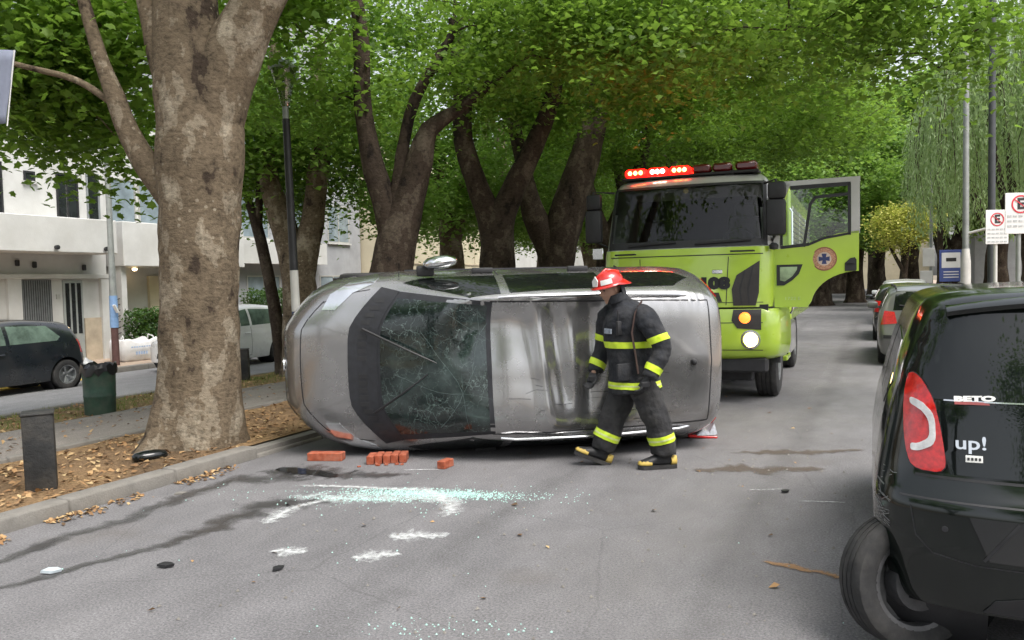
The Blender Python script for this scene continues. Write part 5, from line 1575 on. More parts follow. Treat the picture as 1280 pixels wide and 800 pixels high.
def fire_engine():
    t = thing('fire_engine', 'lime green fire engine with lit red roof lights and its driver door open', 'fire engine', (-2.28, 10.45, 0), R(1.0))
    def ring(z, w, yf, yb, r, n=11, bow=.12):
        pts = []
        for (cx, cy, a0) in ((w - r, yf + r, -90), (w - .08, yb - .08, 0), (-w + .08, yb - .08, 90), (-w + r, yf + r, 180)):
            rr = r if cy < 1 else .08
            for k in range(7):
                a = R(a0 + 90 * k / 6)
                pts.append((cx + rr * math.cos(a), cy + rr * math.sin(a), z))
        # front edge subdivided (from left corner end to right corner start)
        for k in range(1, 24):
            s = k / 24
            x = -(w - r) + 2 * (w - r) * s
            pts.append((x, yf, z))
        return [(x, y + (bow * abs(x / w) ** 2.2 if y < .9 else 0), z) for x, y, z in pts]
    lev = [(1.27, 1.10, .03), (1.4, 1.12, .035), (1.7, 1.125, .05), (1.98, 1.12, .075), (2.045, 1.115, .085), (2.06, 1.11, .12)]
    for k in range(1, 11): lev.append((2.06 + .082 * k, 1.11 - .007 * k, .12 + .021 * k))
    lev += [(2.93, 1.02, .37), (2.98, .99, .42), (3.015, .95, .5), (3.035, .9, .6)]
    rings = [ring(z, w, yf, 1.95, .16) for z, w, yf in lev]
    mb = MB(); mb.loft(rings)
    bm = bmesh.new()
    vs = [bm.verts.new(p) for p in mb.v]
    for f in mb.f: bm.faces.new([vs[i] for i in f])
    bmesh.ops.recalc_face_normals(bm, faces=bm.faces)
    bvh = BVHTree.FromBMesh(bm)
    dead = [f for f in bm.faces if (lambda c: 2.13 < c.z < 2.86 and c.y < .62 and abs(c.x) < .97)(f.calc_center_median())]
    bmesh.ops.delete(bm, geom=dead, context='FACES')
    # upper cab is grey, lower lime
    for f in bm.faces: f.material_index = 1 if f.calc_center_median().z > 2.05 else 0
    cab = body_obj(bm, [M['lime'], M['cab_grey']], t, 'cab', 40)
    # interior
    it = MB(); it.b2((-1.0, .30, 1.9), (1.0, .75, 2.10), .03); it.b2((-1.04, 1.84, 1.4), (1.04, 1.86, 2.85)); it.build('dashboard', M['cab_inside'], t)
    for sx in (-.62, .62):
        s_ = MB(); s_.box((sx, 1.55, 2.15), (.5, .16, .75), Matrix.Rotation(R(-8), 4, 'X'), .05, 2); s_.box((sx, 1.5, 2.62), (.28, .12, .2), None, .04, 2); s_.build('seat', M['seat'], t, 40)
    sw = MB(); sw.tube([(.62 + .2 * math.cos(a), .78 + .06 * math.sin(a), 2.16 + .16 * math.sin(a)) for a in np.linspace(0, 6.283, 25)], .016, 6, False); sw.build('steering_wheel', M['black_plastic'], t)
    pm = pbr('paper', (.55, .58, .56), .7, var=.2, scale=14)
    for (x, y, w_, d_, rz) in ((.02, .36, .34, .05, .12), (-.18, .42, .2, .05, -.2), (.36, .34, .42, .035, -.05), (.72, .36, .3, .05, .1), (-.45, .40, .12, .05, .4), (.12, .44, .2, .05, .3)):
        q = MB(); q.box((x, y, 2.125 + .01 * w_), (w_, d_, .045), Matrix.Rotation(rz, 4, 'Z') @ Matrix.Rotation(R(20), 4, 'X')); q.build('dashboard_paper', pm, t)
    sg = MB(); sg.lathe([(.0, 0), (.035, .0), (.035, .004), (0, .004)], 16, 'Y', (.0, .33, 2.82)); sg.build('windscreen_sticker', pbr('sticker_tan', (.45, .33, .15), .6), t)
    decal('windscreen', bvh, [(-1.02, 2.09), (1.02, 2.09), (.985, 2.89), (-.985, 2.89)], 'y-', M['windscreen'], t, .006, .05)
    fr = MB()
    for pts, wd in (([(-1.04, 2.10), (1.04, 2.10)], .10), ([(-1.0, 2.885), (1.0, 2.885)], .045), ([(-1.02, 2.08), (-.99, 2.90)], .06), ([(1.02, 2.08), (.99, 2.90)], .06)):
        seam_mb(fr, bvh, pts, 'y-', wd, .010)
    fr.build('windscreen_seal', M['black_plastic'], t)
    for a, b in (((-.75, 2.10), (-.1, 2.13)), ((.15, 2.10), (.85, 2.13))):
        wi = MB(); P_ = []
        for k in range(6):
            x, z = a[0] + (b[0] - a[0]) * k / 5, a[1] + (b[1] - a[1]) * k / 5
            hh, no, _, _ = bvh.ray_cast(Vector((x, -5, z)), Vector((0, 1, 0))); P_.append(hh + Vector((0, -.03, 0)))
        wi.tube(P_, .013, 6); wi.build('wiper', M['black_plastic'], t)
    # front panel: number, small badge, corner grilles
    def on_front(x, z, off=.006):
        hh, no, _, _ = bvh.ray_cast(Vector((x, -5, z)), Vector((0, 1, 0)))
        if no.y > 0: no = -no
        return hh + no * off, no
    p, no = on_front(.40, 1.575)
    text_obj('unit_number', '108', .19, M['black_plastic'], t, frame_matrix(p, (1, 0, 0), (0, 0, 1)), .002, 'CENTER', .016, 1.35)
    p, no = on_front(.44, 1.73); bd = MB(); bd.box(p, (.13, .01, .05), None, .004); bd.build('front_badge', M['chrome'], t)
    for s in (1, -1):
        decal('corner_grille', bvh, [(s * .64, 1.29), (s * .91, 1.29), (s * .95, 1.45), (s * .96, 1.86), (s * .68, 1.68), (s * .62, 1.5)], 'y-', M['grille_black'], t, .012, .05)
        vn = MB(); seam_mb(vn, bvh, [(s * .74, 1.31), (s * .72, 1.5), (s * .78, 1.74)], 'y-', .018, .016); seam_mb(vn, bvh, [(s * .83, 1.31), (s * .82, 1.5), (s * .88, 1.8)], 'y-', .018, .016)
        vn.build('grille_vane', M['black_plastic'], t)
    # centre slot grilles
    decal('centre_grille', bvh, [(-.50, 1.34), (.50, 1.34), (.46, 1.46), (-.46, 1.46)], 'y-', M['grille_black'], t, .008, .05)
    # panel joints and a grab handle under the windscreen
    for pts_, wd_ in (([(-1.0, 1.95), (1.0, 1.95)], .012), ([(-.55, 1.30), (-.58, 1.92)], .010), ([(.55, 1.30), (.58, 1.92)], .010), ([(-1.0, 1.33), (1.0, 1.33)], .008)):
        pj = MB(); seam_mb(pj, bvh, pts_, 'y-', wd_, .004); pj.build('panel_joint', M['black_plastic'], t)
    for s in (1, -1):
        gh = MB(); gh.tube([(s * .62, .02, 1.985), (s * .62, -.03, 1.985), (s * .9, .02, 1.985), (s * .9, .08, 1.985)], .012, 6); gh.build('grab_handle', M['black_plastic'], t)
    # bumper shell
    br = []
    for z, w, yf in ((.60, 1.13, .10), (.66, 1.18, .03), (.80, 1.205, .0), (1.05, 1.205, .0), (1.20, 1.19, .015), (1.245, 1.16, .04)):
        br.append(ring(z, w, yf, .62, .17, bow=.11))
    b2 = MB(); b2.loft(br)
    bm = bmesh.new(); vs = [bm.verts.new(p) for p in b2.v]
    for f in b2.f: bm.faces.new([vs[i] for i in f])
    bmesh.ops.recalc_face_normals(bm, faces=bm.faces)
    bvb = BVHTree.FromBMesh(bm)
    bump = body_obj(bm, M['lime'], t, 'bumper', 40)
    decal('number_plate', bvb, [(-.26, .86), (.26, .86), (.26, .99), (-.26, .99)], 'y-', M['black_plastic'], bump, .012, .1)
    for z_ in (.72, 1.07):
        pj = MB(); seam_mb(pj, bvb, [(-1.0, z_), (1.0, z_)], 'y-', .010, .003); pj.build('bumper_joint', M['black_plastic'], bump)
    g_ = MB(); g_.b2((-1.06, .12, 1.2), (1.06, 1.9, 1.30)); g_.build('shadow_gap', M['black_plastic'], t)
    lw = MB(); lw.b2((-1.05, .12, .42), (1.05, .34, .62), .03); lw.b2((-.85, .3, .30), (.85, .5, .45), .02); lw.build('lower_apron', M['dark_metal'], t)
    for s in (1, -1):
        fl = MB(); fl.box((s * .30, .095, .50), (.20, .02, .035)); fl.build('tow_plate', M['cab_grey'], t)
        decal('lamp_housing', bvb, [(s * .64, 1.235), (s * .62, 1.1), (s * .69, 1.0), (s * .98, .98), (s * .98, 1.235)], 'y-', M['grille_black'], bump, .008, .05)
        hh, no, _, _ = bvb.ray_cast(Vector((s * .78, -5, 1.13)), Vector((0, 1, 0)))
        il = MB(); il.lathe([(.0, -.03), (.045, -.025), (.068, -.008), (.075, .01)], 20, 'Y', hh + Vector((0, -.008, 0))); il.build('indicator', M['amber_on'] if s > 0 else M['amber_lens'], bump, 60)
        hh, no, _, _ = bvb.ray_cast(Vector((s * .85, -5, .855)), Vector((0, 1, 0)))
        hl = MB(); hl.lathe([(.0, -.035), (.05, -.03), (.078, -.012), (.088, .008)], 24, 'Y', hh + Vector((0, -.006, 0))); hl.build('headlight', M['head_on'], bump, 60)
        rg = MB(); rg.lathe([(.088, .02), (.094, -.012), (.122, -.010), (.13, .02)], 24, 'Y', hh + Vector((0, -.004, 0))); rg.build('headlight_ring', M['chrome'], bump, 60)
    # visor ledge + light bar
    lb = MB(); lb.b2((-.92, .50, 3.035), (.92, .80, 3.07), .01); lb.b2((-.6, .54, 2.99), (-.5, .76, 3.04)); lb.b2((.5, .54, 2.99), (.6, .76, 3.04))
    bar = lb.build('light_bar', M['black_plastic'], t)
    mods = [(-.88, -.58, 1), (-.56, -.28, 2), (-.26, .02, 1), (.05, .30, 0), (.32, .58, 0), (.62, .90, 0)]
    for a, b, k in mods:
        q = MB(); q.b2((a, .50, 3.072), (b, .80, 3.185), .03); lens = q.build('red_lamp', M['red_on'] if k else M['red_off'], bar, 40)
        if k:
            for j in range(3):
                c = a + (b - a) * (.25 + .25 * j)
                q = MB(); q.lathe([(0, -.012), (.022, -.010), (.032, .004)], 14, 'Y', (c, .500, 3.13)); q.build('lamp_core', M['led_white'] if k == 2 else M['led_on'], lens, 60)
    # mirrors: pairs on arms
    for s in (1, -1):
        x = s * 1.28 if s < 0 else 1.16
        y = .30 if s < 0 else .18
        a = MB(); a.tube([(s * 1.0, .4, 2.86), (x, y, 2.88), (x, y, 2.2), (s * 1.08, .4, 2.1)], .016, 6); arm = a.build('mirror_arm', M['black_plastic'], t)
        m1 = MB(); m1.box((x, y, 2.40), (.24, .11, .46), None, .04, 2); m1.build('mirror_housing', M['black_plastic'], arm, 40)
        m2 = MB(); m2.box((x + .01, y, 2.74), (.22, .11, .22), None, .04, 2); m2.build('mirror_housing', M['black_plastic'], arm, 40)
        if s < 0:
            m3 = MB(); m3.box((x + .06, y - .02, 2.02), (.16, .03, .16), None, .01); m3.build('mirror_glass', M['chrome'], arm, 40)
        else:
            m3 = MB(); m3.lathe([(0, -.04), (.05, -.03), (.06, .02), (.03, .05), (0, .05)], 14, 'Z', (x - .03, y, 2.03)); m3.build('kerb_mirror', M['black_plastic'], arm, 40)
    # open driver's door, standing square to the cab side
    D0 = Vector((1.12, .33, 0)); da = R(2)
    def DP(a, z, d=0.0): return D0 + Vector((a * math.cos(da) - d * math.sin(da), a * math.sin(da) + d * math.cos(da), z))
    arch = [(.42, 1.26)] + [(1.0 - .56 * math.cos(k) * 1.0, 1.26 + .44 * math.sin(k)) for k in np.linspace(.15, 1.45, 10)] + [(1.0, 1.70)]
    low = [(0, 1.255), (.40, 1.258)] + arch[1:] + [(1.005, 2.20), (.75, 2.17), (.60, 2.12), (.45, 2.05), (.36, 2.02), (0, 2.0)]
    dm = MB(); dm.prism([DP(a, z) for a, z in low], Vector((0, .07, 0)))
    door = dm.build('door', M['lime'], t, 35)
    fm = MB()
    outer = [(0.02, 2.01), (.0, 2.45), (.10, 2.80), (.26, 2.875), (1.0, 2.865), (1.01, 2.205)]
    def bar2(mbx, A, B, wd, th=.06, d=.0):
        A3, B3 = DP(*A, d), DP(*B, d)
        ax = (B3 - A3).normalized(); nn = Vector((-math.sin(da), math.cos(da), 0)); sd = ax.cross(nn).normalized() * wd / 2
        mbx.prism([A3 + sd, B3 + sd, B3 - sd, A3 - sd], nn * th)
    bar2(fm, (.03, 2.0), (.03, 2.52), .07); bar2(fm, (.03, 2.50), (.17, 2.83), .07); bar2(fm, (.13, 2.825), (1.02, 2.835), .07); bar2(fm, (.965, 2.80), (.965, 2.17), .10)
    fm.build('door_frame', M['cab_grey'], door)
    bf = MB()
    bar2(bf, (.20, 2.775), (.91, 2.785), .045, .075, -.004); bar2(bf, (.895, 2.79), (.895, 2.15), .035, .075, -.004); bar2(bf, (.085, 2.02), (.42, 2.05), .04, .075, -.004)
    bar2(bf, (.40, 2.04), (.60, 2.12), .03, .075, -.004); bar2(bf, (.60, 2.12), (.90, 2.17), .03, .075, -.004)
    bar2(bf, (.36, 2.02), (.44, 2.57), .035, .07, -.006); bar2(bf, (.44, 2.56), (.50, 2.64), .035, .07, -.006); bar2(bf, (.49, 2.64), (.90, 2.66), .035, .07, -.006); bar2(bf, (.09, 2.05), (.09, 2.5), .03, .075, -.004)
    bf.build('window_rubber', M['black_plastic'], door)
    gp = MB(); gp.prism([DP(a, z, .03) for a, z in ((.08, 2.04), (.40, 2.06), (.60, 2.14), (.90, 2.18), (.90, 2.78), (.20, 2.77), (.08, 2.5))], Vector((0, .005, 0))); gp.build('window_pane', M['glass_clear'], door)
    ql = [(.03, 1.535), (.12, 1.535), (.22, 1.60), (.30, 1.68), (.345, 1.80), (.03, 1.80)]
    qw = MB(); qw.prism([DP(a, z, -.012) for a, z in ql], Vector((0, .02, 0))); qo = qw.build('lower_window', M['black_plastic'], door)
    qg = MB(); qg.prism([DP(a, z, -.017) for a, z in ((.07, 1.60), (.13, 1.585), (.22, 1.65), (.275, 1.73), (.28, 1.77), (.07, 1.77))], Vector((0, .01, 0))); qg.build('lower_pane', pbr('pane_pale', (.25, .33, .2), .1, coat=.6, scale=5, var=.5), door)
    hb = MB(); hb.prism([DP(a, z, -.01) for a, z in ((.84, 1.70), (.965, 1.70), (.975, 1.72), (.975, 1.84), (.955, 1.87), (.90, 1.86), (.84, 1.80))], Vector((0, .02, 0))); hb.build('handle_cup', M['black_plastic'], door)
    hd = MB(); hd.box(DP(.90, 1.80, -.02), (.10, .02, .025), None, .006); hd.build('door_handle', M['dark_metal'], door)
    # round crest
    c0 = DP(.60, 1.86, 0)
    def disc(r0, r1, y0, seg=28):
        q = MB(); q.lathe([(r0, -y0), (r1, -y0), (r1, .002)], seg, 'Y', c0); return q
    disc(0.0, .150, .004).build('crest', pbr('crest_rim', (.26, .10, .06), .5), door)
    disc(0.085, .135, .006).build('crest_ring', pbr('crest_ring', (.42, .22, .13), .5, var=.5, scale=60), door)
    disc(0.0, .085, .006).build('crest_field', pbr('crest_field', (.50, .40, .33), .5), door)
    cr = MB()
    for k in range(4):
        a = k * math.pi / 2
        pts = [(.015, .0), (.03, .065), (-.03, .065), (-.015, .0)]
        cr.prism([c0 + Vector((x * math.cos(a) - z * math.sin(a), -.009, x * math.sin(a) + z * math.cos(a))) for x, z in pts], Vector((0, .003, 0)))
    cr.lathe([(.0, -.010), (.022, -.010), (.022, -.006)], 12, 'Y', c0)
    cr.build('crest_cross', pbr('crest_navy', (.03, .04, .12), .5), door)
    ltm = frame_matrix(DP(.22, 1.365, -.002), (1, 0, 0), (0, 0, 1))
    text_obj('door_lettering', '1722 E', .055, pbr('pale_letters', (.42, .55, .22), .5), door, ltm, .001, sx=1.3)
    # dark doorway on the cab side
    dw = MB(); dw.b2((1.085, .42, 1.35), (1.135, 1.40, 2.70), .01); dw.build('doorway', M['cab_inside'], t)
    # chassis, wheels, steps, rear body with shutters
    ch = MB(); ch.b2((-.42, .5, .62), (.42, 6.6, .90)); ch.b2((-1.0, 1.05, .44), (1.0, 1.25, .62), .03); ch.b2((-.95, 4.85, .42), (.95, 5.05, .6), .03); ch.build('chassis', M['dark_metal'], t)
    for y in (1.12, 4.9):
        for s in (1, -1):
            wheel(t, (s * (.97 if y < 2 else .92), y, .5), .5, .30, -s, M['rim_steel'], 8, rot=(0, 0, R(90)), rim_r=.55)
    wg = MB()
    for s in (1, -1):
        for k in range(12):
            pass
        wg.lathe([(.60, s * .78), (.62, s * .79), (.62, s * 1.17), (.60, s * 1.18)], 20, 'X', (0, 1.12, .52), arc=math.pi)
    wg.build('mudguard', M['black_plastic'], t)
    for s in (1, -1):
        st_ = MB(); st_.b2((s * .90, 1.75, .42), (s * 1.17, 2.35, .50), .015); st_.b2((s * .92, 1.78, .50), (s * 1.15, 2.32, 1.0), .02); st_.build('side_locker', M['lime'] if s > 0 else M['cab_grey'], t)
        tk = MB(); tk.b2((s * .80, 2.45, .40), (s * 1.14, 3.9, .95), .05); tk.build('side_tank', M['cab_grey'], t)
        hr = MB(); hr.tube([(s * 1.19, 2.02, 1.1), (s * 1.22, 2.02, 1.15), (s * 1.22, 2.02, 2.6), (s * 1.19, 2.02, 2.65)], .016, 6); hr.build('grab_rail', M['chrome'], t)
    bd = MB(); bd.b2((-1.2, 2.06, .98), (1.2, 6.9, 2.96), .03); bd.build('rear_body', M['lime'], t)
    for s in (1, -1):
        for k, (a, b) in enumerate(((2.25, 3.65), (3.8, 5.2), (5.35, 6.75))):
            shu = MB()
            for j in range(20):
                z = 1.15 + j * .078
                shu.b2((s * 1.195, a, z), (s * 1.225, b, z + .07), .012)
            shu.build('roller_shutter', M['cab_grey'], t)
    ld = MB()
    for x in (-.25, .25): ld.b2((x - .03, 2.2, 3.02), (x + .03, 6.7, 3.10))
    for k in range(14): ld.tube([(-.25, 2.4 + .32 * k, 3.06), (.25, 2.4 + .32 * k, 3.06)], .016, 6)
    ld.build('roof_ladder', M['chrome'], t)
    return t
fire_engine()
# ------------------------------------------------------------------ firefighter
M['turnout'] = pbr('turnout_cloth', (0.013, 0.015, 0.020), .9, var=.4, scale=9, bump=.5, bscale=30, dirt=(.07, .065, .06), dirt_amt=.5, dscale=5)
M['turnout_leg'] = pbr('trouser_cloth', (0.022, 0.022, 0.024), .9, var=.4, scale=9, bump=.5, bscale=28, dirt=(.09, .085, .075), dirt_amt=.5, dscale=5)
M['band'] = pbr('reflective_band', (0.60, 0.78, 0.04), .45, var=.12, scale=20)
M['band_silver'] = pbr('silver_band', (0.62, 0.70, 0.30), .4, var=.15, scale=30)
M['skin'] = pbr('skin', (0.34, 0.20, 0.14), .55, var=.12, scale=12)
M['helmet_red'] = pbr('helmet_red', (0.50, 0.015, 0.012), .22, var=.15, coat=.7, dirt=(.2, .05, .04), dirt_amt=.3)
M['boot_yellow'] = pbr('boot_yellow', (0.50, 0.36, 0.08), .6, var=.2)

def ell(c, t, ra, rb, n=20, ref=(0, 1, 0)):
    t = Vector(t).normalized(); b = Vector(ref); b = (b - t * b.dot(t)).normalized(); a = b.cross(t)
    return [Vector(c) + a * (ra * math.cos(2 * math.pi * k / n)) + b * (rb * math.sin(2 * math.pi * k / n)) for k in range(n)]

def chain(mb, pts, n=18):
    """pts: (x, y, z, ra, rb) joints; smooth tube with elliptic sections"""
    S = smooth_path([(p[0], p[1], p[2], p[3], p[4]) for p in pts], .04)
    rings = []
    for i, q in enumerate(S):
        t = S[min(i + 1, len(S) - 1)][:3] - S[max(i - 1, 0)][:3]
        rings.append(ell(q[:3], t, q[3], q[4], n))
    mb.loft(rings)

def band(me, c, axis, half, reach, name, mat, parent, off=.006, half2=None):
    """strip of a garment between two planes across a limb, lifted off the cloth"""
    bm = bmesh.new(); bm.from_mesh(me)
    ax = Vector(axis).normalized(); c = Vector(c)
    for s in (1, -1):
        bmesh.ops.bisect_plane(bm, geom=bm.verts[:] + bm.edges[:] + bm.faces[:], plane_co=c + ax * half * s, plane_no=ax * s, clear_outer=True)
    dead = [f for f in bm.faces if ((f.calc_center_median() - c) - ax * (f.calc_center_median() - c).dot(ax)).length > reach]
    bmesh.ops.delete(bm, geom=dead, context='FACES')
    bm.normal_update()
    for v in bm.verts: v.co += v.normal * off
    out = bpy.data.meshes.new(name); bm.to_mesh(out); bm.free()
    out.materials.clear()
    return mesh_obj(name, out, mat, parent, 60)

def firefighter():
    t = thing('person', 'person in dark turnout gear with lime bands and red helmet walking past overturned car', 'person', (-1.97, 6.82, 0), R(-155.6))
    # body (head, neck, trunk, limbs) as one mesh
    b = MB()
    hx, hy, hz = .15, .03, 1.575
    fd = Vector((.85, .42, -.28)).normalized()               # where the face looks
    sd = Vector((-.44, .9, 0)).normalized(); up_ = sd.cross(fd) * -1
    if up_.z < 0: up_ = -up_
    H0 = Vector((hx, hy, hz))
    rings = []
    for k in range(13):
        s = -1 + 2 * k / 12
        rr = math.sqrt(max(0.02, 1 - s * s))
        wj = .075 * rr * (1.0 if s > -.2 else 1 + .28 * (s + .2)); dj_ = .098 * rr
        rings.append([H0 + up_ * (s * .115) + fd * (dj_ * math.cos(a) + (.012 if s < -.3 else 0)) + sd * (wj * math.sin(a)) for a in np.linspace(0, 6.283, 21)[:-1]])
    b.loft(rings)
    b.tube([H0 + fd * .085 + up_ * .02, H0 + fd * .115 - up_ * .025, H0 + fd * .095 - up_ * .035], [.010, .017, .010], 8)      # nose
    b.tube([H0 + fd * .085 - up_ * .062 + sd * .025, H0 + fd * .094 - up_ * .062, H0 + fd * .085 - up_ * .062 - sd * .025], [.007, .010, .007], 8)   # lips
    b.tube([H0 + fd * .07 - up_ * .10, H0 + fd * .085 - up_ * .098], [.02, .018], 8)
    for s in (1, -1):
        b.tube([H0 + sd * s * .070 - up_ * .03, H0 + sd * s * .082 + up_ * .0, H0 + sd * s * .078 + up_ * .03], [.010, .014, .010], 8)
        b.tube([H0 + fd * .083 + up_ * .028 + sd * s * .015, H0 + fd * .082 + up_ * .03 + sd * s * .05], [.009, .008], 8)         # brow
    chain(b, [(.13, .02, 1.52, .055, .055), (.07, .01, 1.44, .06, .06), (.02, 0, 1.36, .12, .14), (0, 0, 1.15, .13, .15), (-.03, 0, .92, .13, .14), (-.05, 0, .80, .12, .14)])
    LA = [(-.12, .17, 1.37, .05, .05), (-.23, .27, 1.08, .042, .042), (-.16, .30, .88, .032, .032), (-.11, .31, .80, .028, .028)]
    RA = [(.15, -.17, 1.37, .05, .05), (.17, -.27, 1.10, .042, .042), (.26, -.20, .90, .032, .032), (.29, -.17, .81, .028, .028)]
    FL = [(-.02, -.09, .84, .085, .085), (.11, -.10, .46, .06, .06), (.215, -.10, .16, .045, .045)]
    BL = [(-.07, .09, .84, .085, .085), (-.21, .10, .45, .06, .06), (-.285, .10, .14, .045, .045)]
    for ch_ in (LA, RA, FL, BL): chain(b, ch_, 12)
    me = remeshed(b, .0085, 3)
    mesh_obj('body', me, M['skin'], t, 180)
    for s in (1, -1):
        e = MB(); e.lathe([(0, -.008), (.007, -.005), (.009, .002)], 10, 'X', (0, 0, 0)); eo = e.build('eye', M['black_plastic'], t, 60)
        eo.matrix_local = Matrix.Translation(H0 + fd * .088 + up_ * .012 + sd * s * .032) @ Matrix((-fd, sd, up_)).transposed().to_4x4()
    # jacket
    j = MB()
    chain(j, [(-.055, 0, .665, .235, .20), (-.05, 0, .74, .225, .20), (-.035, 0, .92, .215, .19), (-.01, 0, 1.12, .215, .195), (.01, 0, 1.27, .21, .215), (.03, .0, 1.38, .16, .205), (.06, .01, 1.45, .095, .11), (.085, .015, 1.50, .082, .088)], 28)
    JL = [(-.08, .12, 1.36, .10, .10), (-.14, .20, 1.30, .105, .10), (-.20, .255, 1.18, .088, .09), (-.25, .275, 1.06, .08, .082), (-.20, .295, .95, .075, .075), (-.14, .305, .85, .072, .072), (-.125, .308, .82, .07, .07)]
    JR = [(.10, -.12, 1.36, .10, .10), (.15, -.20, 1.30, .105, .10), (.17, -.25, 1.18, .088, .09), (.18, -.265, 1.07, .08, .082), (.225, -.235, .96, .075, .075), (.265, -.20, .86, .07, .07), (.272, -.19, .83, .068, .068)]
    chain(j, JL); chain(j, JR)
    jm = remeshed(j, .013, 3, .030, .09)
    jk = mesh_obj('jacket', jm, M['turnout'], t, 180)
    B = []
    band(jm, (-.05, 0, .735), (0, 0, 1), .030, .29, 'reflective_band', M['band'], jk)
    band(jm, (-.015, 0, 1.09), (.0, 0, 1), .028, .245, 'reflective_band', M['band'], jk)
    for c, ax in (((-.215, .262, 1.145), (-.3, .15, -.9)), ((-.165, .300, .895), (.5, .1, -.85)), ((.175, -.258, 1.13), (.2, -.1, -.9)), ((.25, -.212, .895), (.5, .2, -.85))):
        band(jm, c, ax, .028, .105, 'reflective_band', M['band'], jk)
    band(jm, (-.05, 0, .735), (0, 0, 1), .007, .29, 'silver_stripe', M['band_silver'], jk, .009)
    # collar, front flap, pocket, radio, chest badge
    co = MB()
    r1 = ell((.085, .015, 1.47), (.35, .05, 1), .098, .105, 24); r2 = ell((.11, .02, 1.535), (.35, .05, 1), .092, .096, 24); r3 = ell((.11, .02, 1.535), (.35, .05, 1), .08, .084, 24); r4 = ell((.085, .015, 1.48), (.35, .05, 1), .085, .09, 24)
    co.loft([r1, r2, r3, r4], False); co.build('collar', M['turnout'], jk, 60)
    bd = MB(); bd.box((.19, .11, 1.21), (.012, .10, .045), Matrix.Rotation(R(32), 4, 'Z'), .004); bd.build('chest_badge', pbr('badge_grey', (.25, .28, .33), .6, var=.6, scale=80), jk)
    ra = MB(); ra.box((.10, .185, 1.24), (.055, .035, .12), Matrix.Rotation(R(30), 4, 'Z'), .008, 2); ra.tube([(.11, .19, 1.30), (.115, .19, 1.39)], .006, 6); ra.build('radio', M['black_plastic'], jk)
    st_ = MB()
    st_.tube([(-.10, .14, 1.46), (-.03, .215, 1.36), (.0, .225, 1.2), (-.03, .22, 1.0), (-.05, .22, .85)], [(.008, .03)] * 5, 8); st_.build('strap', pbr('strap_brown', (.06, .035, .03), .8), jk)
    pk = MB(); pk.box((.06, .19, .86), (.15, .03, .15), Matrix.Rotation(R(18), 4, 'Z'), .012, 2); pk.build('pocket', M['turnout'], jk)
    # trousers
    p = MB()
    chain(p, [(-.05, 0, .90, .17, .17), (-.05, 0, .78, .18, .185), (-.05, 0, .70, .16, .18)], 24)
    PF = [(-.01, -.08, .80, .125, .12), (.05, -.09, .62, .128, .12), (.12, -.10, .45, .118, .112), (.165, -.10, .32, .115, .11), (.215, -.10, .19, .112, .108), (.235, -.10, .135, .105, .10)]
    PB = [(-.08, .08, .80, .125, .12), (-.15, .09, .62, .128, .12), (-.215, .10, .45, .118, .112), (-.25, .10, .32, .115, .11), (-.28, .10, .19, .112, .108), (-.285, .10, .12, .105, .10)]
    chain(p, PF); chain(p, PB)
    pmesh = remeshed(p, .013, 3, .034, .10)
    pa = mesh_obj('trousers', pmesh, M['turnout_leg'], t, 180)
    for c, ax in (((.185, -.10, .265), (.45, 0, -1)), ((-.265, .10, .265), (-.22, 0, -1))):
        band(pmesh, c, ax, .034, .145, 'reflective_band', M['band'], pa)
        band(pmesh, c, ax, .008, .145, 'silver_stripe', M['band_silver'], pa, .009)
    # boots
    def boot(ank, toe_dir, pitch):
        Mb = Matrix.Translation(Vector(ank)) @ Matrix.Rotation(toe_dir, 4, 'Z') @ Matrix.Rotation(pitch, 4, 'Y')
        q = MB()
        chain(q, [(-.01, 0, .12, .062, .058), (-.01, 0, .03, .06, .055), (-.01, 0, -.03, .062, .052), (-.005, 0, -.075, .06, .05)], 16)
        chain(q, [(-.055, 0, -.06, .045, .042), (.02, 0, -.045, .055, .048), (.09, 0, -.055, .046, .05), (.15, 0, -.066, .036, .052), (.205, 0, -.074, .026, .046), (.225, 0, -.078, .012, .03)], 16)
        bm_ = remeshed(q, .010, 2)
        bm_.transform(Mb)
        bo = mesh_obj('boot', bm_, M['black_plastic'], t, 180)
        so = MB()
        out = [(-.105, -.03), (-.10, -.045), (-.03, -.05), (.06, -.045), (.14, -.056), (.20, -.05), (.235, -.02), (.235, .02), (.20, .05), (.14, .056), (.06, .045), (-.03, .05), (-.10, .045), (-.105, .03)]
        so.prism([Mb @ Vector((x, y, -.125)) for x, y in out], (Mb.to_3x3() @ Vector((0, 0, .034)))); so.build('sole', M['rubber'], bo)
        tc_ = MB(); rg = []
        for k, (x, ry, rz_) in enumerate(((.125, .058, .048), (.16, .060, .046), (.20, .053, .036), (.225, .040, .024), (.236, .02, .01))):
            rg.append([Mb @ Vector((x, ry * math.cos(a), -.082 + rz_ * math.sin(a) * (1 if math.sin(a) > 0 else .3))) for a in np.linspace(0, 6.283, 17)[:-1]])
        tc_.loft(rg); tc_.build('toe_cap', M['boot_yellow'], bo, 60)
        hl = MB(); rg = []
        for x, ry in ((-.108, .03), (-.085, .052), (-.05, .060)):
            rg.append([Mb @ Vector((x, ry * math.cos(a), -.06 + .042 * math.sin(a))) for a in np.linspace(0, 6.283, 17)[:-1]])
        hl.loft(rg); hl.build('heel_cap', M['boot_yellow'], bo, 60)
    boot((.225, -.10, .135), R(4), R(-22))
    boot((-.285, .10, .128), R(8), R(0))
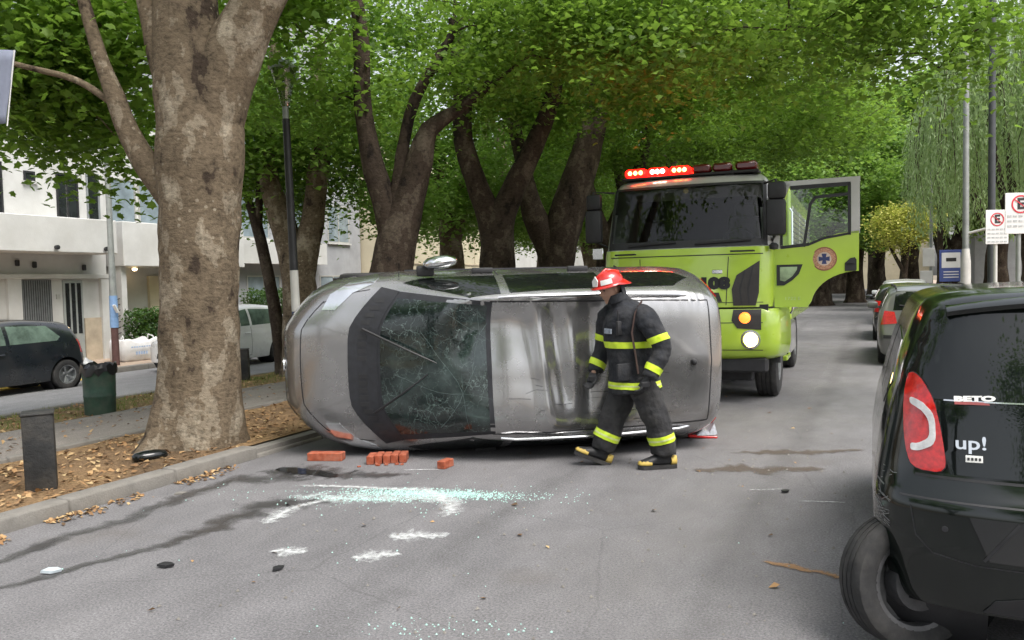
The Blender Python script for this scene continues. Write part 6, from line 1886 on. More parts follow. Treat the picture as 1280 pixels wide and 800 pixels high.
    # gloved hands, relaxed curl, five fingers
    def glove(wr, dr, palm_n, mirror):
        dr = Vector(dr).normalized(); pn = Vector(palm_n); pn = (pn - dr * pn.dot(dr)).normalized(); sx = dr.cross(pn) * mirror
        q = MB(); W0 = Vector(wr)
        def pt(a, s_, n_): return W0 + dr * a + sx * s_ + pn * n_
        q.tube([pt(-.05, 0, 0), pt(0, 0, 0), pt(.04, 0, 0), pt(.09, 0, .004)], [(.04, .036), (.036, .030), (.045, .024), (.046, .020)], 14)
        q.box(pt(.05, 0, 0), (.07, .07, .045))
        for k, (s_, ln) in enumerate(((.032, .070), (.011, .080), (-.011, .075), (-.031, .060))):
            a0 = pt(.085, s_, .0); a1 = pt(.085 + ln * .45, s_ * 1.08, .008); a2 = pt(.085 + ln * .75, s_ * 1.1, .026); a3 = pt(.085 + ln * .85, s_ * 1.1, .048)
            q.tube([a0, a1, a2, a3], [.0125, .0120, .011, .009], 8)
        q.tube([pt(.02, .03, .004), pt(.05, .055, .014), pt(.085, .058, .03), pt(.105, .052, .042)], [.017, .0145, .013, .010], 8)
        gm = remeshed(q, .0052, 2)
        mesh_obj('glove', gm, M['black_plastic'], t, 180)
    glove((-.115, .31, .81), (.45, .02, -.85), (.8, -.5, .3), 1)
    glove((.285, -.18, .815), (.35, .15, -.9), (.6, .7, .2), -1)
    # helmet with brim, front shield and neck flap
    h = MB()
    Hc = H0 + up_ * .035
    def hp(a, r_f, r_s, z): return Hc + fd * (r_f * math.cos(a)) + sd * (r_s * math.sin(a)) + up_ * z
    A = np.linspace(0, 6.2832, 29)[:-1]
    rings = []
    for z, rf, rs in ((.02, .135, .118), (.05, .132, .115), (.085, .118, .10), (.11, .092, .076), (.128, .05, .04), (.133, .01, .01)):
        rings.append([hp(a, rf, rs, z) for a in A])
    h.loft(rings)
    brim = []
    for (e, z) in ((1.0, .025), (1.28, .012), (1.30, .004), (1.0, .010)):
        brim.append([hp(a, .135 * (e + (.28 * (e - 1) / .3) * max(0, -math.cos(a))), .118 * (1 + (e - 1) * .75), z - (.05 if e > 1.1 else 0) * max(0, -math.cos(a))) for a in A])
    h.loft(brim + [brim[0]], False)
    h.tube([hp(math.pi, .137, 0, .03), hp(math.pi, .12, 0, .095), Hc + up_ * .142, hp(0, .12, 0, .098), hp(0, .137, 0, .04)], [.008, .010, .012, .010, .008], 8)
    he = h.build('helmet', M['helmet_red'], t, 50)
    sh = MB(); sh.prism([hp(0, .150, 0, 0) + sd * a + up_ * z - fd * .3 * max(0, z - .03) for a, z in ((-.035, .03), (.035, .03), (.045, .075), (.0, .115), (-.045, .075))], -fd * .006); sh.build('helmet_shield', M['white_paint'], he)
    sp_ = MB()
    for s in (1, -1):
        rg = []
        for aa in np.linspace(.5, 1.3, 7):
            rg.append([hp(s * aa, .1355, .1185, .030), hp(s * aa, .1325, .1155, .052), hp(s * aa, .1265, .110, .072)])
        sp_.add([p_ + (p_ - Hc).normalized() * .004 for r_ in rg for p_ in r_], [[i * 3 + k, i * 3 + k + 1, i * 3 + k + 4, i * 3 + k + 3] for i in range(6) for k in range(2)])
    sp_.build('helmet_panel', M['white_paint'], he)
    nf = MB(); rg = []
    for z, e in ((.0, 1.0), (-.08, 1.02), (-.15, 1.08)):
        rg.append([hp(a, .125 * e, .112 * e, z) for a in np.linspace(1.9, 4.38, 13)])
    nf.loft(rg, False, False); nf.build('neck_flap', M['turnout'], he, 60)
firefighter()
# ------------------------------------------------------------------ things on and beside the road
M['brick'] = pbr('brick', (0.33, 0.072, 0.03), .9, var=.35, scale=14, bump=.4, bscale=60, dirt=(.30, .19, .14), dirt_amt=.6, dscale=12)
def brick(label, loc, rz, group=None, size=(.24, .115, .065), tilt=0):
    b = MB(); b.box((0, 0, size[2] / 2), size, None, .005, 1)
    o = b.build('brick', M['brick'], None, 30, loc, (0, tilt, rz))
    return tag(o, label, 'brick', group)
A_ = math.atan2(.412, .911)
r_, f_ = Vector((.911, .412, 0)), Vector((-.412, .911, 0))
def off(p, a, b, z=0): return Vector(p) + r_ * a + f_ * b + Vector((0, 0, z))
brick('single long orange brick lying flat under the headlight of the overturned car', off((-4.76, 6.15, 0), 0.0, .0), A_ - .12, size=(.34, .115, .075))
GB = 'row of bricks standing under the windshield of the overturned car'
for k in range(5):
    brick('orange brick in the packed row beneath the cracked windshield', off((-4.26, 6.20, 0), -.01 + k * .072 + random.uniform(-.004, .004), .0 + .012 * k), A_ + R(90) + random.uniform(-.09, .09), GB, (.19, .066, .078 + .004 * (k % 2)))
brick('lone half brick lying on the road apart from the row', off((-3.52, 6.25, 0), 0, 0), A_ + R(62), None, (.16, .08, .07))
bc = MB(); r0 = random.Random(2)
for k in range(7):
    q = off((-4.2, 6.08, .004), r0.uniform(-.12, .3), r0.uniform(-.05, .04)); s_ = r0.uniform(.012, .03); bc.box(q + Vector((0, 0, s_ * .25)), (s_ * 1.5, s_, s_ * .5), r0.uniform(0, 3))
tag(bc.build('brick_crumbs', M['brick']), 'small crumbs of crushed brick before the brick row', 'rubble', None, 'stuff')

# bollards
M['bollard'] = pbr('bollard_paint', (0.011, 0.012, 0.013), .7, var=.35, scale=8, bump=.3, bscale=40, dirt=(.10, .085, .065), dirt_amt=.5, dscale=4)
def bollard(label, loc, rz, hgt=.62):
    b = MB(); b.box((0, 0, hgt / 2 - .05), (.22, .22, hgt + .1), None, .012, 2)
    b.box((0, 0, hgt + .0), (.235, .235, .018), None, .006)
    o = b.build('bollard', M['bollard'], None, 40, loc, (R(.8), R(-.6), rz))
    return tag(o, label, 'bollard')
bollard('square black concrete bollard on the leaf litter near the kerb', (-6.08, 4.22, .08), A_ + R(28))
bollard('square black bollard at the far edge of the median below the white crossover', (-11.25, 12.05, -.13), A_ + R(10), .6)

# litter bin with a black bag
M['bin_green'] = pbr('bin_green', (0.022, 0.06, 0.04), .6, var=.35, scale=6, dirt=(.12, .11, .09), dirt_amt=.55, dscale=5, bump=.1)
M['bag_black'] = pbr('bag_black', (0.012, 0.012, 0.014), .3, var=.2)
bt = thing('litter_bin', 'dented green drum litter bin with black bag beside the path', 'bin', (-9.92, 7.80, med_z(-9.92)))
b = MB(); b.lathe([(.0, .0), (.19, .0), (.2, .02), (.205, .25), (.21, .26), (.21, .28), (.207, .29), (.215, .62), (.225, .64), (.225, .67), (.20, .67), (.195, .3), (.0, .29)], 28); b.build('drum', M['bin_green'], bt, 40)
bg_ = MB(); rg = []
r0 = random.Random(3)
for k, (rr, z) in enumerate(((.232, .58), (.236, .66), (.225, .70), (.19, .70), (.17, .60))):
    rg.append([(rr * math.cos(a) * r0.uniform(.96, 1.06), rr * math.sin(a) * r0.uniform(.96, 1.06), z + r0.uniform(-.035, .045)) for a in np.linspace(0, 6.283, 29)[:-1]])
bg_.loft(rg, False); bg_.build('bin_bag', M['bag_black'], bt, 20)
# plastic rubbish bags leaning behind the bin
rb = MB(); rg = []
for k, (rr, z) in enumerate(((.05, .0), (.16, .03), (.19, .12), (.15, .22), (.05, .27), (.03, .31))):
    rg.append([(rr * math.cos(a) * r0.uniform(.85, 1.12), rr * math.sin(a) * r0.uniform(.85, 1.12), z) for a in np.linspace(0, 6.283, 17)[:-1]])
rb.loft(rg)
o = rb.build('rubbish_bag', pbr('bag_clear', (.35, .36, .36), .3, var=.4, scale=20), None, 50, (-16.95, 13.0, -.2)); tag(o, 'crumpled grey plastic rubbish bag on the far kerb beside the bulk bag', 'bag')

# lost door mirror lying on the median
dm_ = thing('car_mirror', 'torn off black car mirror housing lying on the litter beside the kerb', 'car mirror', (-6.02, 5.22, med_z(-6.0) + .045), A_ + R(35))
q = MB(); rg = []
for x, a_, b_ in ((-.15, .02, .02), (-.13, .05, .04), (-.05, .075, .055), (.06, .07, .055), (.13, .05, .04), (.15, .02, .015)):
    rg.append([(x, a_ * math.cos(t_), b_ * math.sin(t_) + .01) for t_ in np.linspace(0, 6.283, 17)[:-1]])
q.loft(rg); q.build('housing', M['gloss_black'], dm_, 60)
q = MB(); q.box((.12, .03, -.02), (.1, .05, .035), None, .01); q.build('bracket', M['black_plastic'], dm_)

# broken tail lamp under the rear corner of the overturned car
tl_ = thing('broken_lamp', 'broken red and clear tail lamp lying under the rear corner of the overturned car', 'lamp', (-1.63, 8.30, 0), A_)
q = MB(); q.box((0, 0, .02), (.30, .14, .03), Matrix.Rotation(R(4), 4, 'Y'), .008); q.build('backplate', M['red_lens'], tl_)
q = MB(); q.prism([(-.06, -.07, .035), (.0, -.07, .10), (.07, -.07, .06), (.12, -.06, .16), (.15, -.06, .05), (.12, -.07, .035)], (0, .11, .01)); q.build('lens', pbr('lens_clear', (.5, .53, .58), .12, coat=.6, var=.4, scale=30), tl_)
q = MB(); q.box((-.05, .0, .06), (.13, .08, .05), Matrix.Rotation(R(-14), 4, 'Y'), .01); q.build('socket', M['dark_metal'], tl_)
# single bits of debris
def bit(name, label, loc, sz, mat, rz, cat):
    q = MB(); q.prism([(-sz, -sz * .4, 0), (sz * .2, -sz * .6, 0), (sz, 0, 0), (sz * .3, sz * .5, 0), (-sz * .6, sz * .4, 0)], (.1 * sz, 0, sz * .3))
    tag(q.build(name, mat, None, 20, loc, (R(4), R(3), rz)), label, cat)
bit('plastic_fragment', 'pale blue plastic fragment lying on the wet trail', (-4.42, 3.10, .01), .055, pbr('frag_pale', (.5, .56, .60), .4), .5, 'debris')
bit('plastic_fragment', 'small black plastic sliver beside the pale powder patch', (-3.18, 3.62, .01), .04, M['black_plastic'], 1.2, 'debris')
bit('plastic_fragment', 'thin black trim piece on the bare asphalt between wet trails and powder', (-3.85, 3.42, .01), .05, M['black_plastic'], .3, 'debris')
bit('plastic_fragment', 'dark chip on the asphalt before the grey estate car', (-.62, 6.35, .01), .04, M['black_plastic'], .8, 'debris')
bit('stone', 'small grey stone in the gutter below the kerb', (-5.12, 4.72, .0), .05, M['concrete'], .8, 'stone')

# lamp post: steel with black, white and blue paint, glass lantern
lp = thing('lamp_post', 'striped black white and blue lamp post with glass lantern on the median', 'lamp post', (-7.42, 9.05, med_z(-7.42)))
def seg(name, z0, z1, r0_, r1_, mat): q = MB(); q.lathe([(r0_, z0), (r1_, z1)], 16); q.build(name, mat, lp, 60)
M['pole_white'] = pbr('pole_white', (.55, .55, .52), .6, var=.2, dirt=(.3, .28, .25), dirt_amt=.5)
M['pole_blue'] = pbr('pole_blue', (.03, .05, .14), .6, var=.3)
M['pole_grey'] = pbr('pole_grey', (.30, .32, .31), .5, .3, var=.25, dirt=(.14, .12, .1), dirt_amt=.4)
seg('blue_base', -.1, 1.28, .062, .06, M['pole_blue']); seg('white_section', 1.28, 1.86, .06, .058, M['pole_white']); seg('black_section', 1.86, 3.98, .058, .05, M['black_plastic']); seg('neck', 3.98, 4.15, .042, .042, M['pole_grey'])
q = MB(); q.lathe([(.0, 4.15), (.05, 4.15), (.07, 4.22), (.17, 4.62), (.18, 4.66), (.0, 4.70)], 18); q.build('lantern', glass_thin('lantern_glass', (.8, .8, .76), .15, .15), lp, 40)
q = MB(); q.lathe([(.185, 4.66), (.19, 4.69), (.10, 4.78), (.0, 4.80)], 18); q.build('lantern_cap', M['pole_grey'], lp, 40)
lp.rotation_euler = (0, R(-1.2), 0)
# street pole by the white house
lp2 = thing('street_pole', 'pale steel street pole with blue band before the white house', 'pole', (-17.35, 14.15, -.2))
q = MB(); q.lathe([(.09, -.1), (.085, .95)], 14); q.build('base_section', pbr('pole_rust', (.10, .05, .045), .8, var=.3), lp2, 60)
q = MB(); q.lathe([(.10, .95), (.095, 1.75)], 14); q.build('blue_band', pbr('pole_skyblue', (.20, .33, .55), .6, var=.2), lp2, 60)
q = MB(); q.lathe([(.085, 1.75), (.07, 3.2), (.065, 6.5)], 14); q.build('pole', M['pole_grey'], lp2, 60)
q = MB(); q.box((.14, -.05, 1.42), (.10, .03, .22), Matrix.Rotation(R(28), 4, 'X')); q.build('leaflet', M['white_paint'], lp2)
# banner at the left edge
bn = thing('banner', 'grey blue street banner on a pole beside the path', 'banner', (-7.01, 4.44, med_z(-7.0) - .08), A_)
q = MB(); q.lathe([(.03, -.1), (.028, 4.0)], 12); q.build('pole', M['pole_grey'], bn, 60)
cl = MB(); nz_, nx_ = 8, 5
v = []
for i in range(nz_ + 1):
    for k in range(nx_ + 1):
        s, u_ = i / nz_, k / nx_
        w0 = .34 - .10 * s
        v.append((.02 + w0 * u_, .015 * math.sin(3 * s + 2 * u_), 3.74 - .62 * s + .02 * u_ + .02 * math.sin(3.14 * u_) * (s < .1)))
cl.add(v, [[i * (nx_ + 1) + k, i * (nx_ + 1) + k + 1, (i + 1) * (nx_ + 1) + k + 1, (i + 1) * (nx_ + 1) + k] for i in range(nz_) for k in range(nx_)])
c_o = cl.build('cloth', pbr('banner_cloth', (.20, .22, .29), .8, var=.15, scale=5), bn, 60)
sol = c_o.modifiers.new('thick', 'SOLIDIFY'); sol.thickness = .004
eb = MB(); eb.tube([(.36, 0, 3.76), (.31, .005, 3.45), (.265, 0, 3.12)], .006, 6); eb.build('hem', M['white_paint'], bn)

# bulk bag of building sand with faded print, hedge behind
bbm = pbr('bulk_bag', (.66, .66, .66), .8, var=.12, scale=4, bump=.3, bscale=25, dirt=(.5, .42, .33), dirt_amt=.3)
bb = thing('bulk_bag', 'white woven bulk bag with faded blue print on the far pavement', 'bag', (-18.05, 15.3, -.2), R(-4))
bb.scale = (.74, .74, .74)
q = MB(); rg = []
for z, a_, b_ in ((0, .52, .40), (.08, .60, .46), (.35, .62, .48), (.58, .62, .47), (.67, .58, .43)):
    ring_ = []
    for t_ in np.linspace(0, 6.283, 41)[:-1]:
        c_, s_ = math.cos(t_), math.sin(t_); k = 1.0 / max(.001, (abs(c_) ** 5 + abs(s_) ** 5)) ** .2
        lift = .30 * max(0, abs(c_ * s_) * 2 - .6) * (z > .5) - .05 * (z > .6)
        wr_ = 1 + .025 * math.sin(13 * t_ + 9 * z) + .02 * math.sin(23 * t_ - 14 * z)
        ring_.append((b_ * k * c_ * wr_, a_ * 1.25 * k * s_ * wr_, z * 1.12 + lift + .02 * math.sin(9 * t_)))
    rg.append(ring_)
q.loft(rg); bgo = q.build('sack', bbm, bb, 60)
for s in (1, -1):
    q = MB(); q.tube([(.3, s * .62, .70), (.24, s * .60, .86), (.1, s * .52, .92), (.0, s * .56, .74)], .022, 6); q.build('loop', bbm, bb)
pb = pbr('print_blue', (.30, .40, .58), .8, var=.4, scale=20)
for z, w_, h_ in ((.52, .95, .05), (.30, .60, .11)):
    q = MB(); 
    n_ = int(w_ / .10)
    for k in range(n_): q.box((.545, -w_ / 2 + .1 * k + .05 - .05, z), (.006, .07, h_), None, .001)
    q.build('faded_print', pb, bgo)
def hedge(label, lo, hi, n, seed):
    r = np.random.default_rng(seed)
    t = thing('hedge', label, 'hedge', ((lo[0] + hi[0]) / 2, (lo[1] + hi[1]) / 2, lo[2]))
    c = np.array([(lo[0] + hi[0]) / 2, (lo[1] + hi[1]) / 2, lo[2]])
    q = MB()
    for k in range(6):
        y = lo[1] - c[1] + (hi[1] - lo[1]) * (k + .5) / 6; q.tube([(0, y, -.05), (.05, y + .05, .5), (0, y, hi[2] - lo[2] - .2)], [.03, .025, .01], 6)
    q.build('stem', M['bark_dark'], t)
    pos = r.uniform(lo, hi, (n, 3)) - c + r.normal(0, .05, (n, 3))
    V, F = leaf_cloud(pos, .085, LEAF_MID, r, .6, .1)
    mesh_obj('foliage', mesh_from(V, F), M['leaf_hedge'], t)
hedge('dark clipped hedge behind the white bulk bag', (-19.2, 15.9, -.2), (-18.5, 17.9, 1.12), 6500, 3)
hedge('dark palm-like shrub hedge before the grey apartment block', (-18.6, 19.8, -.2), (-17.9, 22.0, 1.6), 5500, 4)

# ---------------- right pavement: poles, parking signs, stop sign
M['sign_white'] = pbr('sign_white', (.68, .68, .67), .5, var=.08, scale=3)
M['sign_red'] = pbr('sign_red', (.55, .03, .05), .5)
M['sign_black'] = pbr('sign_black', (.02, .02, .02), .5)
M['sign_grey_print'] = pbr('sign_print', (.42, .44, .44), .6, var=.3, scale=40)
def e_sign(label, loc, rz, w_, h_, cz, postmat, tilt=0, lines=3):
    t = thing('parking_sign', label, 'sign', loc, rz)
    q = MB(); q.lathe([(.035, -.15), (.033, cz + h_ / 2 - .05)], 12); q.build('post', postmat, t, 60)
    pl = MB(); pl.box((0, -.05, cz), (w_, .012, h_), None, .004); po = pl.build('plate', M['sign_white'], t)
    c = Vector((0, -.058, cz + h_ * .22)); R_ = w_ * .30
    q = MB(); q.lathe([(R_ * .84, -.004), (R_, -.004), (R_, .002), (R_ * .84, .002)], 30, 'Y', c); q.build('red_ring', M['sign_red'], po, 40)
    text_obj('letter', 'E', R_ * 1.65, M['sign_black'], po, frame_matrix(c + Vector((0, -.001, 0)), (1, 0, 0), (0, 0, 1)), .002, 'CENTER', .008)
    q = MB(); d = Vector((1, 0, -1)).normalized()
    q.box(c + Vector((0, -.0055, 0)), (R_ * 1.75, .003, R_ * .10), Matrix.Rotation(R(38), 4, 'Y')); q.build('red_slash', M['sign_red'], po)
    for k in range(lines):
        for j in range(5):
            q = MB(); ww = w_ * .13
            q.box((-w_ * .36 + j * w_ * .18, -.059, cz - h_ * .07 - k * h_ * .12), (ww, .003, h_ * .045)); q.build('printed_line', M['sign_grey_print'], po)
    return t
S1 = e_sign('large no parking sign with red ringed letter on a grey post', (2.02, 14.4, .13), A_ * .9, .46, .62, 2.40, M['pole_grey'])
S2 = e_sign('smaller no parking sign tucked behind the larger one', (2.10, 17.6, .13), A_ * .9, .42, .64, 2.36, M['pole_white'], 0, 4)
def pole(label, name, loc, r0_, h_, mat, white=0.0, arm=None):
    t = thing(name, label, 'pole', loc)
    q = MB(); q.lathe([(r0_, -.2), (r0_ * .95, 2.5), (r0_ * .75, h_)], 16); q.build('shaft', mat, t, 60)
    if white:
        q = MB(); q.lathe([(r0_ * 1.5, -.1), (r0_ * 1.45, white), (r0_ * 1.05, white + .35)], 16); q.build('painted_foot', M['pole_white'], t, 60)
    if arm:
        q = MB(); q.tube([(0, 0, arm[0]), arm[1]], .03, 8); q.build('arm', M['pole_white'], t)
    return t
pole('tall pale steel pole with white foot beside the bus stop sign', 'street_pole', (2.25, 24.6, .13), .085, 9, M['pole_grey'], 1.8, (2.55, (1.9, -.8, 3.0)))
pole('tall dark pole rising behind the smaller parking sign', 'street_pole', (2.22, 19.2, .13), .075, 9, pbr('pole_dark', (.05, .055, .06), .5))
pole('wooden utility pole before the yellow tree', 'utility_pole', (2.4, 36.0, .13), .11, 8, M['bark_dark'])
pole('slim grey pole with a white plate near the yellow tree', 'street_pole', (2.15, 37.0, .13), .07, 6, M['pole_grey'])
bs_ = thing('bus_stop_sign', 'blue and white bus stop sign on a dark post', 'sign', (2.3, 30.2, .13), A_)
q = MB(); q.tube([(0, 0, -.1), (0, 0, 2.3)], .05, 8); q.build('post', M['sign_black'], bs_)
q = MB(); q.box((0, -.06, 1.75), (.75, .03, 1.05), None, .01); pl = q.build('plate', pbr('sign_navy', (.05, .08, .26), .5), bs_)
q = MB(); q.box((0, -.08, 1.93), (.62, .012, .5), None, .004); q.build('white_panel', M['sign_white'], pl)
q = MB(); q.box((0, -.09, 1.95), (.34, .008, .12), None, .004); q.build('bus_symbol', M['sign_black'], pl)
q = MB()
for k in range(3): q.box((0, -.085, 1.55 - .09 * k), (.5, .01, .03))
q.build('text_line', M['sign_white'], pl)
for lab, x, y, z in (('small white notice plate on the slim pole', 2.05, 36.8, 2.3), ('square white notice plate low on the slim pole', 1.95, 36.7, 1.5)):
    q = MB(); q.box((0, 0, 0), (.5, .02, .75 if z > 2 else .5), None, .01); q.box((0, .09, 0), (.1, .18, .05)); tag(q.build('notice_plate', M['sign_white'], None, 30, (x, y, z), (0, 0, A_)), lab, 'sign')

# ------------------------------------------------------------------ buildings
M['plaster_white'] = pbr('plaster_white', (.53, .53, .515), .9, var=.10, scale=1.2, bump=.15, bscale=30, dirt=(.36, .35, .32), dirt_amt=.5, dscale=1.0)
M['plaster_grey'] = pbr('plaster_grey', (.33, .34, .36), .9, var=.12, scale=1.0, dirt=(.2, .2, .2), dirt_amt=.4)
M['plaster_cream'] = pbr('plaster_cream', (.58, .52, .38), .9, var=.10, scale=.8, dirt=(.38, .33, .25), dirt_amt=.45, dscale=.7)
M['stone_tan'] = pbr('stone_tan', (.44, .37, .28), .9, var=.2, scale=3, bump=.2)
M['shutter_grey'] = pbr('shutter_grey', (.20, .215, .22), .7, var=.15)
M['door_grey'] = pbr('door_grey', (.30, .32, .31), .6, var=.12)
M['win_dark'] = pbr('window_dark', (.02, .023, .025), .08, var=.4, scale=2, coat=.5)
M['win_sky'] = pbr('window_sky', (.22, .27, .30), .05, var=.3, scale=2, coat=.8)
M['red_tile'] = pbr('red_tile', (.28, .07, .045), .85, var=.3, scale=6)
FX = -19.5
def window(parent, y0, y1, z0, z1, fmat, gmat, x=FX, n=2, shut=False):
    w = MB(); d = .05
    w.b2((x - .02, y0, z0), (x + .03, y0 + d, z1)); w.b2((x - .02, y1 - d, z0), (x + .03, y1, z1)); w.b2((x - .02, y0 + d, z1 - d), (x + .028, y1 - d, z1)); w.b2((x - .02, y0 + d, z0), (x + .028, y1 - d, z0 + d))
    for k in range(1, n): yy = y0 + (y1 - y0) * k / n; w.b2((x - .02, yy - .02, z0 + d), (x + .026, yy + .02, z1 - d))
    o = w.build('window', fmat, parent)
    for k in range(n):
        a = y0 + (y1 - y0) * k / n + .03; b_ = y0 + (y1 - y0) * (k + 1) / n - .03
        g_ = MB(); g_.b2((x - .015, a, z0 + .03), (x + .008, b_, z1 - .03)); g_.build('pane', gmat, o)
    s = MB(); s.b2((x, y0 - .05, z0 - .06), (x + .10, y1 + .05, z0 - .005)); s.build('sill', M['plaster_white'], o)
    return o
def prx(t): t.location = (0, 0, 0)

h1 = thing('house', 'white two storey house with solid balcony and grey panelled door', 'house', (FX, 13, -.2))
def W(lo, hi, name, mat, parent, bevel=0):
    q = MB(); o_ = parent.location; q.b2(Vector(lo) - o_, Vector(hi) - o_, bevel); return q.build(name, mat, parent)
class Shift:
    pass
def win(parent, *a, **k):
    o_ = parent.location
    return window(parent, a[0] - o_.y, a[1] - o_.y, a[2] - o_.z, a[3] - o_.z, a[4], a[5], x=k.get('x', FX) - o_.x, n=k.get('n', 2))
W((FX - 8, 7, -.5), (FX, 15.72, 8.0), 'wall', M['plaster_white'], h1)
W((FX, 7, -.4), (FX + .06, 13.25, .80), 'plinth', M['stone_tan'], h1); W((FX, 14.95, -.4), (FX + .06, 15.72, .95), 'plinth', M['stone_tan'], h1)
W((FX, 8, 2.66), (FX + 1.0, 15.3, 3.55), 'balcony', M['plaster_white'], h1, .02)
W((FX, 7, 2.02), (FX + .14, 15.7, 2.14), 'cornice', M['plaster_white'], h1, .01)
W((FX, 12.85, -.4), (FX + .10, 13.2, 2.02), 'pilaster', M['plaster_white'], h1); W((FX, 15.45, -.4), (FX + .12, 15.7, 2.02), 'pilaster', M['plaster_white'], h1)
dr_ = W((FX - .03, 14.36, -.2), (FX + .04, 14.93, 1.98), 'door', M['door_grey'], h1)
for k in range(3):
    q = MB(); o_ = h1.location; q.b2(Vector((FX + .03, 14.42 + .17 * k, .55)) - o_, Vector((FX + .05, 14.53 + .17 * k, 1.9)) - o_); q.build('door_pane', M['win_dark'], dr_)
sh_ = win(h1, 13.26, 14.04, .88, 2.0, M['shutter_grey'], M['shutter_grey'], n=2)
q = MB(); o_ = h1.location
for k in range(13): q.tube([Vector((FX + .07, 13.28 + .06 * k, .9)) - o_, Vector((FX + .07, 13.28 + .06 * k, 1.98)) - o_], .008, 5)
q.build('window_grille', M['dark_metal'], h1)
win(h1, 14.32, 14.95, 3.5, 4.8, M['dark_metal'], M['win_dark']); win(h1, 12.2, 12.9, 3.5, 4.9, M['dark_metal'], M['win_dark'], n=1); win(h1, 15.2, 15.6, 3.2, 4.9, M['shutter_grey'], M['win_dark'], n=1); win(h1, 13.45, 13.75, 4.5, 4.75, M['dark_metal'], M['win_dark'], n=1)
win(h1, 9.4, 10.6, .9, 2.0, M['shutter_grey'], M['shutter_grey'])
for k, y in enumerate((13.5, 14.9)):
    q = MB(); q.lathe([(.02, 0), (.05, .02), (.06, .10), (.0, .11)], 10, 'X', Vector((FX + 1.0, y, 2.78)) - h1.location); q.build('balcony_drain', M['dark_metal'], h1)
for (y, z) in ((13.15, 2.42), (13.6, 2.38), (15.0, 2.32)):
    q = MB(); q.box(Vector((FX + .05, y, z)) - h1.location, (.08, .10, .16), None, .02); q.build('wall_ornament', M['dark_metal'], h1)
q = MB(); q.box(Vector((FX + .02, 14.22, 1.55)) - h1.location, (.03, .10, .12)); q.build('house_number_plate', M['cab_grey'], h1)
W((FX - 8.2, 6.8, 8.0), (FX + .15, 15.8, 8.2), 'roof', M['plaster_white'], h1)

h2 = thing('house', 'white modern house with lit porch behind the bulk bag', 'house', (FX, 18, -.2))
W((FX - 8, 15.9, -.5), (FX - .6, 20.6, 6.5), 'wall', M['plaster_white'], h2); W((FX - .6, 15.9, 2.35), (FX + .5, 20.6, 3.6), 'balcony', M['plaster_white'], h2, .02)
win(h2, 16.4, 17.3, 3.55, 4.95, M['cab_grey'], M['win_sky'], x=FX - .6, n=1); win(h2, 17.4, 18.3, 3.55, 4.95, M['cab_grey'], M['win_sky'], x=FX - .6, n=1); win(h2, 18.8, 20.2, 3.5, 4.95, M['cab_grey'], M['win_sky'], x=FX - .6)
W((FX - .62, 16.2, -.2), (FX - .55, 16.75, 1.95), 'door', M['shutter_grey'], h2); W((FX - .62, 17.6, -.2), (FX - .5, 20.0, 2.1), 'garage_door', M['plaster_cream'], h2)
W((FX - .3, 15.95, -.2), (FX + .3, 16.12, 2.34), 'pillar', M['plaster_white'], h2)
q = MB(); q.lathe([(.0, 0), (.05, .01), (.07, .06), (.0, .08)], 12, 'Z', Vector((FX - .1, 16.75, 2.24)) - h2.location); q.build('porch_lamp', pbr('porch_lamp_lit', (1, .8, .5), .4, emit=(1, .72, .4), estr=10), h2, 60)
gt = MB(); o_ = h2.location
for k in range(9): gt.tube([Vector((FX + .2, 15.75, .1 + .16 * k)) - o_, Vector((FX + .2, 16.15, .25 + .16 * k)) - o_], .014, 5)
gt.build('gate', M['dark_metal'], h2)

h3 = thing('apartment_block', 'grey apartment block with glazed ground floor behind the slender tree', 'building', (FX, 24, -.2))
W((FX - 9, 20.7, -.5), (FX - .2, 28.2, 12), 'wall', M['plaster_grey'], h3)
W((FX - .2, 20.7, 2.5), (FX + .35, 25.2, 3.3), 'balcony', M['plaster_white'], h3); W((FX - .2, 20.7, 5.4), (FX + .35, 25.2, 6.2), 'balcony', M['plaster_grey'], h3)
for z in (3.4, 6.2, 9):
    for y in (21.2, 23.2, 26): win(h3, y, y + 1.4, z, z + 1.5, M['cab_grey'], M['win_sky'], x=FX - .2)
for y in (21.4, 23.4, 25.4): win(h3, y, y + 1.7, .0, 2.1, M['cab_grey'], M['win_sky'], x=FX - .2)
h4 = thing('building', 'blank cream rendered building between the forked trees', 'building', (FX, 34, -.2))
W((FX - 10, 28.3, -.5), (FX + 1.2, 41, 7.5), 'wall', M['plaster_cream'], h4)
W((FX + 1.2, 28.3, 2.55), (FX + 1.24, 41, 2.6), 'joint', M['stone_tan'], h4)
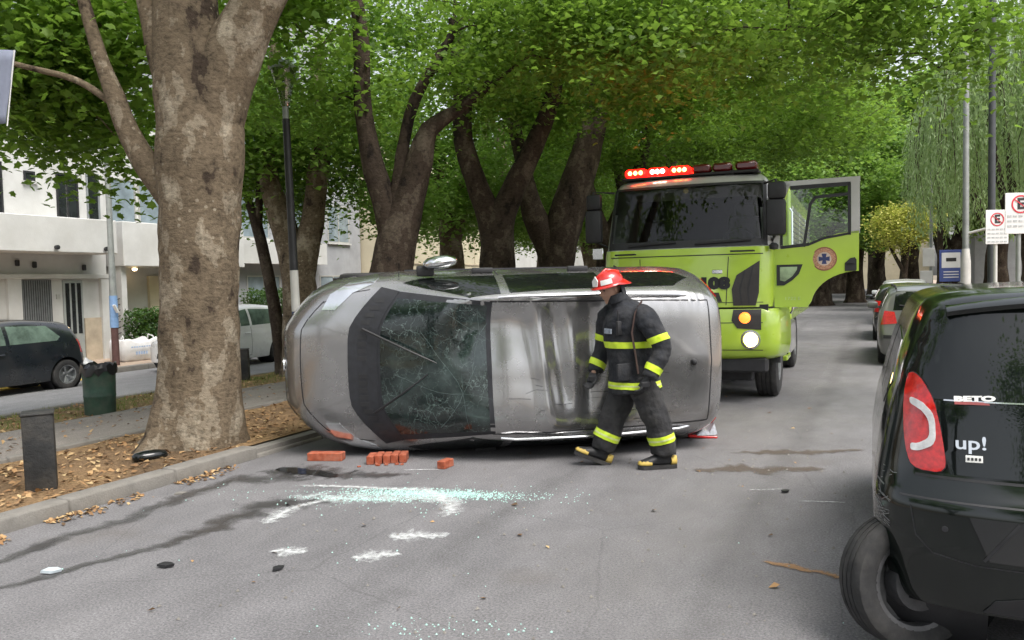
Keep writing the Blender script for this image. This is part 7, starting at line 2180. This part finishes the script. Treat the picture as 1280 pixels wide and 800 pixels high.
for y in (30, 33, 36): W((FX + 1.2, y, -.5), (FX + 1.22, y + .04, 7.4), 'joint', M['stone_tan'], h4)
h5 = thing('building', 'pale building far down the other carriageway', 'building', (FX, 50, -.2))
W((FX - 10, 42, -.5), (FX + .8, 75, 9), 'wall', M['plaster_white'], h5)
for y in range(44, 72, 4):
    for z in (1, 4, 7): win(h5, y, y + 1.6, z, z + 1.4, M['cab_grey'], M['win_dark'], x=FX + .8)
# houses on the right pavement
h6 = thing('house', 'low cream house with dark red tiled eaves behind the parking signs', 'house', (9.5, 30, .1))
W((8.2, 26, 0), (16, 40, 3.0), 'wall', M['plaster_cream'], h6); W((7.6, 25.5, 3.0), (16, 40.5, 3.35), 'roof', M['red_tile'], h6, .05)
for y in (27.5, 31, 35):
    q = MB(); o_ = h6.location; q.b2(Vector((8.15, y, 1.0)) - o_, Vector((8.23, y + 1.3, 2.3)) - o_); q.build('window', M['win_dark'], h6)
q = MB(); o_ = h6.location; q.b2(Vector((9, 25.92, .9)) - o_, Vector((10.4, 25.99, 2.2)) - o_); q.build('window', M['win_dark'], h6)
h7 = thing('building', 'tall pale apartment building behind the willows', 'building', (14, 50, .1))
W((9, 44, 0), (22, 62, 14), 'wall', M['plaster_white'], h7)
for y in range(46, 60, 4):
    for z in (1.5, 4.5, 7.5, 10.5):
        q = MB(); o_ = h7.location; q.b2(Vector((8.94, y, z)) - o_, Vector((9.03, y + 1.6, z + 1.4)) - o_); q.build('window', M['win_dark'], h7)
for x in (10, 13, 16, 19):
    for z in (1.5, 4.5, 7.5, 10.5):
        q = MB(); o_ = h7.location; q.b2(Vector((x, 43.94, z)) - o_, Vector((x + 1.5, 44.03, z + 1.4)) - o_); q.build('window', M['win_dark'], h7)
h8 = thing('building', 'cream building closing the view beyond the street trees', 'building', (-8, 105, 0))
W((-30, 100, -.7), (6, 108, 9), 'wall', M['plaster_cream'], h8)
h9 = thing('building', 'grey wall house beyond the junction by the median trees', 'building', (14, 85, 0))
W((8, 80, -.2), (30, 100, 10), 'wall', M['plaster_grey'], h9)
